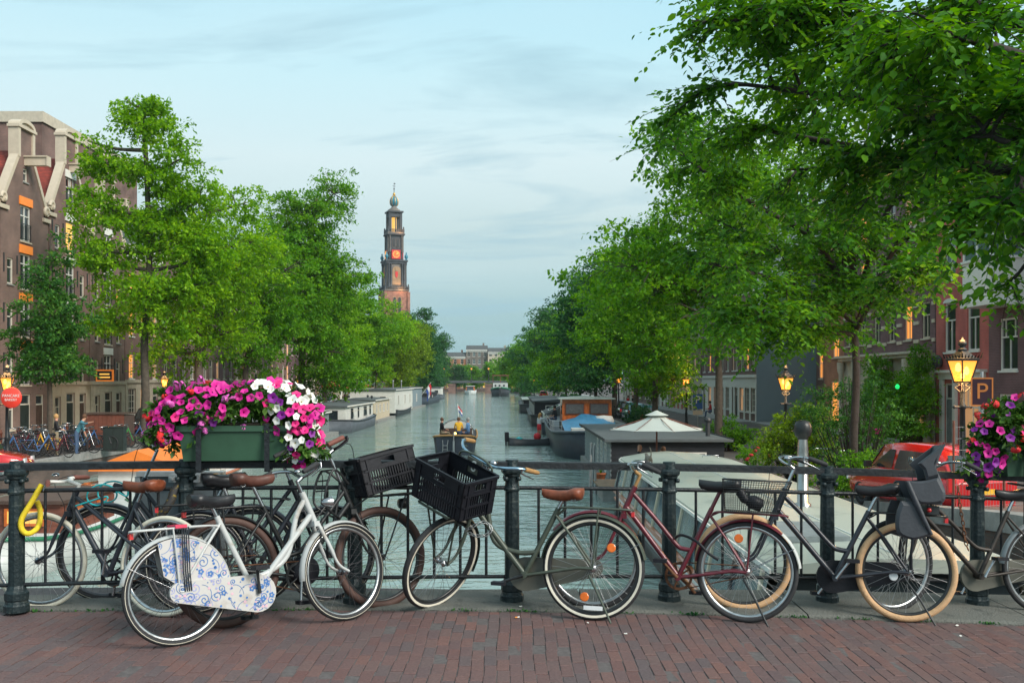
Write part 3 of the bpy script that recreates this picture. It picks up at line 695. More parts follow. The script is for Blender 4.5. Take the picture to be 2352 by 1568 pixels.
# ---- right bank
# house with the white bay
ops = [(-1.55, .7, 1.5, 1.9, 'grid'), (-1.5, 3.55, 1.45, 2.1, 'sash'), (1.4, .12, 1.2, 2.6, 'door:wood_dark'), (-1.5, 10.2, 1.3, 1.9, 'sash'), (1.4, 10.2, 1.2, 1.9, 'sash'), (1.5, 3.55, 1.2, 2.1, 'sash')]
hb = house('bay_window_house', 'dark purple brick house with a projecting white bay at the frame edge', RX_-.1, 38.4, RROT, 6.3, 13.5, 10, 'brick_purple', ops, trim='white_paint', fm='white_paint')
bay = MB()
bay.bx(-2.6, -.2, -1.35, -.003, 6.3, 7.9); bay.bx(-2.66, -.14, -1.42, -.003, 6.1, 6.298); bay.bx(-2.66, -.14, -1.42, -.003, 7.902, 8.0); bay.bx(-2.68, -.12, -1.45, -.003, 9.75, 10.0)
for x_ in (-2.55, -1.4, -.25): bay.bx(x_-.06, x_+.06, -1.33, -1.21, 8.0, 9.75)
for y_ in (-.7, -.08): 
    for x_ in (-2.55, -.25): bay.bx(x_-.06, x_+.06, y_-.06, y_+.06, 8.0, 9.75)
bo = bay.build('bay', 'white_paint', hb)
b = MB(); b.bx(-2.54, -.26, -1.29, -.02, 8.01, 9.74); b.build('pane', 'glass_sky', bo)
# red house
ops = []
for z, h in ((4.45, 2.25), (7.75, 2.1), (10.7, 1.8)):
    for c in (-1.15, 1.15): ops.append((c, z, 1.15, h, 'sky' if z > 7 else 'sash'))
ops += [(-1.2, .12, 1.05, 2.9, 'door:board_grey'), (.95, .12, 1.9, 2.9, 'soft')]
hr = house('red_brick_house', 'bright red brick house with arched white sash windows and white portal', RX_, 44.3, RROT, 5.3, 13.6, 10, 'brick_red', ops, trim='white_paint', fm='white_wood', base=None)
b = MB()
for x_ in (-1.85, -.5, 2.05): b.bx(x_-.14, x_+.14, -.14, -.003, 0, 3.2)
b.bx(-2.1, 2.3, -.16, -.003, 3.202, 3.5); b.bx(-2.25, 2.45, -.34, -.003, 3.502, 3.62); b.build('portal', 'white_wood', hr)
for c in (-1.15, 1.15):
    for z in (6.7, 9.85):
        b = MB(); pts = [(c+.68*math.cos(t), z+.20*math.sin(t)) for t in [PI*k/8 for k in range(9)]]
        b.prism(pts, -.04, -.003, lambda u, v, h: (u, h, v)); b.build('window_arch', 'white_wood', hr)
b = MB(); b.lathe([(.0, -.25), (.22, -.2), (.26, 0), (.2, .2), (.1, .32), (0, .34)], 9, (-2.05, -.2, 4.0)); 
for k in range(8): b.lathe([(0, -.1), (.1, 0), (0, .1)], 6, (-2.05+.2*math.cos(k*.8), -.36, 4.0+.22*math.sin(k*.8)))
b.build('stone_ornament', 'slate', hr)
# banded twin house
ops = []
W3 = 12.9
for z, h in ((5.2, 1.75), (8.1, 1.75), (10.9, 1.6)):
    for k in range(6): ops.append((-W3/2+W3*(k+.5)/6, z, .95, h, 'lit' if (z > 8 and k == 1) or (z < 6 and k == 4) else 'soft' if (k == 4) else 'sash'))
ops += [(-4.9, .15, 1.5, 3.0, 'sash'), (-2.3, .12, 1.3, 3.1, 'door:green_black'), (0.3, .12, 1.0, 3.0, 'door:wood_dark'), (2.5, .6, 1.6, 2.5, 'soft'), (4.9, .6, 1.6, 2.5, 'soft')]
h3 = house('banded_twin_house', 'purple brick twin house with white stone blocks and cream columned ground floor', RX_+.05, 53.6, RROT, W3, 14.2, 10, 'brick_purple', ops, trim='cream_stone', fm='cream_paint', base=(4.25, 'cream_stone'))
for z in (5.0, 5.9, 6.75, 7.9, 8.8, 9.65, 10.7):
    for k in range(7):
        b = MB(); x_ = -W3/2+W3*k/6; b.bx(max(x_-.32, -W3/2), min(x_+.32, W3/2), -.055, -.003, z, z+.17); b.build('stone_block', 'cream_paint', h3)
b = MB(); b.bx(-W3/2-.05, W3/2+.05, -.55, -.165, 4.475, 4.6); b.bx(-W3/2, W3/2, -.4, -.165, 4.3, 4.473); b.build('shop_cornice', 'cream_stone', h3)
for x_ in (-6.2, -3.7, -1.2, 1.2, 3.7, 6.2):
    b = MB(); b.lathe([(.19, .0), (.19, .35), (.14, .4), (.125, 3.5), (.2, 3.7), (.22, 3.9), (.22, 4.24)], 10, (x_, -.30, 0)); b.build('column', 'cream_stone', h3)
# narrow orange house, then the blue-grey blind gable of the next row
ops = [(0, z, 1.2, 1.8, 'lit' if z < 5 else 'sash') for z in (4.6, 7.5, 10.4)]+[(0, .5, 2.0, 2.6, 'lit')]
house('orange_brick_house', 'narrow orange brick house with a glowing shop window beside the blank wall', RX_+.3, 62.4, RROT, 4.6, 13.0, 10, 'brick_orange', ops, trim='cream_stone')
flat_house(64.8, 73.6, 'deep set brown house filling the corner before the blank wall', 12.5, 'brick_old', 3, 4, 1, x=22.5, seed=31)
R__ = [(74.4, 82, 'house with a tall blank blue-grey end wall and white shopfront', 14.5, 'brick_old', 4, 'white_wood', 'wall_bluegrey'),
       (82.1, 89, 'old brick house with tall white framed shop windows by the parking sign', 13.2, 'brick_old', 3, 'white_wood', None),
       (89.1, 97, 'purple house with white ground floor past the parking sign', 14.0, 'brick_purple', 3, 'white_wood', None),
       (97.1, 106, 'brown house behind the parked teal cars', 12.8, 'brick_brown', 4, 'cream_stone', None),
       (106.1, 116, 'reddish house under the far street trees with café front', 13.4, 'brick_red', 4, 'cream_stone', None),
       (116.1, 128, 'old house with pale cornice under the far street trees', 13.9, 'brick_old', 4, 'white_wood', None),
       (128.1, 142, 'brown house near the far corner of the quay', 12.5, 'brick_brown', 5, None, None),
       (142.1, 160, 'wide pale trimmed house farthest along the parking quay', 13.5, 'brick_purple', 5, 'cream_stone', None)]
for i, (y0, y1, lb, H, wl, bays, bs, sw) in enumerate(R__):
    flat_house(y0, y1, lb, H, wl, 3, bays, 1, base=(3.4, bs) if bs else None, seed=i+40, lit=.12, trim='white_paint', wh=1.8, z0=4.0, sidewall=sw, x=18.3 if sw else None)
# ---- far end beyond the second bridge
F_ = [(-31, 8, 13.5, 'brick_old', 'old brick house at the far end with pale cornice', 3), (-22.8, 8.2, 12.8, 'brick_orange', 'warm brick house at the far end above the bridge pier', 3), (-14.2, 8.6, 15.6, 'tower_stone', 'tall grey house with dark pitched attic closing the canal view', 4), (-5.4, 8.6, 14.6, 'cream_stone', 'cream flat roofed house right of the tall pale one at the far end', 4), (3.6, 9, 13.2, 'brick_red', 'red far end house behind the moored green barge', 4), (13, 9.4, 13, 'brick_brown', 'brown far end house half behind quay trees', 4), (-40, 9.4, 13, 'brick_purple', 'dark far end house half behind bank trees', 4)]
for i, (xc, W, H, wl, lb, bays) in enumerate(F_):
    ops = []; rn = random.Random(i+70)
    for z in [4.0+3.0*k for k in range(int((H-4.8)/3.0)+1)]:
        for k in range(bays): ops.append((-W/2+W*(k+.5)/bays, z, 1.15, 1.9, 'sash' if rn.random() < .6 else 'sky'))
    for k in range(bays): ops.append((-W/2+W*(k+.5)/bays, .5, 1.4, 2.4, 'lity' if rn.random() < .45 else 'soft'))
    house('canal_house', lb, xc, 399+(i % 3)*.6, 0, W, H, 12, wl, ops, trim='white_paint', roof='slate', zg=QZ)

# ------------------------------------------------------------------ church tower
def tower():
    tw = empty('church_tower', (-48.8, 412, QZ), R(21)); tag(tw, 'tall brick and stone church tower with lit clock and blue crown', 'tower')
    e = lambda h: h+EYE-QZ   # height above the eye -> above tower foot
    b = MB(); w = 9.7; b.bx(-w/2, w/2, -w/2, w/2, 0, e(36.9)); b.build('brick_shaft', 'tower_brick', tw)
    b = MB()
    for q in (-1, 1):
        for p in (-1, 1):
            b.bx(q*w/2-.55, q*w/2+.55, p*w/2-.55, p*w/2+.55, 0, e(36.6))
    for z in (20, 29): b.bx(-w/2-.16, w/2+.16, -w/2-.16, w/2+.16, e(z), e(z)+.5)
    b.build('corner_pier', 'tower_brick', tw)
    def opening(parent, rot, x, z0, wd, h, m, off, name='louvre_window', fr='tower_warm'):
        Mr = Matrix.Rotation(rot, 4, 'Z')
        pts = [(-wd/2, 0), (wd/2, 0)]+[(wd/2*math.cos(t), h-wd/2+wd/2*math.sin(t)) for t in [PI*k/8 for k in range(9)]]
        b = MB(); b.prism([(x+u*1.35, z0-.2+v*1.06) for u, v in pts], -off-.14, -off+.05, lambda u, v, hh: Mr @ Vector((u, hh, v)))
        o = b.build(name, fr, parent)
        b = MB(); b.prism([(x+u, z0+v) for u, v in pts], -off-.20, -off-.141, lambda u, v, hh: Mr @ Vector((u, hh, v)))
        b.build('opening', m, o)
    for r in range(4):
        for x in (-1.05, 1.05): opening(tw, r*PI/2, x, e(25.0), 1.15, 9.3, 'board_dark', 4.85)
        for x in (-1.05, 1.05): opening(tw, r*PI/2, x, e(9.0), 1.0, 6, 'board_dark', 4.85)
    def balus(z, w, name):
        b = MB(); b.bx(-w/2, w/2, -w/2, w/2, e(z), e(z)+.55); o = b.build(name, 'tower_stone', tw)
        b = MB()
        for r in range(4):
            Mr = Matrix.Rotation(r*PI/2, 4, 'Z')
            for k in range(13):
                x = -w/2+.35+(w-.7)*k/12; p = Mr @ Vector((x, -w/2+.25, 0)); b.box((p.x, p.y, e(z)+1.05), (.22, .22, 1.0))
            p = Mr @ Vector((0, -w/2+.25, 0)); b.box((p.x, p.y, e(z)+1.66), (w-.3 if r % 2 == 0 else .32, .32 if r % 2 == 0 else w-.3, .22))
            p = Mr @ Vector((-w/2+.3, -w/2+.3, 0)); b.box((p.x, p.y, e(z)+1.2), (.62, .62, 1.35)); b.lathe([(.1, 0), (.3, .2), (.34, .5), (.18, .8), (0, 1.0)], 8, (p.x, p.y, e(z)+1.9))
        b.build('balustrade', 'tower_stone_dark', o)
    balus(36.95, 10.2, 'gallery')
    w1 = 7.7; b = MB(); b.bx(-w1/2, w1/2, -w1/2, w1/2, e(37.5), e(49.0)); b.build('stone_stage', 'tower_stone', tw)
    b = MB()
    for r in range(4):
        Mr = Matrix.Rotation(r*PI/2, 4, 'Z')
        for x in (-3.2, -2.35, 2.35, 3.2):
            p = Mr @ Vector((x, -w1/2-.30, 0)); b.lathe([(.5, 0), (.5, .6), (.38, .8), (.34, 8.6), (.48, 9.0), (.52, 9.4)], 8, (p.x, p.y, e(38.8)))
    b.build('stone_columns', 'tower_stone_dark', tw)['kind'] = 'stuff'
    for r in range(4):
        opening(tw, r*PI/2, 0, e(39.5), 3.4, 7.6, 'tower_warm', w1/2, 'niche', 'tower_stone')
        Mr = Matrix.Rotation(r*PI/2, 4, 'Z'); b = MB()
        b.prism([(-.55, e(44.9)), (.55, e(44.9)), (.55, e(43.2)), (.0, e(42.2)), (-.55, e(43.2))], -w1/2-.36, -w1/2-.205, lambda u, v, h: Mr @ Vector((u, h, v))); so_ = b.build('shield', 'sign_red', tw)
        b = MB(); b.prism([(-.6, e(46.4)), (.6, e(46.4)), (.45, e(45.2)), (-.45, e(45.2))], -w1/2-.34, -w1/2-.205, lambda u, v, h: Mr @ Vector((u, h, v))); b.build('shield_crown', 'tower_warm', so_)
    b = MB(); b.bx(-4.7, 4.7, -4.7, 4.7, e(49.0), e(49.7)); b.bx(-4.35, 4.35, -4.35, 4.35, e(48.2), e(48.99)); b.build('cornice', 'tower_stone_dark', tw)
    for q in (-1, 1):
        for p in (-1, 1):
            b = MB(); b.lathe([(.35, 0), (.35, .5), (.7, 1.0), (.75, 1.6), (.4, 2.1), (.2, 2.5), (.35, 2.8), (0, 3.3)], 8, (q*4.1, p*4.1, e(49.71))); b.build('urn', 'copper_blue', tw)
    w2 = 5.8; b = MB(); b.bx(-w2/2, w2/2, -w2/2, w2/2, e(49.71), e(60.0)); b.build('clock_stage', 'tower_stone_dark', tw)
    b = MB()
    for r in range(4):
        Mr = Matrix.Rotation(r*PI/2, 4, 'Z')
        for x in (-2.5, 2.5):
            p = Mr @ Vector((x, -w2/2-.25, 0)); b.lathe([(.34, 0), (.28, .6), (.26, 6.4), (.4, 6.9)], 8, (p.x, p.y, e(53)))
    b.build('stage_columns', 'tower_stone', tw)['kind'] = 'stuff'
    for r in range(4):
        Mr = Matrix.Rotation(r*PI/2, 4, 'Z'); q = lambda u, v, h: Mr @ Vector((u, h, v)); yy = -w2/2-.5
        zc = e(52.0)
        b = MB(); b.prism([(-1.85, zc-1.85), (1.85, zc-1.85), (1.85, zc+1.85), (-1.85, zc+1.85)], yy-.1, -w2/2+.05, q); cl = b.build('clock', 'sign_red', tw)
        b = MB(); n = 24; b.prism([(1.55*math.cos(2*PI*k/n), zc+1.55*math.sin(2*PI*k/n)) for k in range(n)], yy-.16, yy-.101, q); b.build('dial', 'lit_clock', cl)
        b = MB()
        for k in range(12):
            a = 2*PI*k/12; c_, s_ = math.cos(a), math.sin(a)
            b.prism([(1.5*c_-.13*s_, zc+1.5*s_+.13*c_), (1.5*c_+.13*s_, zc+1.5*s_-.13*c_), (1.0*c_+.10*s_, zc+1.0*s_-.10*c_), (1.0*c_-.10*s_, zc+1.0*s_+.10*c_)], yy-.22, yy-.161, q)
        for a, l, wd in ((R(55), 1.35, .11), (R(20), .9, .14)):
            c_, s_ = math.cos(a), math.sin(a); b.prism([(-wd*s_, zc+wd*c_), (wd*s_, zc-wd*c_), (l*c_+wd*s_, zc+l*s_-wd*c_), (l*c_-wd*s_, zc+l*s_+wd*c_)], yy-.28, yy-.225, q)
        b.build('clock_hand', 'lit_yellow', cl)
        for x in (-.85, .85): opening(tw, r*PI/2, x, e(55.0), .95, 3.6, 'board_dark', w2/2, 'bell_opening', 'tower_stone')
    b = MB(); b.bx(-3.7, 3.7, -3.7, 3.7, e(60.0), e(60.6)); b.build('cornice', 'tower_stone_dark', tw)
    balus(60.65, 7.0, 'upper_gallery')
    w3 = 4.5; b = MB()   # open lantern: four corner piers, mid shafts, arches above
    for q in (-1, 1):
        for p in (-1, 1): b.bx(q*w3/2-.5, q*w3/2+.5, p*w3/2-.5, p*w3/2+.5, e(61.2), e(69.2))
    for r in range(4):
        Mr = Matrix.Rotation(r*PI/2, 4, 'Z'); p = Mr @ Vector((0, -w3/2, 0)); b.box((p.x, p.y, e(65.2)), (.36, .36, 8))
    b.bx(-w3/2-.3, w3/2+.3, -w3/2-.3, w3/2+.3, e(67.6), e(69.4)); b.bx(-3.2, 3.2, -3.2, 3.2, e(69.4), e(70.0)); b.build('lantern_stage', 'tower_stone_dark', tw)
    b = MB(); b.lathe([(1.0, e(61.3)), (1.0, e(67.5))], 12); b.build('lit_core', 'lit_yellow', tw)
    b = MB(); b.lathe([(2.7, e(70.0)), (2.5, e(70.7)), (1.7, e(71.2)), (1.1, e(71.8)), (1.0, e(72.5))], 12); b.build('crown_base', 'tower_stone', tw)
    b = MB(); b.lathe([(1.05, e(72.3)), (1.5, e(72.7)), (1.75, e(73.6)), (1.72, e(74.6)), (1.35, e(75.6)), (.7, e(76.3)), (.3, e(76.7))], 14); cr = b.build('crown', 'copper_blue', tw)
    b = MB()
    for k in range(8):
        a = 2*PI*k/8; pts = [((r_+.06)*math.cos(a), (r_+.06)*math.sin(a), e(z)) for r_, z in ((1.1, 72.4), (1.5, 72.7), (1.75, 73.6), (1.72, 74.6), (1.35, 75.6), (.7, 76.3), (.3, 76.8))]; b.tube(pts, .12, 5)
    b.lathe([(.3, e(76.7)), (.55, e(77.1)), (.55, e(77.5)), (.2, e(77.9))], 8); b.build('crown_rib', 'gold', cr)
    b = MB(); b.tube([(0, 0, e(77.8)), (0, 0, e(82.2))], [.14, .05], 6); b.lathe([(0, e(79)), (.4, e(79.4)), (0, e(79.8))], 8); b.box((0, 0, e(80.6)), (1.3, .12, .14)); b.box((.2, 0, e(81.6)), (.7, .05, .4)); b.build('weathervane', 'iron_dark', tw)
    # floodlight that warms the stage, hung on the galleries
    for z, en in ((38.0, 900), (61.6, 500)):
        l = bpy.data.lights.new('flood', 'POINT'); l.energy = en*.5; l.color = (1, .5, .2); l.shadow_soft_size = .5
        lo = obj('floodlight', l, tw, (1.5, -6.2 if z < 50 else -4.6, e(z)))
tower()
# ------------------------------------------------------------------ trees and shrubs
def leaf_mesh(name, P, D, N, size, m, six=False, jit=.3, rng=None):
    """P base points, D leaf axis, N leaf normals -> one folded leaf each"""
    n = len(P); D = D/np.linalg.norm(D, axis=1, keepdims=True); S = np.cross(D, N); S /= np.linalg.norm(S, axis=1, keepdims=True)+1e-9
    N = np.cross(S, D); sz = size*(1+rng.uniform(-jit, jit, n))[:, None]
    if six:
        off = [(0, 0, 0), (.30, -.26, .05), (.68, -.24, .03), (1.0, 0, -.10), (.68, .24, .03), (.30, .26, .05)]
        fs = [(0, 1, 2, 3), (0, 3, 4, 5)]
    else:
        off = [(0, 0, 0), (.48, -.30, .06), (1.0, 0, -.06), (.48, .30, .06)]; fs = [(0, 1, 2), (0, 2, 3)]
    k = len(off); V = np.empty((n, k, 3))
    for i, (a, b, c) in enumerate(off): V[:, i] = P+sz*(D*a+S*b+N*c)
    me = bpy.data.meshes.new(name); V = V.reshape(-1, 3); base = (np.arange(n)*k)[:, None]
    fl = len(fs[0]); F = np.concatenate([base+np.array(f) for f in fs], 1).reshape(-1).astype(np.int32); nf = n*len(fs)
    me.vertices.add(len(V)); me.vertices.foreach_set('co', V.reshape(-1).astype(np.float32))
    me.loops.add(len(F)); me.loops.foreach_set('vertex_index', F)
    me.polygons.add(nf); me.polygons.foreach_set('loop_start', np.arange(nf, dtype=np.int32)*fl); me.polygons.foreach_set('loop_total', np.full(nf, fl, np.int32))
    me.materials.append(M_[m]); me.update(calc_edges=True); return me
def unit(rng, n):
    v = rng.normal(size=(n, 3)); return v/np.linalg.norm(v, axis=1, keepdims=True)
def cluster_leaves(C, rad, per, rng, squash=.65, droop=.25):
    """leaf sprays: each cluster is a handful of flat twigs fanning from its centre"""
    n = len(C)*per; Cn = np.repeat(C, per, 0); rn = np.repeat(rad, per)[:, None]
    tw = 7; nt = len(C)*tw
    td = unit(rng, nt); td[:, 2] = td[:, 2]*.45+.05; td /= np.linalg.norm(td, axis=1, keepdims=True)
    idx = np.repeat(np.arange(len(C)), per)*tw+rng.integers(0, tw, n)
    t = rng.uniform(.12, 1.0, n)[:, None]**.8; d = td[idx]
    P = Cn+d*t*rn*np.array([1, 1, squash])+rng.normal(size=(n, 3))*rn*.11; P[:, 2] -= (droop*rn*t*t)[:, 0]
    D = d*.6+unit(rng, n)*.8; D[:, 2] -= .25
    N = unit(rng, n)*.75+np.array([0, 0, 1.0]); return P, D, N
def crown_clusters(blobs, ncl, rng, shell=.55):
    vol = np.array([b[3]*b[4]*b[5] for b in blobs])**.8; pick = rng.choice(len(blobs), ncl, p=vol/vol.sum()); B = np.array(blobs)[pick]
    u = unit(rng, ncl); r = (shell+(1-shell)*rng.uniform(0, 1, ncl)**.6)[:, None]*(1+.12*rng.normal(size=ncl))[:, None]
    deep = rng.uniform(0, 1, ncl) < .22; r[deep] *= .55
    return B[:, :3]+u*r*B[:, 3:6], pick
def tree(name, label, loc, trunk, blobs, ncl, per, leaf, m, seed, bark='bark', tr=.2, rc=.75, group='street trees along the canal', limbs=None, twigs=.5, squash=.65, shell=.55, six=False):
    rng = np.random.default_rng(seed); root = empty(name, loc); tag(root, label, 'tree', group)
    C, pick = crown_clusters(blobs, ncl, rng, shell)
    b = MB(); tp = cat_rom(trunk, 4); k = len(tp); b.tube(tp, [tr*(1.25 if i == 0 else 1)*(1-.55*i/(k-1)) for i in range(k)], 9)
    fork = [Vector(p) for p in tp[int(k*.45):]]
    forks = []
    for bl in blobs:
        c = Vector(bl[:3]); s = min(fork, key=lambda p: (p-c).length+abs(p.z-(c.z-bl[5]*.9))*.8); mid = s.lerp(c, .5)+Vector((0, 0, -.12*(c-s).length+.2))
        path = cat_rom([s, mid, c], 4); b.tube(path, [tr*.5*(1-.7*i/(len(path)-1)) for i in range(len(path))], 6); forks.append(path)
    for i in range(ncl):
        if rng.uniform() < twigs:
            c = Vector(C[i]); pth = forks[pick[i]]; s = min(pth[2:], key=lambda p: (p-c).length); mid = s.lerp(c, .55)+Vector((0, 0, .12*(c-s).length))
            b.tube([s, mid, c], [tr*.13, tr*.08, .012], 4, False)
    b.build('trunk', bark, root)
    rad = rc*rng.uniform(.7, 1.3, ncl); P, D, N = cluster_leaves(C, rad, per, rng, squash)
    obj('crown', leaf_mesh('crown', P, D, N, leaf, m, six, .35, rng), root); return root
def ell(x, y, z, a, b=None, c=None): return (x, y, z, a, b or a, c or a)
def street_tree(x, y, h, r, label, m, seed, dens=1.0, leaf=.17, lean=0, base=.28, tr=.2, name='street_tree', bark='bark', rc=.85, wide=1.0):
    rn = random.Random(seed); bl = []; ch = h*(1-base); 
    for k in range(9):
        f = (k+.5)/9; prof = (math.sin(PI*min(1, f*.72+.17)))**.6
        a = rn.uniform(0, 2*PI); rr = r*prof*rn.uniform(.3, .62)
        br = r*prof*rn.uniform(.5, .72); bl.append(ell(rr*math.cos(a)+lean*f, rr*math.sin(a)*wide, h*base+ch*f*.97, br, br*wide, max(ch*.12, br*.62)))
    bl.append(ell(lean*.5, 0, h*base+ch*.5, r*.55, r*.55, ch*.36))
    ncl = int(60*r*dens*ch/8); z = quay_z(y); leaf *= 1.28; rc *= .92
    return tree(name, label, (x, y, z), [(0, 0, -.1), (.05, .05, h*.25), (lean*.3+rn.uniform(-.3, .3), rn.uniform(-.3, .3), h*.55), (lean*.8, 0, h*.9)], bl, ncl, int(52*dens), leaf, m, seed, tr=tr, rc=rc, bark=bark, squash=.5)
# left bank, near to far
tree('young_tree', 'slim young tree with orange lit stem in front of the orange linteled warehouse', (-20.0, 43, QZ), [(0, 0, -.1), (.05, 0, 2), (0, 0, 5), (.1, 0, 9.2)],
     [ell(0, 0, 3.9, 1.7, 1.7, .9), ell(-.3, .2, 4.8, 1.75, 1.7, 1.0), ell(.4, 0, 5.9, 1.5, 1.5, 1.0), ell(-.1, 0, 7.1, 1.05, 1.05, 1.0), ell(.1, 0, 8.4, .65, .65, 1.0), ell(.15, 0, 9.6, .35, .35, .7)], 170, 95, .15, 'leaf_small', 3, tr=.13, rc=.5)
tree('tall_tree', 'tall loose bright green tree with forked trunk behind the bicycle racks', (-19.6, 53, QZ), [(0, 0, -.1), (.1, 0, 2.5), (.0, .1, 5.2), (.3, 0, 9), (.2, 0, 13), (0, 0, 17.3)],
     [ell(-1.6, 0, 6.3, 1.5, 1.6, .8), ell(1.6, 0, 5.8, 1.5, 1.5, .7), ell(.2, -.5, 7.5, 2.6, 2.2, 1.2), ell(2.6, 0, 8.2, 1.8, 1.8, 1.2), ell(-2.0, 0, 9.6, 1.5, 1.6, 1.3), ell(2.2, .3, 10.6, 2.0, 2, 1.4), ell(.2, -.2, 11.4, 1.9, 1.9, 1.5),
      ell(-2.4, 0, 12.4, 1.4, 1.4, 1.2), ell(2.9, 0, 12.6, 1.7, 1.5, 1.2), ell(.3, 0, 14.0, 1.9, 1.7, 1.3), ell(-2.3, .2, 14.8, 1.3, 1.1, 1.0), ell(2.1, 0, 15.0, 1.5, 1.2, 1.1), ell(.0, 0, 16.6, 1.5, 1.2, 1.0), ell(-.7, 0, 17.9, .8, .6, .7), ell(.7, 0, 17.6, .6, .5, .5), ell(-3.0, 0, 15.9, .5, .5, .5), ell(3.6, 0, 10.0, 1.3, 1.3, 1.0), ell(-3.2, 0, 10.4, .9, 1.0, .9)], 470, 78, .215, 'leaf_bright', 4, tr=.25, rc=.82, shell=.5)
street_tree(-19.6, 62, 15.2, 5.0, 'broad bright green tree behind the pink flower box', 'leaf_bright', 12, 1.15, .17, tr=.28, lean=1.0, rc=.9)
street_tree(-19.6, 73, 14.6, 5.0, 'mid green tree between the flower box and the tall dark tree', 'leaf_mid', 13, 1.1, .18, tr=.25, lean=1.2)
street_tree(-18.6, 88, 21.4, 6.3, 'tallest dark green tree on the tower bank', 'leaf_mid', 14, 1.1, .2, tr=.35, lean=1.6, rc=1.05, base=.12, wide=.8)
street_tree(-19.6, 104, 15.5, 5.0, 'bright tree past the tallest one over the white houseboats', 'leaf_bright', 15, 1.0, .21, tr=.28, lean=1.0, base=.2, rc=1.0)
street_tree(-19.2, 122, 15.0, 4.9, 'full green tree left of the church tower foot', 'leaf_mid', 16, 1.0, .22, tr=.28, lean=1.0, base=.18, rc=1.05)
street_tree(-19.4, 142, 14.6, 5.0, 'green tree hiding the foot of the church tower', 'leaf_bright', 17, .95, .24, lean=1.0, base=.18, rc=1.1)
street_tree(-19.8, 166, 14.5, 5.0, 'yellow green tree right below the church tower', 'leaf_yellow', 18, .95, .26, lean=1.2, base=.16, rc=1.2)
street_tree(-20.2, 192, 14.6, 5.4, 'second yellow green tree further toward the far bridge', 'leaf_yellow', 19, .9, .28, lean=1.4, base=.14, rc=1.3)
street_tree(-22.0, 226, 20.0, 5.6, 'dark tall tree standing out right of the church tower', 'leaf_dark', 20, .85, .32, lean=.8, base=.14, rc=1.3)
street_tree(-22.6, 262, 18.0, 6.0, 'dark tree near the flag on the tower bank', 'leaf_dark', 21, .85, .34, lean=.8, base=.1, rc=1.4)
street_tree(-25.0, 305, 13.5, 6.2, 'dark round tree at the far bridge on the tower bank', 'leaf_dark', 22, .8, .38, lean=.5, base=.1, rc=1.5)
# right bank
street_tree(9.0, 43.5, 14.6, 4.9, 'green street tree beside the blank blue-grey wall', 'leaf_mid', 30, 1.15, .165, tr=.19, base=.30, lean=-.8, rc=.85)
street_tree(8.8, 61.5, 13.2, 4.6, 'dense dark street tree behind the pale parasol', 'leaf_mid', 31, 1.2, .17, tr=.2, base=.2, lean=-.4, rc=.85)
street_tree(8.9, 72, 12.6, 4.2, 'green tree between the dense one and the orange wheelhouse', 'leaf_mid', 32, 1.1, .18, tr=.2, base=.2, lean=-.4, rc=.9)
street_tree(8.7, 85, 14.4, 4.8, 'broad dark tree above the orange wheelhouse', 'leaf_dark', 33, 1.1, .2, tr=.25, base=.22, lean=-.8, rc=1.0)
street_tree(8.6, 103, 14.6, 5.0, 'dark blue green tree past the orange wheelhouse', 'leaf_dark', 34, 1.05, .22, lean=-.8, base=.2, rc=1.05)
street_tree(8.4, 124, 14.0, 4.9, 'mid green tree in the row toward the far bridge', 'leaf_mid', 35, 1.0, .23, lean=-.8, base=.18, rc=1.1)
street_tree(8.0, 148, 15.2, 5.2, 'taller feathery tree in the row toward the far bridge', 'leaf_dark', 36, .95, .25, lean=-.8, base=.16, rc=1.2)
street_tree(7.4, 176, 14.4, 5.4, 'green tree above the moored green barge', 'leaf_mid', 37, .9, .28, lean=-1, base=.14, rc=1.25)
street_tree(6.4, 208, 16.0, 5.6, 'spiky dark tree behind the moored green barge', 'leaf_dark', 38, .9, .3, lean=-1, base=.12, rc=1.3)
street_tree(4.6, 246, 14.0, 5.8, 'far green tree close to the second bridge', 'leaf_mid', 39, .85, .34, lean=-1, base=.1, rc=1.4)
street_tree(2.2, 288, 13.4, 6.0, 'far tree at the foot of the second bridge', 'leaf_mid', 40, .8, .38, lean=-1, base=.1, rc=1.5)
for i, (x, y, h, r, lb) in enumerate([(-20, 352, 9.5, 3.8, 'green tree just past the second bridge left of mid span'), (-13.5, 362, 8.5, 3.4, 'small tree before the grey far house'), (-4.5, 356, 10, 4.2, 'leafy tree past the second bridge near the green barge'), (-26, 372, 12, 4.4, 'small round tree behind the second bridge'), (-18.5, 384, 10, 4.0, 'thin tree before the cream far house'), (-8.5, 386, 11, 4.2, 'pale tree before the tall far house'), (1.5, 380, 11.5, 4.6, 'far tree right of the tall pale house'), (-33, 392, 17, 4.6, 'dark tree peeking over the far end roofs')]):
    street_tree(x, y, h, r, lb, 'leaf_mid' if i else 'leaf_dark', 50+i, .7, .4, base=.12, rc=1.5)

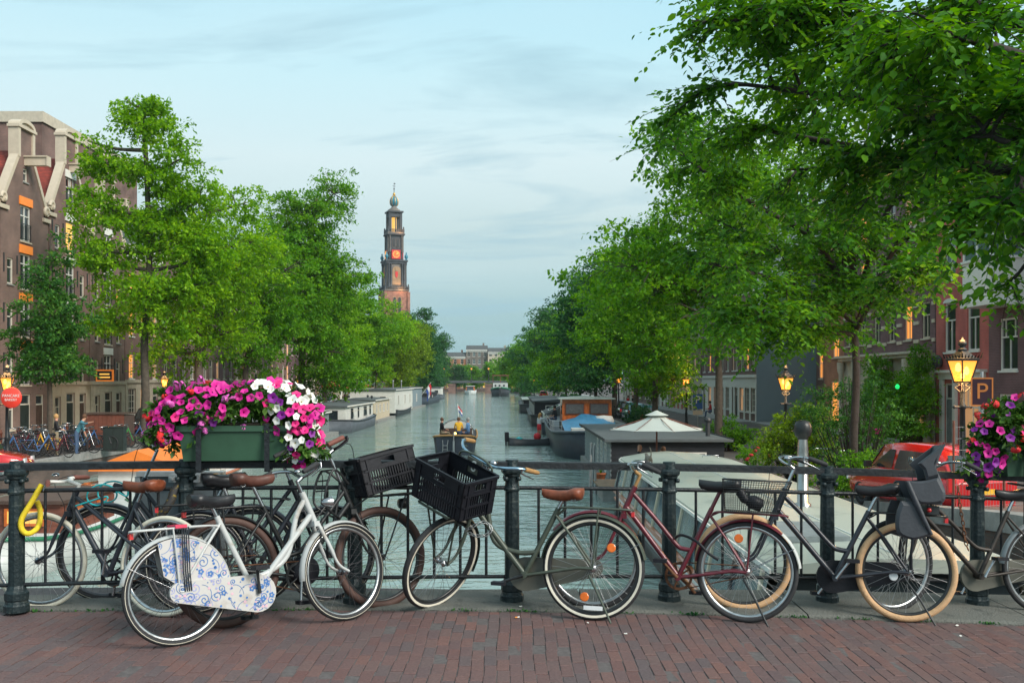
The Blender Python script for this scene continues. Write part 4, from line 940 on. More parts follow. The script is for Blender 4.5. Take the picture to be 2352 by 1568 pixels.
# ---- overhanging elms near the bridge: twigs with leaves in two ranks
def spray_tree(name, label, loc, trunk, limbs, ntw, nleaf, leaf, m, seed, tr, tlen=(.5, 1.0), bark='bark_dark', six=True, spread=1.0):
    rng = np.random.default_rng(seed); root = empty(name, loc); tag(root, label, 'tree', 'street trees along the canal')
    b = MB(); tp = cat_rom(trunk, 4); k = len(tp); b.tube(tp, [tr*(1-.4*i/(k-1)) for i in range(k)], 10)
    S, T = [], []
    w = np.array([l[1] for l in limbs]); w = w/w.sum()
    for (pts, wt, r0, sp), ww in zip(limbs, w):
        path = cat_rom(pts, 6); n = len(path); b.tube(path, [r0*(1-.85*i/(n-1))+.006 for i in range(n)], 6)
        nt = max(1, int(ntw*ww)); nb = max(3, nt//26)
        # side branches
        for q in range(nb):
            f = rng.uniform(.12, 1.0); i0 = min(n-2, int(f*(n-1))); p0 = path[i0]; d0 = (path[i0+1]-path[i0]).normalized()
            v = Vector(unit(rng, 1)[0]); v.z *= .45; v = (v+d0*.7).normalized(); L = sp*rng.uniform(.5, 1.25)*(1.15-.5*f)
            e = p0+v*L+Vector((0, 0, -.10*L*L)); mid = p0+v*L*.5+Vector((0, 0, .10*L)); bp = cat_rom([p0, mid, e], 4)
            b.tube(bp, [.022*(1-.75*i/(len(bp)-1)) for i in range(len(bp))], 4, False)
            for _ in range(max(1, nt//nb)):
                g = rng.uniform(.15, 1.0); j = min(len(bp)-2, int(g*(len(bp)-1))); s = bp[j].lerp(bp[j+1], rng.uniform()); dd = (bp[j+1]-bp[j]).normalized()
                u = Vector(unit(rng, 1)[0]); u.z = u.z*.5-.12; t_ = (dd*.55+u*.9*spread).normalized(); S.append(s); T.append(t_)
    S = np.array(S); T = np.array(T); n = len(S); L = rng.uniform(*tlen, n)
    for i in range(0, n, 3): 
        e = Vector(S[i])+Vector(T[i])*L[i]; e.z -= .22*L[i]; b.tube([S[i], Vector(S[i]).lerp(e, .5)+Vector((0, 0, .05*L[i])), e], [.006, .004, .002], 3, False)
    b.build('trunk', bark, root)
    side = np.cross(T, np.array([0, 0, 1.0])); side /= np.linalg.norm(side, axis=1, keepdims=True)+1e-9
    f = (np.arange(nleaf)+.6)/nleaf; sg = np.where(np.arange(nleaf) % 2 == 0, 1.0, -1.0)
    P = S[:, None]+T[:, None]*(L[:, None, None]*f[None, :, None]); P[..., 2] -= .22*L[:, None]*f[None]**2
    D = T[:, None]*.55+side[:, None]*sg[None, :, None]*.8+rng.normal(size=(n, nleaf, 3))*.22; D[..., 2] -= .30
    N = np.array([0, 0, 1.0])+rng.normal(size=(n, nleaf, 3))*.38
    keep = rng.uniform(size=n*nleaf) < .9
    P, D, N = P.reshape(-1, 3)[keep], D.reshape(-1, 3)[keep], N.reshape(-1, 3)[keep]
    obj('crown', leaf_mesh('crown', P, D, N, leaf, m, six, .3, rng), root); return root
# the nearest elm: its trunk stands just outside the frame on the right, boughs reach over the water
Z0 = -.9
def q(px, py, y): v = at(px, py, y); return (v.x-9.0, v.y-9.5, v.z-Z0)
limbs = [([(0, 0, 4.0), q(2300, 180, 9.6), q(2020, 60, 10.2), q(1590, 50, 10.8)], 1.5, .10, 1.5),
         ([(0, 0, 4.3), q(2250, 20, 10), q(1950, -100, 11), q(1620, -60, 11.6)], 1.3, .10, 1.5),
         ([(0, 0, 3.7), q(2280, 300, 10.2), q(2040, 240, 11), q(1680, 190, 11.6)], 1.4, .09, 1.4),
         ([(0, 0, 3.5), q(2300, 390, 10.8), q(2040, 350, 11.8), q(1700, 290, 12.4)], 1.3, .09, 1.05),
         ([(0, 0, 3.3), q(2330, 400, 10.5), q(2120, 380, 11.6), q(1800, 390, 13)], .8, .07, .85),
         ([(0, 0, 4.3), q(2350, 130, 8.4), q(2200, 90, 8.2), q(2040, 120, 8.6)], .8, .06, .9),
         ([(0, 0, 3.6), q(2420, 300, 8.4), q(2330, 330, 7.9), q(2230, 290, 8.0)], .85, .05, .7),
         ([(0, 0, 3.3), q(2440, 420, 8.4), q(2360, 470, 8.0), q(2280, 480, 8.2)], .45, .04, .5),
         ([(0, 0, 3.1), q(2420, 540, 9.5), q(2370, 590, 10), q(2330, 640, 10.4)], .16, .04, .35)]
spray_tree('overhanging_elm', 'near elm whose long leafy boughs hang in from above the parked red car', (9.0, 9.5, Z0), [(0, 0, -.3), (.1, 0, 1.5), (0, 0, 3.3), (-.3, 0, 5.0)], limbs, 3200, 13, .09, 'leaf_elm', 60, .28, (.35, .75))
# second elm: slim dark trunk beside the ivy house
Z1 = quay_z(24.6)
def q(px, py, y): v = at(px, py, y); return (v.x-8.48, v.y-24.6, v.z-Z1)
limbs = [([(0, 0, 4.30), q(1900, 690, 24), q(1780, 640, 23), q(1600, 600, 22)], 1.1, .09, 2.0), ([(0, 0, 4.50), q(1880, 560, 23.5), q(1700, 450, 22), q(1530, 330, 21)], 1.4, .10, 2.1),
         ([(0, 0, 5.10), q(1930, 400, 24), q(1840, 200, 23), q(1760, 60, 22.5)], 1.2, .10, 2.2), ([(0, 0, 4.30), q(2050, 580, 24), q(2130, 440, 23.5), q(2270, 330, 23)], .7, .07, 1.1),
         ([(0, 0, 4.70), q(2040, 480, 24.5), q(2140, 330, 24.5), q(2290, 200, 24.5)], 1.0, .09, 1.7), ([(0, 0, 4.05), q(1890, 760, 23.5), q(1800, 740, 22.5), q(1650, 720, 22)], .9, .06, 1.3),
         ([(0, 0, 4.20), q(1900, 640, 26), q(1760, 560, 27), q(1590, 480, 27)], 1.0, .08, 2.0), ([(0, 0, 4.70), q(1960, 480, 27), q(1990, 330, 29), q(2010, 200, 30)], 1.0, .08, 2.2),
         ([(0, 0, 4.10), q(2010, 680, 22.5), q(2050, 640, 21.5), q(2100, 620, 21)], .4, .05, .8)]
spray_tree('slim_elm', 'slim dark trunked elm with spreading crown beside the ivy covered front', (8.48, 24.6, Z1), [(0, 0, -.2), (-.04, 0, 1.4), (.03, 0, 3.0), (-.03, 0, 4.4), (-.1, 0, 6.2), (0, 0, 8.6)], limbs, 3800, 12, .13, 'leaf_elm', 61, .115, (.5, 1.0))
# shrubs and ivy
def shrub(name, label, loc, blobs, ncl, per, leaf, m, seed, rc=.3, cat='shrub', group=None):
    rng = np.random.default_rng(seed); root = empty(name, loc); tag(root, label, cat, group)
    C, pick = crown_clusters(blobs, ncl, rng, .5); b = MB()
    for i in range(0, ncl, 2):
        c = Vector(C[i]); b.tube([(c.x*.2, c.y*.2, -.1), (c.x*.65, c.y*.65, c.z*.6), c], [.022, .014, .006], 4, False)
    b.build('stem', 'bark_dark', root)
    P, D, N = cluster_leaves(C, rc*rng.uniform(.7, 1.3, ncl), per, rng, .8); obj('foliage', leaf_mesh('foliage', P, D, N, leaf, m, False, .35, rng), root); return root
shrub('garden_shrub', 'lime green layered shrub under the middle street lamp', (8.9, 31.0, -1.5), [ell(0, 0, 1.7, .9, .8, .55), ell(-.5, 0, 1.1, .75, .7, .5), ell(.35, -.2, 2.1, .6, .6, .4), ell(.6, 0, 1.1, .7, .6, .6), ell(0, 0, .6, .9, .7, .5)], 150, 80, .09, 'leaf_yellow', 70)
shrub('garden_shrub', 'dark open shrub with thin stems beside the slim elm trunk', (9.0, 26.0, -1.35), [ell(-.7, 0, 2.2, .8, .7, .7), ell(.2, 0, 2.6, .8, .7, .6), ell(-.2, .2, 1.5, 1.0, .7, .6), ell(.8, 0, 1.9, .6, .6, .6), ell(0, 0, .8, 1.0, .6, .5)], 120, 60, .075, 'leaf_small', 71)
shrub('garden_shrub', 'round dark green bush at the roof corner of the dark houseboat', (9.6, 44.5, -1.5), [ell(0, 0, .9, 1.1, 1.0, .8), ell(.7, 0, .6, .7, .7, .6)], 70, 70, .1, 'leaf_mid', 72)
shrub('garden_shrub', 'bright shrub at water edge below the lime one', (8.3, 24.0, -1.3), [ell(0, 0, .7, .8, .6, .6), ell(.8, 0, .5, .6, .5, .5), ell(-.6, .3, .5, .5, .5, .4)], 70, 60, .07, 'leaf_mid', 73)
shrub('quay_bush', 'dark bush beside the blue tarpaulin barge', (8.6, 66, -1.5), [ell(0, 0, .8, 1.2, 1.2, .8)], 60, 60, .12, 'leaf_dark', 74)
shrub('quay_bush', 'bush over the water by the far moored boats', (6.9, 118, -1.6), [ell(0, 0, .9, 2.0, 2.5, 1.0)], 70, 60, .18, 'leaf_dark', 75)
shrub('quay_bush', 'overhanging bush beside the green barge bow', (3.2, 232, -1.6), [ell(0, 0, 1.4, 3.2, 4.5, 2.0)], 80, 50, .3, 'leaf_dark', 76)
shrub('quay_bush', 'low green bush on the bank behind the white houseboat', (-18.9, 92, -1.5), [ell(0, 0, .8, 1.2, 2.0, .8)], 60, 60, .13, 'leaf_mid', 77)
# ivy climbing the columned front, rooted in its street planter
iv = [ell(0, 0, .9, .45, 4.2, .9), ell(0, 1.6, 2.2, .5, 2.2, .9), ell(0, -2.0, 2.2, .5, 2.4, .9), ell(.1, 2.2, 3.0, .4, 1.3, .8), ell(.1, -2.6, 3.1, .4, 1.3, .9), ell(.15, -3.0, 4.2, .35, .7, .7), ell(.1, 2.3, 3.9, .35, .7, .6), ell(0, 0, 1.8, .5, 2.2, .7)]
shrub('climbing_ivy', 'thick ivy climbing the columned front with two pointed tops', (18.9, 49.4, -1.4), iv, 430, 80, .13, 'leaf_mid', 78, .48, 'ivy')
# kerb weeds
Pw = np.array(WEEDS); rngw = np.random.default_rng(5); Dw = rngw.normal(size=Pw.shape)*.7+np.array([0, 0, .9]); Nw = rngw.normal(size=Pw.shape)+np.array([0, -1.0, .3])
wo_ = obj('kerb_weeds', leaf_mesh('kerb_weeds', Pw, Dw, Nw, .018, 'leaf_dark', False, .6, rngw)); tag(wo_, 'small weeds growing in the seam along the stone kerb', 'weeds', kind='stuff')
# ------------------------------------------------------------------ far bridge
fb = empty('stone_bridge', (-14, 335, WATER)); tag(fb, 'low iron and stone bridge closing the canal in the distance', 'bridge')
b = MB(); b.loft([[(x, -4, 3.35+1.0*(1-(x/34)**2)), (x, 4, 3.35+1.0*(1-(x/34)**2)), (x, 4, 2.5+1.0*(1-(x/34)**2)), (x, -4, 2.5+1.0*(1-(x/34)**2))] for x in range(-34, 35, 4)], True, False); b.build('bridge_span', 'slate', fb)
for x in (-6.0, 6.2, -18, 18): b = MB(); b.bx(x-1.15, x+1.15, -4.4, 4.4, -1, 3.2); b.bx(x-1.3, x+1.3, -4.6, 4.6, 2.7, 3.0); b.build('pier', 'brick_old', fb)
b = MB()
for z in (.5, 1.0): b.loft([[(x, -3.9, 3.35+z+1.0*(1-(x/34)**2)), (x, -3.8, 3.35+z+1.0*(1-(x/34)**2)), (x, -3.8, 3.43+z+1.0*(1-(x/34)**2)), (x, -3.9, 3.43+z+1.0*(1-(x/34)**2))] for x in range(-34, 35, 4)], True, False)
for x in range(-33, 34, 2): b.bx(x-.06, x+.06, -3.92, -3.8, 3.3+1.0*(1-(x/34)**2), 4.45+1.0*(1-(x/34)**2))
b.build('bridge_railing', 'iron_dark', fb)

# ------------------------------------------------------------------ boats
def hull(b, L, W, zd, bow=.25, stern=.12, sheer=.25, flare=.88, y0=0, blunt=.0, zb=-.35, n=14):
    rings = []
    for i in range(n+1):
        f = i/n; y = y0+L*f
        w = 1.0
        if f < stern: w = blunt+(1-blunt)*math.sin(PI/2*min(1, f/stern))**.6 if stern > 0 else 1
        if f > 1-bow: w = blunt+(1-blunt)*math.cos(PI/2*min(1, (f-1+bow)/bow))**.65
        w = max(w, .03)*W/2; z = zd+sheer*(2*f-1)**2
        rings.append([(-w, y, z), (-w*flare, y, zb), (w*flare, y, zb), (w, y, z)])
    b.loft(rings, True, True); return rings
def gunwale(rings, r, m, parent, name='gunwale'):
    b = MB(); b.tube([p[0] for p in rings], r, 6); b.tube([p[3] for p in rings], r, 6); return b.build(name, m, parent)
def siding(b, x0, x1, y0, y1, z0, z1, step=.16, proud=.012):
    b.bx(x0, x1, y0, y1, z0, z1); n = max(1, int((z1-z0)/step)); s = (z1-z0)/n
    for k in range(n): b.bx(x0-proud, x1+proud, y0-proud, y1+proud, z0+k*s+.012, z0+(k+.55)*s)
def side_window(root, xw, y, z, w, h, sgn, fm='white_wood', gm='glass_dark', open_=0):
    b = MB(); t = .06; x0, x1 = (xw-.005, xw-.05) if sgn < 0 else (xw+.005, xw+.05)
    b.bx(x0, x1, y-w/2, y-w/2+t, z, z+h); b.bx(x0, x1, y+w/2-t, y+w/2, z, z+h); b.bx(x0, x1, y-w/2+t, y+w/2-t, z+h-t, z+h); b.bx(x0, x1, y-w/2+t, y+w/2-t, z, z+t)
    if w > .9: b.bx(x0, x1, y-.025, y+.025, z+t, z+h-t)
    wo = b.build('window', fm, root); b = MB(); xm = xw+sgn*.022; b.add([(xm, y-w/2+.03, z+.03), (xm, y+w/2-.03, z+.03), (xm, y+w/2-.03, z+h-.03), (xm, y-w/2+.03, z+h-.03)], [(0, 1, 2, 3)]); b.build('pane', gm, wo)
def end_window(root, x, yw, z, w, h, fm='white_wood', gm='glass_dark'):
    b = MB(); t = .06; b.bx(x-w/2, x-w/2+t, yw-.05, yw-.005, z, z+h); b.bx(x+w/2-t, x+w/2, yw-.05, yw-.005, z, z+h); b.bx(x-w/2+t, x+w/2-t, yw-.05, yw-.005, z+h-t, z+h); b.bx(x-w/2+t, x+w/2-t, yw-.05, yw-.005, z, z+t)
    if w > .9: b.bx(x-.03, x+.03, yw-.05, yw-.005, z+t, z+h-t)
    wo = b.build('window', fm, root); b = MB(); b.add([(x-w/2+.03, yw-.022, z+.03), (x+w/2-.03, yw-.022, z+.03), (x+w/2-.03, yw-.022, z+h-.03), (x-w/2+.03, yw-.022, z+h-.03)], [(0, 1, 2, 3)]); b.build('pane', gm, wo)
def houseboat(label, x0, x1, y0, y1, zr, wall, hullm, roof, sgn, wins, ends=(), hz=.55, cab=None, ov=.18, deckm='wood_deck', fm='white_wood', flat=True, pitch=.15, name='houseboat', stove=None):
    ym = (y0+y1)/2; xm = (x0+x1)/2+curve_x(ym); W = x1-x0; L = y1-y0
    root = empty(name, (xm, y0, WATER)); tag(root, label, 'houseboat')
    b = MB()
    if hullm: 
        rg = hull(b, L, W, hz, .16, .08, .30, .94, blunt=.35); b.build('hull', hullm, root); gunwale(rg, .06, 'hull_black', root, 'rubbing_strake')
    else: b.bx(-W/2-.1, W/2+.1, -.3, L+.3, -.3, hz*.6); b.build('pontoon', 'concrete', root)
    c0, c1, cx = cab or (.8, L-.8, W/2-.45); zf = hz*.6 if not hullm else hz-.1
    b = MB(); siding(b, -cx, cx, c0, c1, zf, zr); b.build('cabin_wall', wall, root)
    b = MB(); e = ov; p = pitch
    b.loft([[(-cx-e, y, zr+.002), (-cx-e, y, zr+.09), (0, y, zr+.09+p), (cx+e, y, zr+.09), (cx+e, y, zr+.002)] for y in (c0-e, c1+e)], True, False); b.build('roof', roof, root)
    b = MB(); b.loft([[(-cx-e-.03, y, zr+.02), (-cx-e-.03, y, zr+.13), (-cx-e, y, zr+.13), (-cx-e, y, zr+.02)] for y in (c0-e, c1+e)], True, False); b.loft([[(cx+e, y, zr+.02), (cx+e, y, zr+.13), (cx+e+.03, y, zr+.13), (cx+e+.03, y, zr+.02)] for y in (c0-e, c1+e)], True, False); b.build('roof_edge', fm if wall != 'board_dark' else 'board_dark', root)
    for w in wins: side_window(root, sgn*(cx+.014), *w[:4], sgn, *(w[4:] if len(w) > 4 else (fm,)))
    for w in ends: end_window(root, w[0], c0-.014, *w[1:4], *(w[4:] if len(w) > 4 else (fm,)))
    if stove: 
        for (sx, sy, hh) in stove: b = MB(); b.cyl((sx, sy, zr), (sx, sy, zr+hh), .07, 8); b.lathe([(.07, 0), (.13, .03), (.13, .12), (.05, .2)], 8, (sx, sy, zr+hh)); b.build('stove_pipe', 'galvanised' if hh > .5 else 'dark_frame', root)
    return root
# left bank row
houseboat('blue grey houseboat with white door end beside the timber raft', -18.1, -13.3, 48, 75.5, 1.75, 'board_grey', None, 'roof_felt', 1, [(4, .8, .9, .8), (10, .8, 1.2, .8), (18, .8, 1.2, .8)], [(1.5, .45, .75, 1.3, 'white_paint'), (-.6, .8, 1.2, .8, 'white_paint')], hz=.5)
lb2 = houseboat('white weatherboarded houseboat in a curved dark grey hull', -18.0, -12.6, 77.2, 95.5, 2.05, 'board_white', 'hull_grey', 'roof_felt', 1, [(4.2, 1.05, 1.0, .85, 'dark_frame'), (7.6, 1.05, .55, .85, 'dark_frame'), (11.5, 1.1, 1.5, .8, 'dark_frame'), (14.6, 1.1, .7, .8, 'dark_frame')], [(1.2, 1.0, .9, .8, 'dark_frame'), (-.8, 1.0, .9, .8, 'dark_frame')], hz=.80, cab=(1.2, 16.6, 2.25), stove=[(-.6, 6, .5)])
for (y, z, w) in ((4.5, 1.9, 1.0), (11.8, 1.9, 1.2)):   # shutters pushed open
    b = MB(); b.box((2.75, y, 1.75), (.85, w, .03), Matrix.Rotation(R(-12), 3, 'Y')); b.build('open_shutter', 'board_cream', lb2)
houseboat('cream houseboat with railed timber deck past the curved grey hull', -17.9, -13.0, 97.5, 111.5, 2.15, 'board_cream', None, 'roof_felt', 1, [(2.5, .9, .7, .9), (5.0, .9, .7, .9), (8.0, .9, 1.1, .9), (11, .9, .7, .9)], [(.9, .7, 1.2, 1.1)], hz=.4, stove=[(1.2, 5, .3), (.2, 9, .3)])
houseboat('white block houseboat with thick white roof trim', -18.3, -12.9, 113.5, 134.5, 3.05, 'board_white', 'hull_black', 'roof_felt', 1, [(4, 1.3, .9, 1.2), (11, 1.3, .9, 1.2), (17, 1.3, .9, 1.2)], [(1.2, 1.2, .8, 1.2)], hz=.55, cab=(.3, 20.5, 2.55), stove=[(1.2, 10, 1.0), (1.9, 13, 1.0)])
houseboat('pale blue houseboat with yellow end and planted raft', -18.0, -13.6, 137, 164, 3.0, 'wall_bluegrey', None, 'roof_felt', 1, [(4, 1.0, 1, 1.2), (10, 1.0, 1, 1.2), (17, 1.0, 1, 1.2)], [(1.0, .9, .8, 1.4, 'board_cream')], hz=.4)
fbg = houseboat('dark barge flying a red white and blue flag', -18.2, -13.0, 170, 206, 1.9, 'board_dark', 'hull_navy', 'slate', 1, [(10, .9, 1.0, .6), (18, .9, 1.0, .6)], (), hz=1.1, cab=(6, 30, 2.0), name='moored_barge')
b = MB(); b.tube([(1.5, -1.6, 1.4), (3.4, -2.2, 3.9)], .05, 6); po = b.build('flag_pole', 'white_paint', fbg)
for k, m in enumerate(('flag_red', 'flag_white', 'flag_blue')):
    b = MB(); rows = []
    for i in range(9):
        t = i/8; off = .12*math.sin(t*5); rows.append([(3.25-.55*k*.42+t*.35+off-1.15*(0), -2.2+off, 3.75-.50*k*.9-t*1.7), (3.25-.55*(k+1)*.42+t*.35+off, -2.2+off, 3.75-.50*(k+1)*.9-t*1.7)])
    b.loft(rows, False, True, False); b.build('flag_stripe', m, po)
houseboat('small pale cabin boat moored beyond the flag barge', -17.0, -13.2, 222, 236, 2.6, 'board_white', 'hull_grey', 'slate', 1, [(4, 1.3, 1, .8), (8, 1.3, 1, .8)], [(.6, 1.3, .9, .8)], hz=.9, cab=(3, 11, 1.5), name='moored_barge')
# raft in front of the blue grey houseboat
rf = empty('timber_raft', (-12.2, 53.5, WATER)); tag(rf, 'weathered timber raft floating beside the blue grey houseboat', 'raft')
for k in range(11): b = MB(); b.bx(-1.3, 1.3, -3+k*.56, -3+k*.56+.52, .22, .30); b.build('plank', 'wood_deck', rf)
b = MB(); b.bx(-1.25, 1.25, -2.9, 3.0, -.2, .218); b.build('float', 'concrete', rf)
# covered boat with an orange canvas, close to the bridge
ob = empty('covered_boat', (-12.0, 30.5, WATER)); tag(ob, 'white boat under an orange pitched canvas close to the bridge', 'boat')
b = MB(); rg = hull(b, 9.6, 3.2, .75, .22, .1, .15, .9, blunt=.5); b.build('hull', 'hull_white', ob); gunwale(rg, .06, 'varnish', ob, 'rubbing_strake')
b = MB(); siding(b, -1.25, 1.25, 1.4, 7.4, .7, 1.35, .2); b.build('cabin_wall', 'board_white', ob)
b = MB(); b.loft([[(-1.5, y, 1.25), (-1.45, y, 1.36), (0, y, 1.92), (1.45, y, 1.36), (1.5, y, 1.25)] for y in (1.2, 3.5, 5.5, 7.7)], True, False); b.build('canvas_cover', 'tarp_orange', ob)
for y in (2.5, 4.5, 6.5): side_window(ob, 1.265, y, .85, .7, .38, 1, 'white_paint')
wb = empty('open_sloop', (-11.0, 20.5, WATER)); tag(wb, 'white and green trimmed sloop with an orange lamp lit cabin below the railing', 'boat')
b = MB(); rg = hull(b, 7.0, 2.3, .65, .35, .1, .2, .85, blunt=.3); b.build('hull', 'hull_white', wb); gunwale(rg, .05, 'hull_green', wb)
b = MB(); siding(b, -.8, .8, 2.0, 5.0, .6, 1.35, .2); b.build('cabin_wall', 'wood_red', wb); b = MB(); b.bx(-.9, .9, 1.85, 5.15, 1.352, 1.43); b.build('cabin_roof', 'wood_dark', wb)
end_window(wb, 0, 1.985, .85, .9, .4, 'varnish', 'lit_yellow')
for y in (2.8, 4.2): side_window(wb, .815, y, .85, .6, .35, 1, 'varnish', 'lit_window')

# tour boat under the railing on the right
tb = empty('tour_boat', (5.2, 11.3, WATER)); tag(tb, 'long flat glass sided canal cruise boat with pale green grey roof', 'boat')
b = MB(); rings = []
for i in range(17):
    f = i/16; y = 23*f-.5; w = 2.0*(1 if .06 < f < .86 else (.55+.45*math.sin(PI/2*f/.06) if f <= .06 else max(.12, math.cos(PI/2*(f-.86)/.14)**.6)))
    rings.append([(-w, y, .62), (-w, y, .55), (-w*.95, y, -.4), (w*.95, y, -.4), (w, y, .55), (w, y, .62)])
b.loft(rings, True, True); b.build('hull', 'hull_white', tb)
b = MB(); b.loft([[(-r[0][0]*1.012*-1, r[0][1], .28), (r[0][0]*1.012, r[0][1], -.3), (-r[0][0]*1.012, r[0][1], -.3), (-r[0][0]*1.012, r[0][1], .28)] for r in rings], False, True); b.build('hull_stripe', 'hull_black', tb)
gunwale([[(r[0][0]-.01, r[0][1], .50), 0, 0, (r[5][0]+.01, r[0][1], .50)] for r in rings], .055, 'varnish', tb, 'rubbing_strake')
yr0, yr1 = 1.9, 22.2
def rl(y, z): # roof outline half width
    return 1.75 if y < 20.5 else 1.75*max(.5, math.cos((y-20.5)/1.7*.9))
b = MB(); ys = [yr0, 2.3, 6, 10, 14, 18, 20.5, 21.3, 22.2]; prof = [(-1, -.015), (-.985, .05), (-.6, .13), (0, .17), (.6, .13), (.985, .05), (1, -.015), (.9, -.03), (-.9, -.03)]
b.loft([[(rl(y, 0)*u, y, 1.60+v) for u, v in prof] for y in ys], True, False); b.build('roof', 'boat_roof', tb)
b = MB()
for sg in (-1, 1): b.loft([[(sg*(rl(y, 0)+.012), y, 1.63), (sg*(rl(y, 0)+.04), y, 1.63), (sg*(rl(y, 0)+.04), y, 1.57), (sg*(rl(y, 0)+.012), y, 1.57)] for y in ys], True, False)
b.tube([(0, yr0, 1.775), (0, 12, 1.775), (0, 21.5, 1.775)], .012, 5); b.build('roof_trim', 'white_paint', tb)
for sg in (-1, 1):
    b = MB(); b.add([(sg*1.93, yr0+.2, .75), (sg*1.93, 20.6, .75), (sg*1.72, 20.6, 1.58), (sg*1.72, yr0+.2, 1.58)], [(0, 1, 2, 3)]); po = b.build('side_glass', 'glass_sky', tb)
    for k in range(12):
        y = yr0+.2+k*1.62; b = MB(); b.hexa([(sg*1.97, y, .74), (sg*1.97, y+.10, .74), (sg*1.90, y+.10, .74), (sg*1.90, y, .74)], [(sg*1.76, y+.25, 1.59), (sg*1.76, y+.35, 1.59), (sg*1.69, y+.35, 1.59), (sg*1.69, y+.25, 1.59)]); b.build('window_post', 'dark_frame' if k % 2 else 'board_cream', tb)
    b = MB(); b.bx(sg*1.80, sg*2.0, yr0, 20.8, .63, .74); b.build('window_sill', 'varnish', tb)
b = MB(); b.bx(-1.9, 1.9, -.3, yr0, .55, .62); b.bx(-1.2, 1.2, .2, 1.4, .621, .85); b.build('stern_deck', 'wood_deck', tb)
b = MB(); b.add([(-1.7, yr0+.15, .7), (1.7, yr0+.15, .7), (1.6, yr0+.25, 1.58), (-1.6, yr0+.25, 1.58)], [(0, 1, 2, 3)]); b.build('stern_glass', 'glass_dark', tb)
for x, y in ((1.0, 19.8), ): 
    b = MB(); b.tube([(x-.25, y, 1.72), (x-.25, y, 1.80), (x+.25, y, 1.80), (x+.25, y, 1.72)], .014, 5); b.build('grab_rail', 'chrome', tb)
b = MB(); b.bx(-1.2, -.2, 3.4, 5.0, 1.74, 1.83); b.build('roof_hatch', 'board_grey', tb)
for y in (4.0, 8.5, 13.0, 17.5):   # fenders hung on ropes along the open side
    b = MB(); b.lathe([(.03, .0), (.10, .05), (.11, .25), (.10, .45), (.03, .5)], 10, (-2.14, y, -.12)); fo_ = b.build('fender', 'hull_black', tb); b = MB(); b.tube([(-2.14, y, .36), (-2.06, y, .62)], .012, 5); b.build('fender_rope', 'cork', fo_)
for (a_, c_) in (((1.9, 21.0, .62), (3.0, 23.5, 1.05)), ((1.9, 1.0, .62), (3.0, .2, 1.9))): b = MB(); b.tube(cat_rom([a_, tuple((Vector(a_)+Vector(c_))/2-Vector((0, 0, .15))), c_], 5), .018, 6); b.build('mooring_rope', 'cork', tb)
ch = empty('stove_pipe', (5.52, 18.9, WATER+1.72)); tag(ch, 'polished steel chimney pipe with black cowl on the tour boat roof', 'chimney')
b = MB(); b.lathe([(.16, 0), (.15, .08), (.105, .10), (.105, 1.08), (.09, 1.25), (.085, 1.30)], 16); b.build('pipe', 'steel_pipe', ch)
b = MB(); b.lathe([(.10, 1.30), (.11, 1.34), (.15, 1.37), (.17, 1.46), (.165, 1.56), (.13, 1.63), (.06, 1.66)], 12); b.build('cowl', 'black_metal', ch)
# dark houseboat with terrace and parasol
dh = houseboat('dark stained houseboat with flat felt roof behind the pale parasol', 3.6, 8.1, 37.2, 50.6, 1.85, 'board_dark', None, 'roof_felt', -1, [(2.0, .55, .55, 1.15), (3.7, .55, .55, 1.15), (5.6, .55, .5, 1.15), (7.2, .95, .4, .4)], [(.6, .75, 1.7, .7, 'white_wood')], hz=.55, cab=(.2, 13.2, 2.12), ov=.28, pitch=.02)
b = MB(); siding(b, -2.15, -2.13, .2, 13.2, .34, 1.84, .17, .015); b.build('side_boarding', 'board_grey', dh)
b = MB(); b.cyl((1.9, 2.2, 1.9), (1.9, 2.2, 2.5), .09, 10); b.lathe([(.1, 2.5), (.14, 2.52), (.14, 2.62), (.04, 2.7)], 10, (1.9, 2.2, 0)); b.build('stove_pipe', 'dark_frame', dh)
tr = empty('terrace_raft', (5.6, 34.0, WATER)); tag(tr, 'floating timber terrace between the tour boat and the dark houseboat', 'raft')
for k in range(12): b = MB(); b.bx(-2.6, 2.4, k*.255, k*.255+.24, .42, .48); b.build('plank', 'wood_deck', tr)
b = MB(); b.bx(-2.5, 2.3, .05, 3.0, -.2, .418); b.build('float', 'concrete', tr)
mp_ = empty('mooring_poles', (3.0, 38.5, WATER)); tag(mp_, 'cluster of slim grey mooring poles at the dark houseboat corner', 'poles')
for (x, y, h, l) in ((0, 0, 1.75, .06), (.15, .8, 1.6, .1), (-.1, -1.2, 1.35, .05), (.05, -2.1, 1.05, .0)): b = MB(); b.tube([(x, y, -.5), (x+l, y, h)], .045, 7); b.build('pole', 'galvanised', mp_)
pt = empty('plant_pot', (3.35, 37.6, WATER+.34)); tag(pt, 'terracotta pot with spiky plant at the dark houseboat corner', 'plant pot')
b = MB(); b.lathe([(.13, 0), (.2, .26), (.22, .27), (.22, .32), (.18, .32), (.17, .28)], 12); b.build('pot', 'terracotta', pt)
b = MB(); rn = random.Random(4)
for k in range(22):
    a, t, l = rn.uniform(0, 6.28), rn.uniform(.1, .8), rn.uniform(.25, .5); d = Vector((math.cos(a)*math.sin(t), math.sin(a)*math.sin(t), math.cos(t))); s = d.cross(Vector((0, 0, 1))).normalized()*.014
    b.add([Vector((0, 0, .3))-s, Vector((0, 0, .3))+s, Vector((0, 0, .3))+d*l], [(0, 1, 2)])
b.build('foliage', 'leaf_mid', pt)
ps = empty('parasol', (5.0, 34.4, WATER+.48)); tag(ps, 'large pale grey parasol open over the houseboat terrace', 'parasol')
b = MB(); b.cyl((0, 0, 0), (0, 0, 2.58), .03, 8); b.lathe([(.3, 0), (.3, .05), (.06, .12)], 12); b.build('pole', 'wood_red', ps)
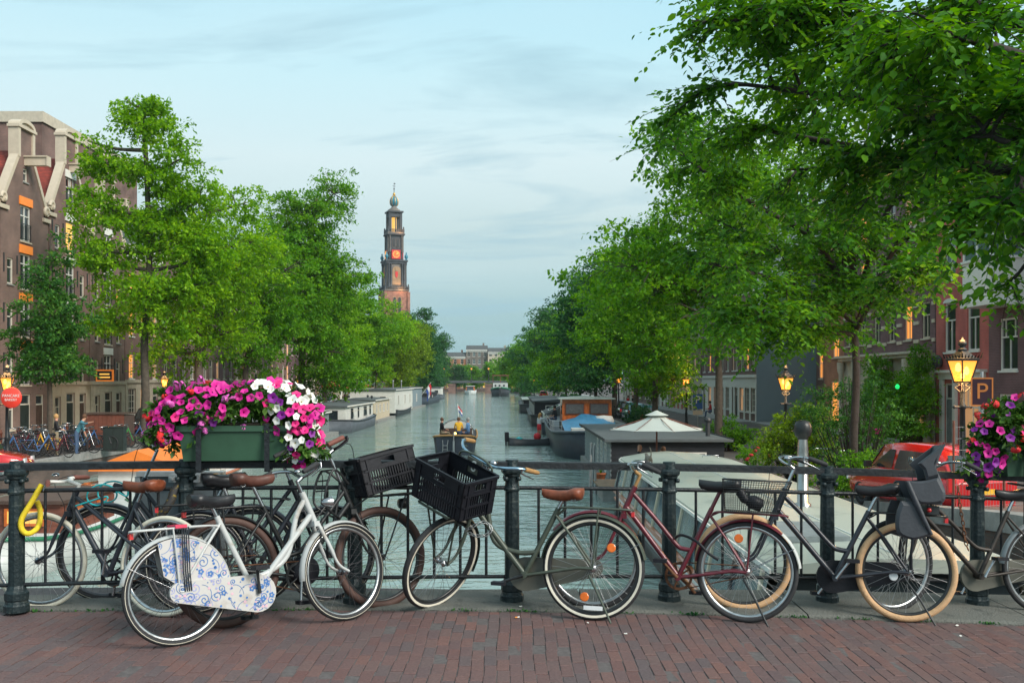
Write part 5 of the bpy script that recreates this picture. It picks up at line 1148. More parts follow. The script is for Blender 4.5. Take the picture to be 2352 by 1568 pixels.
n = 8; tp = (0, 0, 2.56); ez = 1.98; rr = 1.72; b = MB()
ed = [(rr*math.cos(2*PI*k/n+.2), rr*math.sin(2*PI*k/n+.2), ez) for k in range(n)]
for k in range(n):
    a, c = Vector(ed[k]), Vector(ed[(k+1) % n]); t_ = Vector(tp); rows = []
    for i in range(7):
        f = i/6; row = []
        for j in range(5):
            g = j/4; e = a.lerp(c, g); p = t_.lerp(e, f); p.z -= .10*math.sin(PI*f)*1.0+.05*math.sin(PI*g)*f*0; 
            inn = (1-.06*math.sin(PI*g)*f); row.append((p.x*inn, p.y*inn, p.z))
        rows.append(row)
    b.loft(rows, False, True, False)
cv = b.build('canopy', 'canvas', ps)
b = MB(); b.lathe([(.42, 2.46), (.2, 2.55), (.02, 2.63)], 8, cap=False); b.build('vent_cap', 'canvas', cv)
for k in range(n): b = MB(); b.tube([(0, 0, 2.48), tuple(Vector(ed[k])*.99)], .012, 5); b.build('rib', 'wood_red', ps)
# black barge with the varnished wheelhouse
bg = empty('black_barge', (4.55, 51.4, WATER)); tag(bg, 'black steel barge with orange varnished wheelhouse and blue tarpaulin', 'barge')
b = MB(); rg = hull(b, 23, 4.5, 1.15, .12, .20, .35, .92, blunt=.18, n=20); b.build('hull', 'hull_navy', bg); gunwale(rg, .07, 'hull_grey', bg)
b = MB(); b.bx(-1.9, 1.9, 3.0, 21, 1.0, 1.14); b.build('deck', 'slate', bg)
b = MB(); b.bx(-1.55, 1.55, 9.0, 11.8, 1.142, 1.62); b.build('cabin_base', 'board_dark', bg)
b = MB(); b.bx(-1.5, 1.5, 9.05, 11.7, 1.622, 3.02); wh = b.build('wheelhouse', 'varnish', bg)
for x in (-.74, .74): 
    b = MB(); b.bx(x-.58, x+.58, 9.0, 9.045, 2.1, 2.78); wo = b.build('window', 'wood_red', wh); b = MB(); b.bx(x-.52, x+.52, 8.97, 8.999, 2.16, 2.72); b.build('curtain', 'curtain', wo)
b = MB(); b.bx(-1.52, -1.502, 9.3, 10.3, 2.1, 2.75); b.build('side_window', 'glass_dark', wh)
b = MB(); b.loft([[(-1.7, y, 3.022), (-1.7, y, 3.09), (0, y, 3.20), (1.7, y, 3.09), (1.7, y, 3.022)] for y in (8.7, 12.0)], True, False); b.build('wheelhouse_roof', 'boat_roof', wh)
b = MB(); rows = []
rn = random.Random(9)
for i in range(9):
    y = 3.6+i*.6; rows.append([(-1.6+j*.4, y, 1.18+.55*math.sin(PI*min(1, max(0, (j+.5)/9)))*(.8+.25*math.sin(i*1.3+j))+rn.uniform(-.05, .05)+(.45*i/8)) for j in range(9)])
b.loft(rows, False, True, False); b.build('tarpaulin', 'tarp_blue', bg)
b = MB(); b.lathe([(.0, -.35), (.5, -.3), (.62, 0), (.5, .3), (0, .35)], 10, (.9, 7.6, 1.75)); b.build('wrapped_bundle', 'tarp_white', bg)
b = MB(); b.bx(-1.3, .2, 2.6, 3.7, 1.142, 1.55); b.build('deck_locker', 'board_white', bg)
b = MB()
for r in rg[2:16:2]: b.cyl((r[0][0]*.98, r[0][1], r[0][2]), (r[0][0]*.98, r[0][1], r[0][2]+.6), .02, 5)
for z in (.32, .6): b.tube([(r[0][0]*.98, r[0][1], r[0][2]+z) for r in rg[2:16]], .016, 5)
b.build('deck_railing', 'galvanised', bg)
houseboat('grey cabin boat with tilted skylight on its gabled roof', 2.3, 6.2, 75.5, 86, 1.5, 'board_white', 'hull_navy', 'slate', -1, [(3, .8, .6, .5)], [(-.5, .8, .8, .9)], hz=.7, cab=(1, 9, 1.6), pitch=.75, ov=.1, name='cabin_boat')
sk = MB(); sk.box((-.9, 3.2, 2.03), (1.0, 1.6, .06), Matrix.Rotation(R(-25), 3, 'Y')); 
o = [x for x in COL.objects if x.name.startswith('cabin_boat')][0]; fr = sk.build('skylight', 'white_paint', o)
sk = MB(); sk.box((-.93, 3.2, 2.065), (.84, 1.44, .03), Matrix.Rotation(R(-25), 3, 'Y')); sk.build('pane', 'glass_sky', fr)
houseboat('long dark houseboat with white framed windows behind the cabin boat', 1.9, 6.8, 89, 121, 2.2, 'board_dark', 'hull_black', 'roof_felt', -1, [(3+2.4*k, 1.0, .8, .9) for k in range(11)], [(0, 1.0, 2.2, .9)], hz=.8, cab=(2, 29, 2.1))
houseboat('low dark barge with pale roof near the far bush', 1.6, 6.4, 125, 158, 1.6, 'board_dark', 'hull_black', 'boat_roof', -1, [(5, .9, 1, .5), (15, .9, 1, .5)], (), hz=.9, cab=(8, 28, 1.9), name='moored_barge')
gb = empty('green_barge', (-3.2, 268, WATER)); tag(gb, 'white topped barge with green stripe and dark bow by the far bridge', 'barge')
b = MB(); rg = hull(b, 22, 5.2, 1.5, .1, .22, .9, .9, blunt=.12, n=18); b.build('hull', 'hull_black', gb); gunwale(rg, .2, 'hull_green', gb)
b = MB(); b.bx(-2.0, 2.0, 4, 16, 1.3, 3.6); b.build('cabin_wall', 'hull_white', gb)
for x in (-1.3, -.2, 1.0): b = MB(); b.cyl((x, 3.95, 2.9), (x, 4.05, 2.9), .28, 10); b.build('porthole', 'glass_dark', gb)
b = MB(); b.bx(-2.3, 2.3, 9, 16.5, 5.6, 5.85); 
for x in (-2.1, 0, 2.1): b.bx(x-.08, x+.08, 9.2, 9.35, 3.6, 5.6)
b.build('awning', 'wood_red', gb)
# motor launch under the far bridge
ml = empty('motor_launch', (-12.9, 305, WATER)); tag(ml, 'white motor launch with brown windscreen coming through the far bridge', 'boat')
b = MB(); hull(b, 9, 3.6, 1.1, .05, .4, .25, .85, blunt=.2); b.build('hull', 'hull_white', ml)
b = MB(); b.hexa([(-1.4, 2.2, 1.0), (1.4, 2.2, 1.0), (1.4, 7, 1.0), (-1.4, 7, 1.0)], [(-1.15, 2.9, 2.5), (1.15, 2.9, 2.5), (1.2, 6.6, 2.5), (-1.2, 6.6, 2.5)]); b.build('cabin', 'varnish', ml)
b = MB(); b.bx(-1.35, 1.35, 2.6, 6.9, 2.502, 2.68); b.build('cabin_roof', 'hull_white', ml)
b = MB(); b.hexa([(-1.1, 2.25, 1.3), (1.1, 2.25, 1.3), (1.1, 2.3, 1.3), (-1.1, 2.3, 1.3)], [(-.95, 2.7, 2.3), (.95, 2.7, 2.3), (.95, 2.75, 2.3), (-.95, 2.75, 2.3)]); b.build('windscreen', 'glass_dark', ml)
# sloop mid canal, seen from astern
sl_ = empty('motor_sloop', (-3.25, 55.3, WATER)); tag(sl_, 'dark open motor sloop with three people and a glowing candle lamp mid canal', 'boat')
b = MB(); rg = hull(b, 7.2, 2.3, .82, .45, .03, .25, .84, blunt=.86, n=16); b.build('hull', 'hull_navy', sl_)
gunwale(rg, .06, 'cork', sl_, 'rope_fender')
b = MB(); b.tube([(-1.0, .02, 1.07), (-.5, -.06, 1.1), (0, -.08, 1.11), (.5, -.06, 1.1), (1.0, .02, 1.07)], .055, 7); b.build('stern_fender', 'cork', sl_)
b = MB(); b.bx(-.95, .95, .2, 4.0, .45, .5); b.build('floor', 'wood_deck', sl_)
b = MB(); b.bx(-.98, -.55, .3, 3.4, .502, .85); b.bx(.55, .98, .3, 3.4, .502, .85); b.build('bench', 'cloth_khaki', sl_)
b = MB(); b.bx(-.9, .9, 3.4, 3.5, .5, 1.35); b.build('bulkhead', 'wood_dark', sl_)
b = MB(); rows = [[(1.0*math.cos(t)*s, y, 1.0+.85*math.sin(t)*s2) for t in [PI*k/10 for k in range(11)]] for y, s, s2 in ((3.5, 1, 1), (4.4, .95, .8), (5.4, .8, .45))]
b.loft(rows, False, True, False); b.build('spray_hood', 'canvas', sl_)
b = MB(); b.tube([(math.cos(t)*1.02, 3.45, 1.02+.88*math.sin(t)) for t in [PI*k/12 for k in range(13)]], .02, 5); b.build('hood_frame', 'chrome', sl_)
b = MB(); b.add([(0, 3.40, 1.02)]+[(math.cos(t)*.97, 3.40+.02*math.sin(t), 1.02+.80*math.sin(t)) for t in [PI*k/12 for k in range(13)]], [(0, k, k+1) for k in range(1, 13)], True); b.build('windscreen', 'hull_white', sl_)  # no windscreen: pale panel added across the hood mouth for its lit cream inside
b = MB(); b.cyl((.02, -.12, .0), (.02, -.12, 1.3), .035, 6); b.bx(-.03, .07, -.2, -.1, -.3, .8); b.build('rudder_post', 'galvanised', sl_)
b = MB(); b.tube([(-.62, -.12, -.1), (-.58, -.14, .55), (-.60, -.05, .85)], .018, 5); b.tube([(-.32, -.12, -.1), (-.34, -.14, .55), (-.30, -.05, .85)], .018, 5)
for z in (.1, .32, .54): b.bx(-.60, -.33, -.15, -.12, z, z+.03)
b.build('boarding_ladder', 'galvanised', sl_)
b = MB(); b.bx(-.3, .3, 1.2, 2.4, .95, 1.0); b.cyl((0, 1.8, .5), (0, 1.8, .95), .04, 6); b.build('table', 'wood_dark', sl_)
b = MB(); b.lathe([(.05, 1.002), (.07, 1.05), (.07, 1.16), (.045, 1.2)], 10, (0, 1.6, 0)); b.build('candle_lamp', 'candle', sl_)
b = MB(); b.cyl((-.05, 7.0, 1.1), (-.15, 7.0, 2.7), .018, 5); fp = b.build('flag_pole', 'white_paint', sl_)
for k, m in enumerate(('flag_red', 'flag_white', 'flag_blue')): b = MB(); b.loft([[(-.14+i*.06+.02*math.sin(i), 7.0+.04*math.sin(i*1.5), 2.6-k*.12-i*.07), (-.14+i*.06+.02*math.sin(i), 7.0+.04*math.sin(i*1.5), 2.48-k*.12-i*.07)] for i in range(6)], False, True, False); b.build('flag_stripe', m, fp)
# dinghy beside the barge
dg = empty('outboard_dinghy', (1.15, 64.2, WATER), R(-82)); tag(dg, 'small black outboard dinghy floating beside the barge', 'boat')
b = MB(); rg = hull(b, 3.0, 1.35, .38, .35, .03, .12, .85, blunt=.8, y0=-1.4); b.build('hull', 'hull_black', dg)
b = MB(); b.bx(-.16, .16, -1.62, -1.38, .25, .85); b.bx(-.06, .06, -1.6, -1.5, -.4, .25); b.build('outboard_motor', 'black_plastic', dg)
b = MB(); b.lathe([(.0, 0), (.2, .05), (.26, .25), (.2, .42), (0, .5)], 10, (0, .5, .3)); b.build('red_bag', 'cloth_red', dg); b = MB(); b.lathe([(.0, 0), (.22, .05), (.24, .15), (.0, .25)], 10, (0, -.7, .3)); b.build('teal_bag', 'teal_cable', dg)

# ------------------------------------------------------------------ street lamps
def lamp_meshes():
    b = MB()
    b.lathe([(.16, 0), (.16, .25), (.13, .30), (.12, .55), (.14, .58), (.14, .64), (.095, .70), (.08, 1.2), (.09, 1.22), (.09, 1.28), (.07, 1.32), (.055, 2.45), (.075, 2.47), (.075, 2.53), (.05, 2.57), (.045, 2.85)], 10)
    b.cyl((-.22, 0, 2.5), (.22, 0, 2.5), .022, 6)
    for q in (-1, 1): b.lathe([(0, -.04), (.04, 0), (0, .04)], 8, (q*.23, 0, 2.5))
    pole = b.mesh('pole', 'iron_dark')
    b = MB()   # four legs, frame bars, crown and cap
    for k in range(4):
        a = PI/4+k*PI/2; c, s = math.cos(a), math.sin(a)
        b.tube([(.03*c, .03*s, 2.80), (.16*c, .16*s, 2.92), (.06*c, .06*s, 2.98), (.14*c, .14*s, 3.03)], .014, 5)
        b.tube([(.165*c, .165*s, 3.03), (.305*c, .305*s, 3.50)], .016, 5)
    def sq(r, z): return [(r*math.cos(PI/4+k*PI/2), r*math.sin(PI/4+k*PI/2), z) for k in range(4)]
    for r, z in ((.168, 3.03), (.31, 3.50)): p = sq(r, z); b.tube(p, .02, 5, closed=True)
    b.loft([sq(.33, 3.50), sq(.34, 3.53), sq(.26, 3.56), sq(.10, 3.70)], True, False)
    for k in range(4):
        p, n_ = Vector(sq(.35, 3.54)[k]), Vector(sq(.35, 3.54)[(k+1) % 4])
        for j in range(6): 
            e = p.lerp(n_, j/6); o_ = Vector((e.x, e.y, 0)).normalized(); t_ = (n_-p).normalized()
            b.add([e-t_*.03, e+t_*.03, e+o_*.05+Vector((0, 0, .09 if j else .14))], [(0, 1, 2), (2, 1, 0)])
    b.lathe([(.085, 3.70), (.10, 3.74), (.06, 3.76), (.05, 3.79), (.085, 3.82), (.09, 3.87), (.06, 3.92), (.02, 3.95), (.015, 4.0)], 10)
    fr = b.mesh('lantern_frame', 'iron_dark')
    b = MB(); b.loft([sq(.150, 3.045), sq(.285, 3.485)], False, False); gl = b.mesh('lantern_glass', 'lamp_glass')
    b = MB(); b.lathe([(.0, 3.16), (.05, 3.19), (.055, 3.26), (.03, 3.33), (0, 3.35)], 8, (.06, -.05, .02)); b.lathe([(.0, 3.22), (.055, 3.25), (.06, 3.33), (.035, 3.40), (0, 3.42)], 8, (-.07, .05, .03)); b.lathe([(.0, 3.1), (.04, 3.12), (.045, 3.17), (.03, 3.22), (0, 3.23)], 8); co = b.mesh('lamp_mantle', 'lamp_core')
    return pole, fr, gl, co
LM = lamp_meshes()
def lamp(x, y, label, z=None, power=0, s=.94, rz=.35, far=False):
    root = empty('street_lamp', (x, y, quay_z(y)-.05 if z is None else z), rz); root.scale = (s, s, s); tag(root, label, 'street lamp', 'crown topped street lamps')
    obj('pole', LM[0], root); fr = obj('lantern_frame', LM[1], root); obj('lantern_glass', LM[2], fr)
    if not far: obj('lamp_mantle', LM[3], fr)
    if power:
        l = bpy.data.lights.new('lamp_light', 'POINT'); l.energy = power; l.color = (1.0, .52, .18); l.shadow_soft_size = .25; obj('lamp_light', l, root, (0, 0, 2.93)); obj('lamp_light', l, root, (0, 0, 4.15))
lamp(9.05, 20.0, 'large lit street lamp in front of the red brick house', z=-1.25, power=150)
lamp(9.9, 36.0, 'lit street lamp above the lime green shrub', power=120)
lamp(10.85, 62, 'lit street lamp by the blue parking sign', power=110)
lamp(-17.75, 35, 'lit street lamp cut by the frame edge near the red round sign', power=190)
lamp(-19.9, 57, 'lit street lamp left of the pink flower box', power=140)
lamp(-19.5, 75.8, 'lit street lamp just above the pink flower box', power=0)
lamp(-19.6, 91, 'lit street lamp over the white flowers', power=0)
for i, (x, y, lb) in enumerate([(-19.8, 118, 'small lit lamp left of the red awning'), (-20.2, 150, 'small lit lamp beside the red awning'), (-21, 190, 'far lit lamp under the yellow green trees'), (-23, 240, 'far lit lamp near the flag'), (9.0, 84, 'lit lamp behind the orange wheelhouse'), (8.8, 104, 'small lit lamp left of the wheelhouse roof'), (8.2, 130, 'far lit lamp above the dark houseboats'), (7.4, 160, 'far lit double glow lamp near the red car'), (4.8, 215, 'far lit lamp by the quay bush'), (-22.5, 331, 'tiny lit lamp at one end of the far bridge'), (-13.5, 331, 'tiny lit lamp mid far bridge'), (-7.8, 331, 'tiny lit lamp above the far bridge pier'), (-1.5, 331, 'tiny lit lamp behind the green barge')]):
    lamp(x, y, lb, far=True, s=1.0 if y < 300 else 1.25, z=None if y < 300 else WATER+4.1)
# ------------------------------------------------------------------ cars
def car(label, loc, rz, paint, L=3.7, W=1.62, H=1.46, name='parked_car', est=0, group='cars parked along the quays'):
    """front at +y"""
    root = empty(name, loc, rz); tag(root, label, 'car', group)
    a = W/2; h = L/2
    st = [(-h, .42, .78, .80), (-h+.06, .30, .86, .90), (-h+.35, .22, .92, .97), (-h*.45, .2, .94, 1.0), (0, .2, .93, 1.0), (h*.36, .2, .91, 1.0), (h*.62, .22, .84, .98), (h-.25, .24, .74, .93), (h-.05, .32, .62, .82), (h, .40, .52, .72)]
    b = MB(); rings = []
    for y, zl, zh, wf in st:
        w = a*wf; rings.append([(-w*.86, y, zl), (-w, y, zl+.10), (-w*1.0, y, zl+(zh-zl)*.55), (-w*.96, y, zh-.05), (-w*.84, y, zh), (w*.84, y, zh), (w*.96, y, zh-.05), (w, y, zl+(zh-zl)*.55), (w, y, zl+.10), (w*.86, y, zl)])
    b.loft(rings, True, True); body = b.build('body', paint, root)
    rb = -h+.22 if not est else -h+.1
    gr = [(rb-.08, .88, .80, .0), (rb+.28, H-.12, .70, 0), (rb+.75, H-.01, .68, 0), (.15, H, .68, 0), (.55, H-.06, .68, 0), (h*.52, .88, .80, 0)]
    b = MB(); b.loft([[(-a*.90, y, .86), (-a*wt, y, max(z, .87)), (a*wt, y, max(z, .87)), (a*.90, y, .86)] for y, z, wt, _ in gr], True, True); b.build('roof', paint, root)
    for sg in (-1, 1):
        ya, yb = rb+.35, h*.44; zt = H-.14
        for (y0, y1, t0, t1) in ((ya, .02, .25, .04), (.10, yb, .0, .52)):
            b = MB(); xx = lambda z: sg*(a*(.90-.215*(z-.86)/(H-.86))+.006)
            b.add([(xx(.92), y0, .92), (xx(.92), y1, .92), (xx(zt), y1-t1, zt), (xx(zt), y0+t0, zt)], [(0, 1, 2, 3)]); b.build('side_window', 'glass_dark', root)
        b = MB(); b.box((sg*(a+.06), h*.40, .98), (.14, .1, .13)); b.build('wing_mirror', 'black_plastic', root)
        b = MB(); b.box((sg*(a-.10), -h+.055, .74), (.16, .06, .26)); b.build('tail_light', 'red_reflector', root)
        b = MB(); b.box((sg*(a-.26), h-.06, .62), (.3, .06, .14)); b.build('headlight', 'lamp_lens', root)
        for y in (-h+.68, h-.72):
            b = MB(); b.ring((0, 0, 0), .225, .075, 20, 8, .09); w = b.build('wheel', 'rubber', root, (sg*(a-.10), y, .30), (0, 0, PI/2)); b = MB(); b.lathe([(.0, -.05), (.17, -.04), (.17, .04), (0, .05)], 12, M=Matrix.Rotation(PI/2, 3, 'X')); b.build('hub_cap', 'rim_silver', w)
    b = MB(); b.add([(-a*.74, rb-.02, .94), (a*.74, rb-.02, .94), (a*.64, rb+.24, H-.16), (-a*.64, rb+.24, H-.16)], [(0, 1, 2, 3)])
    for v in range(4): x, y, z = b.v[v]; b.v[v] = (x, y-.045, z)
    b.build('rear_window', 'glass_dark', root)
    b = MB(); b.add([(-a*.76, h*.52, .92), (a*.76, h*.52, .92), (a*.64, .62, H-.10), (-a*.64, .62, H-.10)], [(0, 1, 2, 3)])
    for v in range(4): x, y, z = b.v[v]; b.v[v] = (x, y+.03, z+.03)
    b.build('windscreen', 'glass_dark', root)
    b = MB(); b.box((0, -h-.012, .60), (.5, .02, .11)); b.build('number_plate', 'cloth_yellow', root)
    b = MB(); b.box((0, -h+.0, .40), (W*.84, .1, .16)); b.build('bumper', 'black_plastic' if paint != 'red_car' else paint, root)
    return root
p = at(2092, 1100, 21.5)
car('bright red hatchback parked on the quay behind the child seat', (8.85, 21.4, quay_z(21.4)-.16), R(14), 'red_car')
car('dark hatchback parked beyond the bicycle racks', (-21.5, 60.5, QZ), R(0), 'dark_car', 4.2, 1.75, 1.6)
car('red roofed car cut by the frame edge below the round sign', (-17.35, 31.5, quay_z(31.5)), R(-75), 'red_car', 3.9, 1.65, 1.5)
for x, y, m, lb in ((9.6, 78, 'teal_car', 'teal car parked behind the blue tarpaulin'), (9.6, 83.5, 'dark_car', 'dark car next to the teal one on the quay'), (9.5, 70, 'teal_car', 'blue car half hidden by the quay bush'), (-20.6, 108, 'teal_car', 'teal car behind the white houseboats'), (-20.6, 113.5, 'silver_car', 'silver car next to the teal one behind the houseboats'), (-20.7, 99, 'dark_car', 'dark car behind the cream houseboat'), (-20.8, 130, 'silver_car', 'silver car behind the pale blue houseboat'), (6.9, 180, 'red_car', 'far red car under the right bank lamps')):
    car(lb, (x+curve_x(y), y, QZ), R(3), m)
# ------------------------------------------------------------------ people
def person(label, loc, rz, pose='sit', shirt='cloth_black', legs='denim', hair='hair_brown', shoes='cloth_black', seat=.45, lean=.0, arms='lap', head=0.0, sc=1.0, bare_legs=False, longhair=False, bald=False):
    root = empty('person', loc, rz); tag(root, label, 'person'); root.scale = (sc,)*3
    J = {}; E = []; Rr = {}
    pz = .93 if pose == 'stand' else seat+.10
    def j(n, p, r, par=None):
        J[n] = Vector(p); Rr[n] = r
        if par: E.append((par, n))
    def tor(z): return lean*z
    j('pelvis', (0, 0, pz), (.150, .115)); j('spine', (0, tor(.22), pz+.22), (.135, .10), 'pelvis'); j('chest', (0, tor(.42), pz+.42), (.155, .11), 'spine')
    j('neck', (0, tor(.56), pz+.56), (.058, .058), 'chest'); j('skull', (0, tor(.60)+.02, pz+.67), (.078, .09), 'neck'); j('top', (0, tor(.62)+.015, pz+.79), (.062, .07), 'skull')
    for s, q in (('l', -1), ('r', 1)):
        sh = J['chest']+Vector((q*.18, 0, .05)); j(s+'sh', sh, (.062, .06), 'chest')
        if arms == 'lap': el = sh+Vector((q*.06, .04, -.27)); ha = el+Vector((-q*.10, .22, -.05))
        elif arms == 'out' and q > 0: el = sh+Vector((q*.12, .20, -.06)); ha = el+Vector((q*.05, .24, .06))
        elif arms == 'back': el = sh+Vector((q*.14, -.10, -.24)); ha = el+Vector((q*.05, -.02, -.24))
        else: el = sh+Vector((q*.05, .0, -.28)); ha = el+Vector((0, .08, -.24))
        j(s+'el', el, (.045, .045), s+'sh'); j(s+'wr', ha, (.030, .032), s+'el'); d = (ha-el).normalized(); j(s+'hand', ha+d*.07, (.036, .022), s+'wr'); j(s+'fing', ha+d*.15, (.024, .014), s+'hand')
        hp = J['pelvis']+Vector((q*.095, 0, -.05)); j(s+'hip', hp, (.092, .095), 'pelvis')
        if pose == 'stand': kn = hp+Vector((q*.02, .03, -.42)); an = kn+Vector((0, -.03, -.39))
        else: kn = hp+Vector((q*.05, .42, .03)); an = Vector((kn.x, kn.y+.04, .07))
        j(s+'kn', kn, (.062, .062), s+'hip'); j(s+'an', an, (.040, .045), s+'kn'); j(s+'toe', an+Vector((0, .15, -.03)), (.042, .032), s+'an')
    names = list(J); me = bpy.data.meshes.new('body'); me.from_pydata([J[n] for n in names], [(names.index(a), names.index(b_)) for a, b_ in E], [])
    tmp = bpy.data.objects.new('body_tmp', me); COL.objects.link(tmp); md = tmp.modifiers.new('s', 'SKIN'); 
    for n, v in zip(names, me.skin_vertices[0].data): v.radius = Rr[n]; v.use_root = (n == 'pelvis')
    sb = tmp.modifiers.new('d', 'SUBSURF'); sb.levels = sb.render_levels = 1
    dg_ = bpy.context.evaluated_depsgraph_get(); bm2 = bpy.data.meshes.new_from_object(tmp.evaluated_get(dg_)); bpy.data.objects.remove(tmp)
    mats = ['skin', shirt, legs, shoes]; bm2.materials.clear()
    for m in mats: bm2.materials.append(M_[m])
    cls = {}
    for n in names:
        k = n[1:] if n[0] in 'lr' and n[1:] in ('sh', 'el', 'wr', 'hand', 'fing', 'hip', 'kn', 'an', 'toe') else n
        cls[n] = {'skull': 0, 'top': 0, 'neck': 0, 'wr': 0, 'hand': 0, 'fing': 0, 'el': 1, 'sh': 1, 'chest': 1, 'spine': 1, 'pelvis': 2, 'hip': 2, 'kn': 0 if bare_legs else 2, 'an': 0 if bare_legs else 2, 'toe': 3}[k]
    for p in bm2.polygons:
        c = p.center; n = min(names, key=lambda q_: (J[q_]-c).length-(.03 if q_ in ('chest', 'spine', 'pelvis') else 0)); p.material_index = cls[n]; p.use_smooth = True
    body = obj('body', bm2, root)
    c = J['skull'].lerp(J['top'], .55)
    if not bald:
        b = MB(); prof = []
        for k in range(7): t = PI/2*k/6; prof.append((.102*math.cos(t), .115*math.sin(t)))
        b.lathe([(.085, -.07), (.10, -.03)]+prof[:-1]+[(.008, .116)], 12, (c.x, c.y-.022, c.z-.01)); b.build('hair', hair, root)
        if longhair: b = MB(); b.tube([(c.x, c.y-.07, c.z+.02), (c.x, c.y-.12, c.z-.12), (c.x+.02, c.y-.12, c.z-.32)], [.07, .075, .03], 8); b.build('hair', hair, root)
    b = MB(); b.lathe([(0, -.02), (.014, 0), (.0, .025)], 6, (c.x, c.y+.095, c.z-.075)); b.build('nose', 'skin', root)
    for q in (-1, 1): b = MB(); b.lathe([(0, -.008), (.009, 0), (0, .008)], 6, (c.x+q*.033, c.y+.082, c.z-.045)); b.build('eye', 'hair_dark', root)
    b = MB(); b.box((c.x, c.y+.083, c.z-.115), (.045, .012, .01)); b.build('mouth', 'wood_red', root)
    return root
WS = WATER
person('man in dark sweater sitting at the sloop stern', (-3.25-.74, 55.3+1.0, WS+.72), R(-70), shirt='cloth_black', legs='cloth_khaki', hair='hair_brown', seat=.42, lean=.05)
person('grey haired person in blue shirt sitting across the sloop', (-3.25+.76, 55.3+1.1, WS+.72), R(75), shirt='cloth_blue', legs='denim', hair='hair_grey', seat=.42)
person('person in yellow jacket at the sloop helm behind the candle', (-3.1, 55.3+2.6, WS+.68), R(10), shirt='cloth_yellow', legs='denim', hair='hair_brown', seat=.42)
person('barelegged person in red shorts standing in the dinghy', (1.75, 64.3, WS+.32), R(-50), 'stand', 'cloth_pale', 'cloth_red', 'hair_fair', lean=.15, arms='out', bare_legs=True, longhair=True)
person('dark clothed person sitting on the barge foredeck chair', (2.85, 65.5, WS+1.15), R(120), 'sit', 'cloth_black', 'denim', 'hair_dark', lean=.1)
person('grey balding man sitting on the houseboat terrace', (4.55, 35.6, WS+.48), R(-100), 'sit', 'cloth_black', 'denim', 'hair_grey', seat=.47, bald=True, sc=1.02)
person('dark haired companion low at the terrace table', (5.45, 35.9, WS+.48), R(110), 'sit', 'cloth_teal', 'denim', 'hair_brown', seat=.40, sc=.97)
person('person in black shirt standing among the parked bicycles', (-19.0, 41.5, QZ), R(-60), 'stand', 'cloth_black', 'cloth_khaki', 'hair_fair')
person('person in teal jacket bending over the parked bicycles', (-18.6, 42.5, QZ), R(-80), 'stand', 'cloth_teal', 'denim', 'hair_brown', lean=.55, arms='out', sc=.98)
person('person in red top reading on a stoop step', (16.6, 83, QZ+.1), R(70), 'sit', 'cloth_red', 'denim', 'hair_dark', lean=.15)
for i, (x, y, rz, sh, ps_) in enumerate([(-22.6, 92, 0, 'cloth_red', 'stand'), (-22.2, 95, 2, 'cloth_pale', 'stand'), (-23.0, 104, 1, 'cloth_yellow', 'sit'), (-22.4, 106, 4, 'cloth_blue', 'sit'), (-23, 118, 1, 'cloth_pale', 'stand'), (11.2, 96, 1, 'cloth_red', 'stand'), (11.8, 97, 4, 'cloth_black', 'stand')]):
    person(['person in red top walking behind the houseboats', 'person in pale top walking behind the houseboats', 'person in yellow seated at the far café terrace', 'person in blue seated at the far café terrace', 'person in pale top near the far café awning', 'person in red walking on the quay past the wheelhouse', 'person in black walking on the quay past the wheelhouse'][i], (x, y, QZ), rz, ps_, sh, 'denim', 'hair_brown')
# cat on the cruise boat roof
ct = empty('cat', (3.95, 28.6, WATER+1.72), R(10)); tag(ct, 'tabby cat walking on the cruise boat roof with its tail up', 'cat')
mat('tabby', (.22, .19, .16), .9, 0, .5, 40, dirt=(.03, .03, .03))
nm = [((0, 0, .19), (.075, .08)), ((0, .16, .20), (.07, .08)), ((0, .26, .23), (.045, .05)), ((0, .32, .29), (.05, .05)), ((0, .37, .28), (.028, .026)), ((0, -.09, .20), (.04, .04)), ((.01, -.12, .30), (.018, .018)), ((.0, -.13, .42), (.017, .017)), ((-.03, -.11, .52), (.012, .012))]
ed_ = [(0, 1), (1, 2), (2, 3), (3, 4), (0, 5), (5, 6), (6, 7), (7, 8)]
for q in (-1, 1):
    for y, par in ((-.03, 0), (.17, 1)):
        i = len(nm); nm += [((q*.055, y, .13), (.035, .04)), ((q*.055, y+(-.03 if y < 0 else .01), .07), (.02, .022)), ((q*.055, y+.02, .015), (.02, .015))]; ed_ += [(par, i), (i, i+1), (i+1, i+2)]
me = bpy.data.meshes.new('cat'); me.from_pydata([a for a, _ in nm], ed_, []); tmp = bpy.data.objects.new('t', me); COL.objects.link(tmp); tmp.modifiers.new('s', 'SKIN')
for i, v in enumerate(me.skin_vertices[0].data): v.radius = nm[i][1]; v.use_root = i == 0
tmp.modifiers.new('d', 'SUBSURF').levels = 1
bm2 = bpy.data.meshes.new_from_object(tmp.evaluated_get(bpy.context.evaluated_depsgraph_get())); bpy.data.objects.remove(tmp); bm2.materials.clear(); bm2.materials.append(M_['tabby']); obj('body', bm2, ct)
b = MB()
for q in (-1, 1): b.add([(q*.02, .31, .33), (q*.045, .31, .32), (q*.035, .31, .375)], [(0, 1, 2), (2, 1, 0)])
b.build('ear', 'tabby', ct)

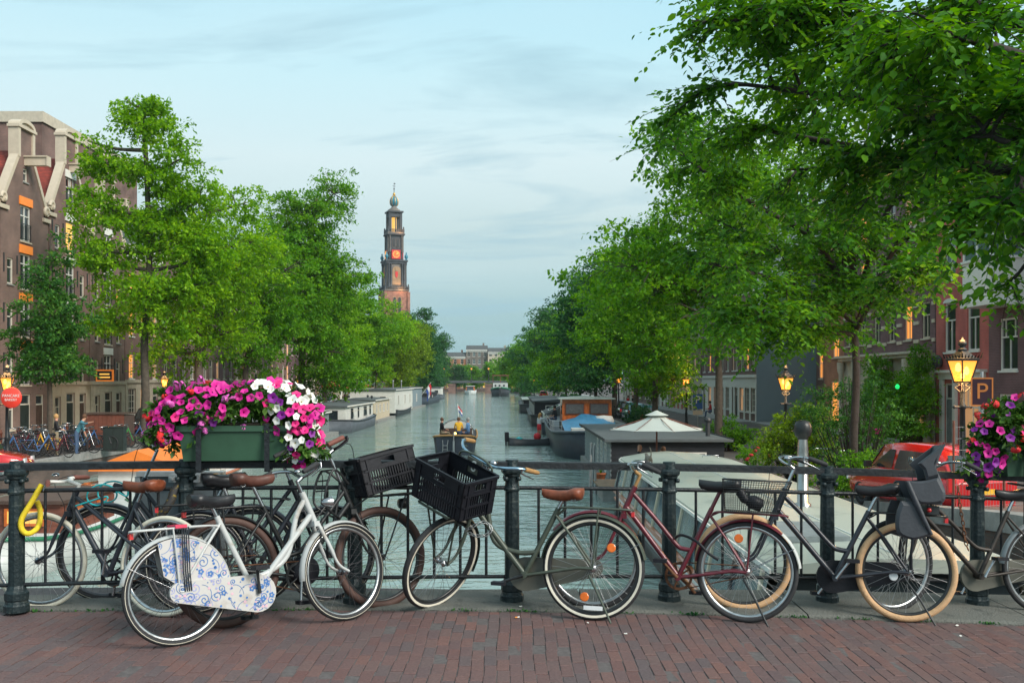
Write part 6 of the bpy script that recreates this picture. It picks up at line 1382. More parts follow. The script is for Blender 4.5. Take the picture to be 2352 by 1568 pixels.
# ------------------------------------------------------------------ street furniture, signs
def text_part(s, name, size, m, parent, loc, rot, ext=.004):
    c = bpy.data.curves.new(name, 'FONT'); c.body = s; c.size = size; c.extrude = ext; c.align_x = 'CENTER'; c.align_y = 'CENTER'
    t = bpy.data.objects.new('t', c); COL.objects.link(t); me = bpy.data.meshes.new_from_object(t.evaluated_get(bpy.context.evaluated_depsgraph_get())); bpy.data.objects.remove(t)
    me.materials.clear(); me.materials.append(M_[m]); return obj(name, me, parent, loc, rot)
bs = empty('board_sign', (-2.66, 7.95, .0)); tag(bs, 'grey back of a navigation sign board clamped outside the railing', 'sign')
b = MB(); b.bx(-.30, .33, 0, .03, -.05, .86); b.build('panel', 'panel_grey', bs)
b = MB(); b.bx(-.33, .36, -.03, .05, .862, .90); b.bx(-.345, -.303, -.02, .05, -.06, .86); b.bx(.333, .375, -.02, .05, -.06, .86); b.bx(-.30, .33, -.028, -.002, .12, .15); b.build('panel_frame', 'galvanised', bs)
b = MB(); b.cyl((.06, -.05, -.4), (.06, -.05, .80), .03, 8); b.build('post', 'iron_dark', bs)
for z in (.82, .13): b = MB(); b.bx(-.06, .18, -.07, -.03, z, z+.06); b.lathe([(.02, 0), (.02, .02)], 6, (-.03, -.08, z+.02)); b.build('clamp', 'galvanised', bs)
sg = empty('parking_sign', (8.78, 18.6, -1.2), R(-20)); tag(sg, 'dark parking sign with its letter P coloured as if lit orange beside the large lamp', 'sign')
b = MB(); b.cyl((0, .03, 0), (0, .03, 3.0), .03, 8); b.build('post', 'galvanised', sg); b = MB(); b.bx(-.18, .18, -.012, 0, 2.36, 2.88); pl = b.build('plate', 'sign_dark', sg)
b = MB()
for x0, x1, z0, z1 in ((-.19, .19, 2.86, 2.885), (-.19, .19, 2.355, 2.38), (-.19, -.165, 2.38, 2.86), (.165, .19, 2.38, 2.86)): b.bx(x0, x1, -.017, -.0125, z0, z1)
b.build('border', 'sign_lamplit', pl); text_part('P', 'letter', .42, 'sign_lamplit', pl, (0, -.016, 2.62), (PI/2, 0, 0))  # orange lamplight falling on the sign is put into border and letter colour
sg = empty('parking_sign', (12.5, 67.0, QZ)); tag(sg, 'blue parking sign beside the lit lamp and white shopfronts', 'sign')
b = MB(); b.cyl((0, .03, 0), (0, .03, 2.4), .035, 8); b.build('post', 'galvanised', sg); b = MB(); b.bx(-.33, .33, -.02, 0, 1.25, 2.25); pl = b.build('plate', 'sign_blue', sg); text_part('P', 'letter', .7, 'white_paint', pl, (0, -.024, 1.85), (PI/2, 0, 0))
b = MB(); b.bx(-.33, .33, -.022, 0, .85, 1.15); b.build('sub_plate', 'cream_paint', sg)
sg = empty('shop_sign', (-25.6, 62.6, QZ+3.1), R(0)); tag(sg, 'black hanging sign in an orange glowing frame over an arched door', 'sign')
b = MB(); b.bx(-.55, .55, -.05, .05, 0, .75); pl = b.build('frame', 'sign_orange', sg); b = MB(); b.bx(-.46, .46, -.065, -.051, .1, .65); b.build('panel', 'board_dark', pl); b = MB(); b.tube([(-1.4, 0, 1.0), (.6, 0, 1.0)], .025, 6); b.cyl((-.4, 0, .75), (-.4, 0, 1.0), .015, 5); b.cyl((.4, 0, .75), (.4, 0, 1.0), .015, 5); b.build('bracket', 'iron_dark', sg)
for k, wd in enumerate((.62, .70)): b = MB(); b.bx(-wd/2, wd/2, -.07, -.066, .42-k*.2, .50-k*.2); b.build('lettering', 'lit_yellow', pl)
sg = empty('round_sign', (-17.4, 34.6, QZ+2.55)); tag(sg, 'round red café sign hanging under the lamp at the frame edge', 'sign')
b = MB(); b.lathe([(0, -.03), (.34, -.03), (.37, 0), (.34, .03), (0, .03)], 24, M=Matrix.Rotation(PI/2, 3, 'X')); pl = b.build('disc', 'lit_red', sg); text_part('PANCAKE', 'letters', .135, 'white_paint', pl, (0, -.036, .06), (PI/2, 0, 0)); text_part('BAKERY', 'letters', .12, 'white_paint', pl, (0, -.036, -.08), (PI/2, 0, 0))
b = MB(); b.tube([(0, .02, .44), (0, .02, .75), (-.4, .3, .78)], .02, 5); b.build('bracket', 'iron_dark', sg)
for i, (x, y, w, lb) in enumerate([(-22.5, 78, 3.2, 'red café awning right of the lamp by the flower box'), (-23.4, 90, 3.0, 'red café awning behind the white flowers'), (-22.8, 128, 5, 'red café awning under the yellow green tree'), (-22.6, 150, 4, 'red awning with pale sign near the flag')]):
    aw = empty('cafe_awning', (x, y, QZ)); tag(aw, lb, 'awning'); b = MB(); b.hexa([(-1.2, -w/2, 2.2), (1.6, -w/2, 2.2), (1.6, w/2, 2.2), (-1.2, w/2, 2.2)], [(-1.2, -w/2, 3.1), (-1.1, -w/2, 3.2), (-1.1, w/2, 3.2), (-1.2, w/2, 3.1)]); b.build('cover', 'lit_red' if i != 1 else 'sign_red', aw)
    b = MB(); 
    for q in (-1, 1): b.cyl((1.5, q*w*.45, 0), (1.5, q*w*.45, 2.2), .04, 6)
    b.build('pole', 'white_paint', aw)
for i, (x, y) in enumerate([(-22.2, 41.2), (-22.4, 43.6), (-22.6, 47.5), (-22.8, 51), (-22.9, 55), (-17.9, 33.2), (-22.5, 45.4)]):
    bo = empty('bollard', (x, y, quay_z(y))); tag(bo, 'dark red iron bollard '+['nearest the bridge on the warehouse pavement', 'level with the young tree stem', 'right of the person in teal jacket', 'below the orange framed hanging sign', 'farthest along the pavement by the dark hatchback', 'at the quay edge under the edge lamp', 'behind the person in black shirt'][i], 'bollard', 'dark red bollards along the pavement'); b = MB(); b.lathe([(.10, 0), (.10, .1), (.075, .14), (.07, .8), (.09, .82), (.09, .88), (.05, .93), (.06, .97), (0, 1.02)], 10); b.build('shaft', 'wood_red', bo)
sh = empty('wooden_shed', (-15.9, 48.0, QZ)); sh.location = (-19.2, 47.0, QZ); tag(sh, 'reddish wooden bin store beside the flower box', 'shed')
for k in range(9): b = MB(); b.bx(-.9+k*.2, -.9+k*.2+.19, -.04, 0, 0, 1.55); b.build('board', 'wood_red', sh)
b = MB(); b.bx(-.92, .92, .001, 1.2, 0, 1.5); b.bx(-.98, .98, -.1, 1.3, 1.56, 1.62); b.build('frame', 'wood_dark', sh)
ub = empty('utility_box', (-17.75, 44.5, QZ)); tag(ub, 'small dark green utility box at the quay edge', 'utility box'); b = MB(); b.bx(-.45, .45, -.2, .2, 0, 1.05); b.bx(-.48, .48, -.23, .23, 1.051, 1.1); b.build('cabinet', 'green_black', ub); b = MB(); b.bx(-.40, -.02, -.215, -.202, .1, .98); b.bx(.02, .40, -.215, -.202, .1, .98); b.build('door', 'green_black', ub)
# site fence by the red car
fn = empty('mesh_fence', (8.05, 18.15, -1.05), R(22)); tag(fn, 'wire mesh site fence with red posts under the flower box', 'fence')
for k in range(4): b = MB(); b.cyl((k*.62, 0, 0), (k*.62, 0, 1.95), .022, 7); b.build('post', 'wood_red', fn)
b = MB()
for k in range(26): b.cyl((k*.075, 0, .15), (k*.075, 0, 1.85), .0028, 3)
for k in range(9): b.cyl((0, 0, .15+k*.21), (1.87, 0, .15+k*.21), .0035, 3)
b.build('wire_mesh', 'galvanised', fn)
gl = MB(); gl.lathe([(0, -.10), (.07, -.09), (.10, -.02), (.10, .05), (.05, .09), (.05, .12), (0, .13)], 10, smooth=False); o = gl.build('green_lantern', 'lit_green', None, (18.35, 47.4, 1.35)); tag(o, 'small glowing green lantern among the ivy', 'lantern')
tb_ = empty('terrace_table', (-18.1, 49.5, QZ)); tag(tb_, 'dark slatted terrace table near the wooden bin store', 'table'); b = MB(); b.bx(-.9, .9, -.4, .4, .72, .76); b.build('top', 'wood_dark', tb_)
for q in (-1, 1):
    for p_ in (-1, 1): b = MB(); b.bx(q*.8-.03, q*.8+.03, p_*.33-.03, p_*.33+.03, 0, .72); b.build('leg', 'wood_dark', tb_)
# flower tubs and roses
def blooms(root, pts, r, m, name='bloom'):
    for p_ in pts: b = MB(); b.lathe([(0, -.4*r), (.8*r, -.1*r), (r, .3*r), (.5*r, .7*r), (0, .8*r)], 7, p_); b.build(name, m, root)
rs = shrub('rose_bush', 'rose bush with coral blooms at the dark houseboat stern', (8.3, 33.5, -1.6), [ell(0, 0, .8, .7, .6, .6)], 40, 55, .07, 'leaf_mid', 90, .25)
rn = random.Random(8); blooms(rs, [(rn.uniform(-.7, .5), rn.uniform(-.7, -.3), rn.uniform(.5, 1.5)) for _ in range(7)], .09, 'cloth_red')
fp_ = shrub('flower_tub', 'low stone tub of pink flowers before the ivy', (17.6, 47.8, -1.25), [ell(0, 0, .3, .5, .6, .25)], 24, 40, .07, 'leaf_mid', 91, .18, 'flower tub'); blooms(fp_, [(rn.uniform(-.5, 0), rn.uniform(-.5, .5), rn.uniform(.35, .6)) for _ in range(9)], .1, 'petal_pink')
b = MB(); b.bx(-.7, .7, -.8, .8, -.25, .12); b.build('tub', 'concrete', fp_)
# ------------------------------------------------------------------ bicycles on the bridge
WC = {}
def wheel_meshes(Rw, rt, tyre, band, rim, spoke, ns=32):
    k = (Rw, rt, tyre, band, rim, spoke)
    if k in WC: return WC[k]
    b = MB(); b.ring((0, 0, 0), Rw-rt, rt, 56, 10); ty = b.mesh('tyre', tyre)
    bd = None
    if band:
        b = MB()
        for s in (-1, 1):
            rows = []
            for i in range(57):
                a = 2*PI*i/56; row = []
                for q in (-.55, -.2, .15) if band != 'reflex_band' else (.05, .22):
                    ang = PI/2*s-q*s*1.0; rr = rt*1.03; row.append(((Rw-rt+rr*math.cos(ang))*math.cos(a), rr*math.sin(ang), (Rw-rt+rr*math.cos(ang))*math.sin(a)))
                rows.append(row if s > 0 else row[::-1])
            b.loft(rows, False, True, False)
        bd = b.mesh('sidewall_band', band)
    b = MB(); ri = Rw-2*rt; prof = [(ri+.008, .011), (ri-.002, .012), (ri-.012, .008), (ri-.016, 0), (ri-.012, -.008), (ri-.002, -.012), (ri+.008, -.011)]
    b.loft([[(r*math.cos(2*PI*i/48), w, r*math.sin(2*PI*i/48)) for r, w in prof] for i in range(49)], False, True); rm = b.mesh('rim', rim)
    b = MB(); rn = random.Random(3)
    for i in range(ns):
        a = 2*PI*i/ns; s = 1 if i % 2 else -1; d = (1 if (i//2) % 2 else -1)*.85
        p0 = (.022*math.cos(a+d*1.6), s*.026, .022*math.sin(a+d*1.6)); p1 = ((ri-.014)*math.cos(a), 0, (ri-.014)*math.sin(a)); b.tube([p0, p1], .00135, 3, False)
    sp = b.mesh('spokes', spoke)
    b = MB(); My = Matrix.Rotation(PI/2, 3, 'X'); b.lathe([(.007, -.06), (.007, -.036), (.024, -.034), (.026, -.03), (.016, -.026), (.016, .026), (.026, .03), (.024, .034), (.007, .036), (.007, .06)], 12, M=My); hb = b.mesh('hub', 'chrome')
    WC[k] = (ty, bd, rm, sp, hb); return WC[k]
def put_wheel(name, ms, root, M):
    w = obj(name, ms[0], root, mat4=M)
    if ms[1]: obj('sidewall_band', ms[1], w)
    obj('rim', ms[2], w); obj('spokes', ms[3], w); obj('hub', ms[4], w); return w
def mudguard(b, c, Rg, a0, a1, wd=.031, n=24):
    rows = []
    for i in range(n+1):
        a = R(a0+(a1-a0)*i/n); rows.append([(c[0]+(Rg-.016*q*q)*math.cos(a), q*wd, c[1]+(Rg-.016*q*q)*math.sin(a)) for q in (-1, -.6, 0, .6, 1)])
    b.loft(rows, False, True, False); b.loft([[(p[0]*1.0, p[1], p[2]) for p in r[::-1]] for r in [[(c[0]+(x-c[0])*.992, y, c[1]+(z-c[1])*.992) for x, y, z in r] for r in rows]], False, True, False)
def saddle(b, c, l=.28, w=.20, th=.075, tilt=0):
    secs = [(.52, .10, .55), (.46, .20, .8), (.30, .26, .9), (.10, .34, .95), (-.12, .62, 1.0), (-.30, .95, 1.05), (-.42, 1.0, 1.1), (-.49, .80, 1.0), (-.53, .45, .6)]
    rings = []
    for f, ww, hh in secs:
        y = w/2*ww; x = c[0]+f*l; zt = c[1]+(.012 if f < -.2 else -.010*(1-abs(f-.1)*2))+f*l*tilt; h = th*hh
        rings.append([(x, -y*.75, zt-.004), (x, -y, zt-.020), (x, -y*.92, zt-h*.72), (x, -y*.5, zt-h), (x, y*.5, zt-h), (x, y*.92, zt-h*.72), (x, y, zt-.020), (x, y*.75, zt-.004), (x, 0, zt+.002)])
    b.loft(rings, True, True)
def capsule(c0, r0, c1, r1, n=10):
    a = math.atan2(c1[1]-c0[1], c1[0]-c0[0]); pts = []
    for k in range(n+1): t = a+PI/2+PI*k/n; pts.append((c0[0]+r0*math.cos(t), c0[1]+r0*math.sin(t)))
    for k in range(n+1): t = a-PI/2+PI*k/n; pts.append((c1[0]+r1*math.cos(t), c1[1]+r1*math.sin(t)))
    return pts
def crate(parent, M4, L=.48, W=.34, H=.27, mt='black_plastic', name='crate'):
    root = obj(name, None, parent, mat4=M4)
    b = MB(); t = .008
    b.bx(-L/2, L/2, -W/2, W/2, 0, t)
    def panel(fn, n, w):
        rows = [(.06, .30), (.36, .60), (.66, .80)]; zt = H
        b_ = MB(); ex = lambda u0, u1, z0, z1, d0=0, d1=t: b_.hexa([fn(u0, d0, z0), fn(u1, d0, z0), fn(u1, d1, z0), fn(u0, d1, z0)], [fn(u0, d0, z1), fn(u1, d0, z1), fn(u1, d1, z1), fn(u0, d1, z1)])
        for z0, z1 in ((0, .06), (.30, .36), (.60, .68), (.88, 1.0)): ex(-w/2, w/2, z0*zt, z1*zt)
        ex(-w/2, w/2, .93*zt, zt, -.012, t)
        for z in (.30, .60): ex(-w/2+.02, w/2-.02, z*zt+.002, (z+.05)*zt, -.006, 0)
        for s in (-1, 1): ex(s*w/2-s*.055, s*w/2, .06*zt, .88*zt); ex(s*w/2-s*.06, s*w/2-s*.045, .02*zt, .95*zt, -.008, 0)
        gap = (w-.11)/n
        for k in range(n+1):
            u = -w/2+.055+gap*k
            for z0, z1 in ((.06, .30), (.36, .60)): ex(u-.0045, u+.0045, z0*zt, z1*zt)
        for s in (-1, 1): ex(s*(.055+.0) if s > 0 else -w/2+.055, w/2-.055 if s > 0 else -.055, .68*zt, .88*zt)
        ex(-.056, .056, .68*zt, .72*zt)
        return b_
    for fn, n, w, nm in ((lambda u, d, z: (u, -W/2+d, z), 16, L, 'side_panel'), (lambda u, d, z: (-u, W/2-d, z), 16, L, 'side_panel'), (lambda u, d, z: (L/2-d, u, z), 10, W, 'end_panel'), (lambda u, d, z: (-L/2+d, -u, z), 10, W, 'end_panel')):
        panel(fn, n, w).build(nm, mt, root)
    b.build('base', mt, root); return root
def bicycle(label, rear, front, lean=6, Rw=.345, rt=.019, tyre='rubber', band=None, rim='rim_silver', spoke='steel_spoke', fm='navy_paint', kind='parallel', sad='saddle_black', sh=.95, bh=1.05, bar='sweep', barm='chrome', grip='rubber', steer=0, mud=None, mudf=True, case=None, rack=None, stand=True, light=False, tail=True, crank=70, coat=False, rear_tip=None, tubew=.017, stem='chrome', post='chrome', mud_a=(8, 168), sadt=0.0, reach=0.0):
    pr, pf = on_deck(*rear), on_deck(*front); d = pf-pr; L = math.hypot(d.x, d.y); yaw = math.atan2(d.y, d.x); face = 1 if d.x > 0 else -1
    root = empty('bicycle', pr, yaw); root.rotation_euler = (-R(lean)*face, -math.atan2(d.z, L), yaw); tag(root, label, 'bicycle', 'bicycles parked along the bridge railing')
    sx, sz = -math.cos(R(68)), math.sin(R(68)); ax = Vector((sx, 0, sz)); p0 = Vector((L-.062, 0, Rw))
    BB = Vector((.435*L, 0, Rw*.80)); stt = Vector((.245*L, 0, min(sh-.16, .74))); sdir = (stt-BB).normalized(); stop = BB+sdir*((sh-.05-BB.z)/sdir.z)
    hb, ht = p0+ax*.40, p0+ax*(.40+.17 if kind != 'mixte' else .53); hub = Vector((0, 0, Rw)); fh = Vector((L, 0, Rw))
    F4 = Matrix.Translation(p0) @ Matrix.Rotation(R(steer), 4, ax) @ Matrix.Translation(-p0)
    T = tubew
    # frame
    b = MB(); b.tube([BB, stt+sdir*.03], T, 10); b.tube([hb-ax*.02, ht+ax*.02], T*1.15, 10); b.tube([hb+ax*.03, BB], T*1.12, 10)
    if kind in ('loop', 'oma'):
        j = BB.lerp(stt, .36 if kind == 'loop' else .20); q1 = ht+Vector((-.05*L, 0, -.14)); q2 = Vector((.64*L, 0, .50 if kind == 'loop' else .47))
        b.tube(cat_rom([ht-ax*.03, q1, q2, j.lerp(q2, .45)+Vector((0, 0, -.035)), j], 6), T*.95, 10)
    elif kind == 'parallel':
        j = BB.lerp(stt, .42); dn = (BB-hb).normalized(); k1 = ht-ax*.02+dn*((ht-BB).length*.70); b.tube(cat_rom([ht-ax*.03, (ht-ax*.02).lerp(k1, .5), k1, j.lerp(k1, .5)+Vector((0, 0, -.012)), j], 5), T*.95, 10)
    elif kind == 'mixte':
        j = BB.lerp(stt, .55)
        for s in (-1, 1): b.tube([ht-ax*.04+Vector((0, s*.012, 0)), j+Vector((0, s*.025, 0)), hub+Vector((.03, s*.055, .02))], T*.62, 8)
    elif kind == 'cargo':
        j = BB.lerp(stt, .30); b.tube([ht-ax*.05, j+Vector((.09, 0, .02)), j], T*.95, 10); b.tube([ht+ax*.02, hb+Vector((-.13, 0, -.10))], T*.7, 8)
    for s in (-1, 1):
        b.tube([BB+Vector((-.02, s*.03, 0)), hub+Vector((.10, s*.055, 0)), hub+Vector((0, s*.058, 0))], T*.62, 8)
        b.tube([stt+Vector((0, s*.02, -.02)), stt.lerp(hub, .4)+Vector((0, s*.05, 0)), hub+Vector((0, s*.058, 0))], T*.5, 8)
    b.cyl(BB+Vector((0, -.04, 0)), BB+Vector((0, .04, 0)), .024, 10); b.build('frame', fm, root)
    b = MB(); b.tube([stt, stop], .0135, 8); b.build('seat_post', post, root)
    b = MB(); sc_ = stop+Vector((.015, 0, .05)); saddle(b, (sc_.x, sc_.z), tilt=sadt); so_ = b.build('saddle', sad, root)
    b = MB()
    for s in (-1, 1):
        b.tube(cat_rom([(sc_.x+.10, s*.015, sc_.z-.04), (sc_.x-.02, s*.022, sc_.z-.065), (sc_.x-.11, s*.05, sc_.z-.045)], 3), .004, 5)
        for k in range(3): b.ring((sc_.x-.085, s*.05, sc_.z-.06), .018, .003, 10, 4) if k == 0 else None
    b.build('saddle_rails', 'black_metal' if sad == 'saddle_black' else 'chrome', so_)
    # wheels
    ms = wheel_meshes(Rw, rt, tyre, band, rim, spoke)
    put_wheel('rear_wheel', ms, root, Matrix.Translation(hub)); put_wheel('front_wheel', ms, root, F4 @ Matrix.Translation(fh) @ Matrix.Rotation(.3, 4, 'Y'))
    # fork, stem, bars
    b = MB()
    for s in (-1, 1): b.tube(cat_rom([hb-ax*.03+Vector((0, s*.03, 0)), (p0+ax*.20)+Vector((0, s*.055, 0)), p0+ax*.06+Vector((.006, s*.058, 0)), fh+Vector((0, s*.058, 0))], 5), [T*.72]*8+[T*.55]*8, 8)
    b.bx(hb.x-.02, hb.x+.02, -.045, .045, hb.z-.055, hb.z-.02); b.build('fork', fm, root, mat4=F4)
    st1 = p0+ax*((bh-Rw)/sz); fwd = Vector((math.sin(R(68)), 0, math.cos(R(68))))
    cl = st1+Vector((.05+reach, 0, 0)); b = MB(); b.tube([ht, st1-ax*.02], .0125, 8); b.tube([st1-ax*.03, cl], .014, 8); b.build('stem', stem, root, mat4=F4)
    b = MB()
    if bar == 'flat': half = [(0, 0, 0), (.0, .07, .0), (.045, .13, .005), (.03, .20, .005), (-.01, .28, 0)]
    elif bar == 'wide': half = [(0, 0, 0), (.01, .10, .01), (.03, .20, .045), (-.05, .29, .06), (-.19, .32, .02)]
    else: half = [(0, 0, 0), (.015, .08, .02), (.02, .18, .055), (-.05, .27, .06), (-.17, .30, .015)]
    hp = cat_rom(half, 5); pts = [cl+Vector((x, -y, z)) for x, y, z in hp[::-1]]+[cl+Vector((x, y, z)) for x, y, z in hp[1:]]
    b.tube(pts, .0115, 8); hb_o = b.build('handlebar', barm, root, mat4=F4)
    for s in (-1, 1):
        e = [cl+Vector((x, s*y, z)) for x, y, z in hp]; g1, g0 = e[-1], e[-1].lerp(e[-4], 1.0) if bar != 'flat' else e[-4]; b = MB(); dr = (g1-g0).normalized(); g0 = g1-dr*.125
        b.tube([g0, g0+dr*.01, g1-dr*.01, g1+dr*.012], [.015, .018, .017, .013], 10); b.build('grip', grip, hb_o)
        b = MB(); lv = g0-dr*.03; b.tube([lv, lv+Vector((.02, 0, -.03))+dr*.02, lv+dr*.13+Vector((.02, s*.02, -.045))], [.008, .006, .004], 5); b.build('brake_lever', 'chrome' if barm != 'black_metal' else 'black_plastic', hb_o)
    b = MB(); bp = cl+Vector((.03, .10, .045)); b.lathe([(.0, .02), (.018, .016), (.026, .004), (.026, -.004), (.0, -.006)], 12, bp); b.build('bell', 'chrome', hb_o)
    b = MB(); b.tube(cat_rom([cl+Vector((.02, -.16, .03)), cl+Vector((.12, -.06, -.02)), hb+Vector((.05, -.02, .0)), p0+ax*.18+Vector((0, -.062, 0))], 5), .0028, 4); b.build('brake_cable', 'black_plastic', hb_o)
    # mudguards
    if mud:
        b = MB(); mudguard(b, (0, Rw), Rw+.018, *mud_a); mg = b.build('rear_mudguard', mud, root)
        b = MB()
        for s in (-1, 1): b.tube([(0, s*.058, Rw), ((Rw+.012)*math.cos(R(150)), s*.03, Rw+(Rw+.012)*math.sin(R(150)))], .0028, 4)
        b.build('mudguard_stay', 'chrome', mg)
        if rear_tip: b = MB(); mudguard(b, (0, Rw), Rw+.021, mud_a[1]-2, mud_a[1]+40, .032, 10); b.build('mudguard_tip', rear_tip, root)
        if mudf: b = MB(); mudguard(b, (L, Rw), Rw+.018, *((35, 185) if mudf is True else mudf)); b.build('front_mudguard', mud, root, mat4=F4)
    # drive
    b = MB(); n = 28; v = -.048; ch = [(BB.x+.098*math.cos(2*PI*k/n), BB.z+.098*math.sin(2*PI*k/n)) for k in range(n)]
    ring_in = [(BB.x+.080*math.cos(2*PI*k/n), BB.z+.080*math.sin(2*PI*k/n)) for k in range(n)]
    for k in range(n):
        k2 = (k+1) % n; b.hexa([(ch[k][0], v, ch[k][1]), (ch[k2][0], v, ch[k2][1]), (ring_in[k2][0], v, ring_in[k2][1]), (ring_in[k][0], v, ring_in[k][1])], [(ch[k][0], v-.004, ch[k][1]), (ch[k2][0], v-.004, ch[k2][1]), (ring_in[k2][0], v-.004, ring_in[k2][1]), (ring_in[k][0], v-.004, ring_in[k][1])])
    for k in range(5): a = 2*PI*k/5; b.tube([(BB.x, v, BB.z), (BB.x+.085*math.cos(a), v, BB.z+.085*math.sin(a))], .007, 5)
    b.build('chainring', 'rust' if fm == 'maroon_paint' else 'black_metal', root)
    if not case: 
        b = MB(); b.tube([(BB.x, v, BB.z+.098), (0, v, Rw+.035), (-.035, v, Rw), (0, v, Rw-.035), (BB.x, v, BB.z-.098)], .004, 4); b.build('chain', 'rust', root)
    else:
        b = MB(); pl = capsule((BB.x, BB.z), .118, (.0, Rw-.005), .062); b.prism(pl, -.066, -.040, lambda u, w, h: (u, h, w)); cs = b.build('chain_guard', case, root)
    for s, a in ((-1, crank), (1, crank+180)):
        y = -.085 if s < 0 else .072; a = R(-a); e = (BB.x+.165*math.cos(a), y*1.12, BB.z+.165*math.sin(a)); b = MB(); b.tube([(BB.x, y, BB.z), ((BB.x+e[0])/2, y*1.06, (BB.z+e[2])/2), e], [.014, .009, .011], 6); cr_ = b.build('crank', 'rust' if fm == 'maroon_paint' else ('black_metal' if fm in ('olive_paint', 'white_paint_bike') else 'chrome'), root)
        b = MB(); b.bx(e[0]-.045, e[0]+.045, e[1]+s*.012, e[1]+s*.095, e[2]-.012, e[2]+.012); b.build('pedal', 'black_plastic', cr_)
    # rack
    if rack:
        b = MB(); zr = 2*Rw+.055; xf, xb = stt.x-.05, -.26
        for s in (-1, 1): b.tube(cat_rom([(xf+.03, s*.02, zr-.02), (xf-.03, s*.055, zr), (xb+.06, s*.065, zr), (xb, s*.03, zr-.005), (xb, 0, zr-.005)], 4), .0065, 6)
        for k in range(3): b.tube([(xf-.06-k*.11, -.062, zr), (xf-.06-k*.11, .062, zr)], .005, 5)
        b.tube([(xf-.03, 0, zr-.004), (xb, 0, zr-.004)], .005, 5)
        for s in (-1, 1): b.tube([(-.03, s*.066, zr), (-.015, s*.07, Rw+.2), (0, s*.062, Rw)], .0062, 6); b.tube([(xf-.02, s*.055, zr), (stt.x, s*.018, stt.z-.03)], .0055, 5)
        b.build('rear_rack', rack, root)
    if tail: b = MB(); b.box((-.262 if rack else -(Rw+.02)*.95, 0, 2*Rw+.025 if rack else Rw+.24), (.022, .042, .034)); b.build('tail_light', 'red_reflector', root)
    if stand:
        s = 1 if face < 0 else -1; s = 1; b = MB(); b.tube([(.02, .06, Rw-.05), (-.06, .14, .18), (-.15, .20, .015)], [.009, .008, .007], 6); b.build('kickstand', fm if fm == 'olive_paint' else 'black_metal', root)
    if light:
        b = MB(); lp = Vector((hb.x+.13, 0, hb.z+(.10 if light != 'low' else -.02))); b.lathe([(.0, -.055), (.022, -.045), (.036, 0), (.038, .02)], 12, lp, Matrix.Rotation(PI/2, 3, 'Y')); hl = b.build('headlight', light if light in ('chrome', 'black_plastic') else 'black_plastic', root, mat4=F4); b = MB(); b.lathe([(.035, .0205), (.02, .03), (0, .033)], 12, lp, Matrix.Rotation(PI/2, 3, 'Y')); b.build('lens', 'lamp_lens', hl); b = MB(); b.tube([lp, (hb.x+.03, 0, hb.z)], .006, 5); b.build('light_bracket', 'black_metal', hl)
    return dict(root=root, F4=F4, BB=BB, stt=stt, hub=hub, fh=fh, hb=hb, ht=ht, L=L, cl=cl, face=face, Rw=Rw, stop=stop)
# A: black mixte with cream tyres
A = bicycle('black mixte bicycle with cream tyres and white handlebar at the frame edge', (372, 1416), (88, 1398), 5, .340, .017, 'tyre_cream', None, 'rim_silver', 'steel_spoke', 'navy_paint', 'mixte', 'leather', .91, .90, 'flat', 'white_paint', 'grip_brown', 12, None, crank=80, stand=False, stem='white_paint', tail=False, tubew=.018, reach=.05)
# B: black bike behind, only its front stands clear
B = bicycle('black bicycle with headlight and tall handlebar behind the board sign', (575, 1388), (236, 1381), 5, .350, .021, 'rubber', 'reflex_band', 'dark_spoke', 'dark_spoke', 'navy_paint', 'cargo', 'saddle_black', .93, 1.12, 'sweep', 'black_metal', 'rubber', 8, 'navy_paint', rack='black_metal', light='high', tail=False)
# C: black transport bike with brown tyres and front crate
C = bicycle('black transport bicycle with brown tyres carrying a front crate', (523, 1441), (880, 1396), 7, .358, .027, 'tyre_brown', None, 'black_metal', 'dark_spoke', 'black_metal', 'cargo', 'leather_dark', .98, 1.13, 'sweep', 'black_metal', 'grip_brown', 3, 'black_metal', mudf=False, rack='black_metal', stand=False, crank=95)
# D: white floral oma bike
D = bicycle('white step through bicycle with blue floral chain guard', (410, 1483), (797, 1424), 7, .325, .019, 'rubber', 'reflex_band', 'rim_silver', 'dark_spoke', 'white_paint_bike', 'oma', 'saddle_black', .89, .97, 'sweep', 'chrome', 'rubber', 8, 'white_paint_bike', case='floral_white', rack='white_paint_bike', crank=-95, tail=True, stand=False, light='chrome', tubew=.0185)
# E: black bike squeezed in between
E_ = bicycle('black bicycle with yellow patterned saddle squeezed behind the white one', (452, 1408), (760, 1384), 6, .345, .019, 'rubber', 'reflex_band', 'dark_spoke', 'dark_spoke', 'navy_paint', 'parallel', 'saddle_black', .93, 1.03, 'sweep', 'chrome', 'rubber', 6, 'navy_paint', rack='black_metal', stand=False)
# F: olive bike with front crate, wheel turned
F = bicycle('olive green bicycle with whitewall tyres and a crate over its turned front wheel', (1359, 1424), (1003, 1400), 6, .352, .023, 'rubber', 'white_band', 'black_metal', 'steel_spoke', 'olive_paint', 'loop', 'leather', .88, 1.05, 'wide', 'bar_blue', 'cork', 64, 'olive_paint', mudf=(88, 205), case='olive_guard', rack='olive_paint', crank=200, tubew=.0185)
# G: maroon
G = bicycle('maroon bicycle with rusty crank and wire rear basket', (1712, 1429), (1357, 1399), 5, .346, .019, 'rubber', None, 'rim_silver', 'steel_spoke', 'maroon_paint', 'parallel', 'saddle_black', .965, 1.00, 'sweep', 'chrome', 'rubber', 6, 'maroon_paint', rear_tip='hull_white', rack='maroon_paint', crank=135, mud_a=(8, 132), stem='cork', post='maroon_paint', tail=False)
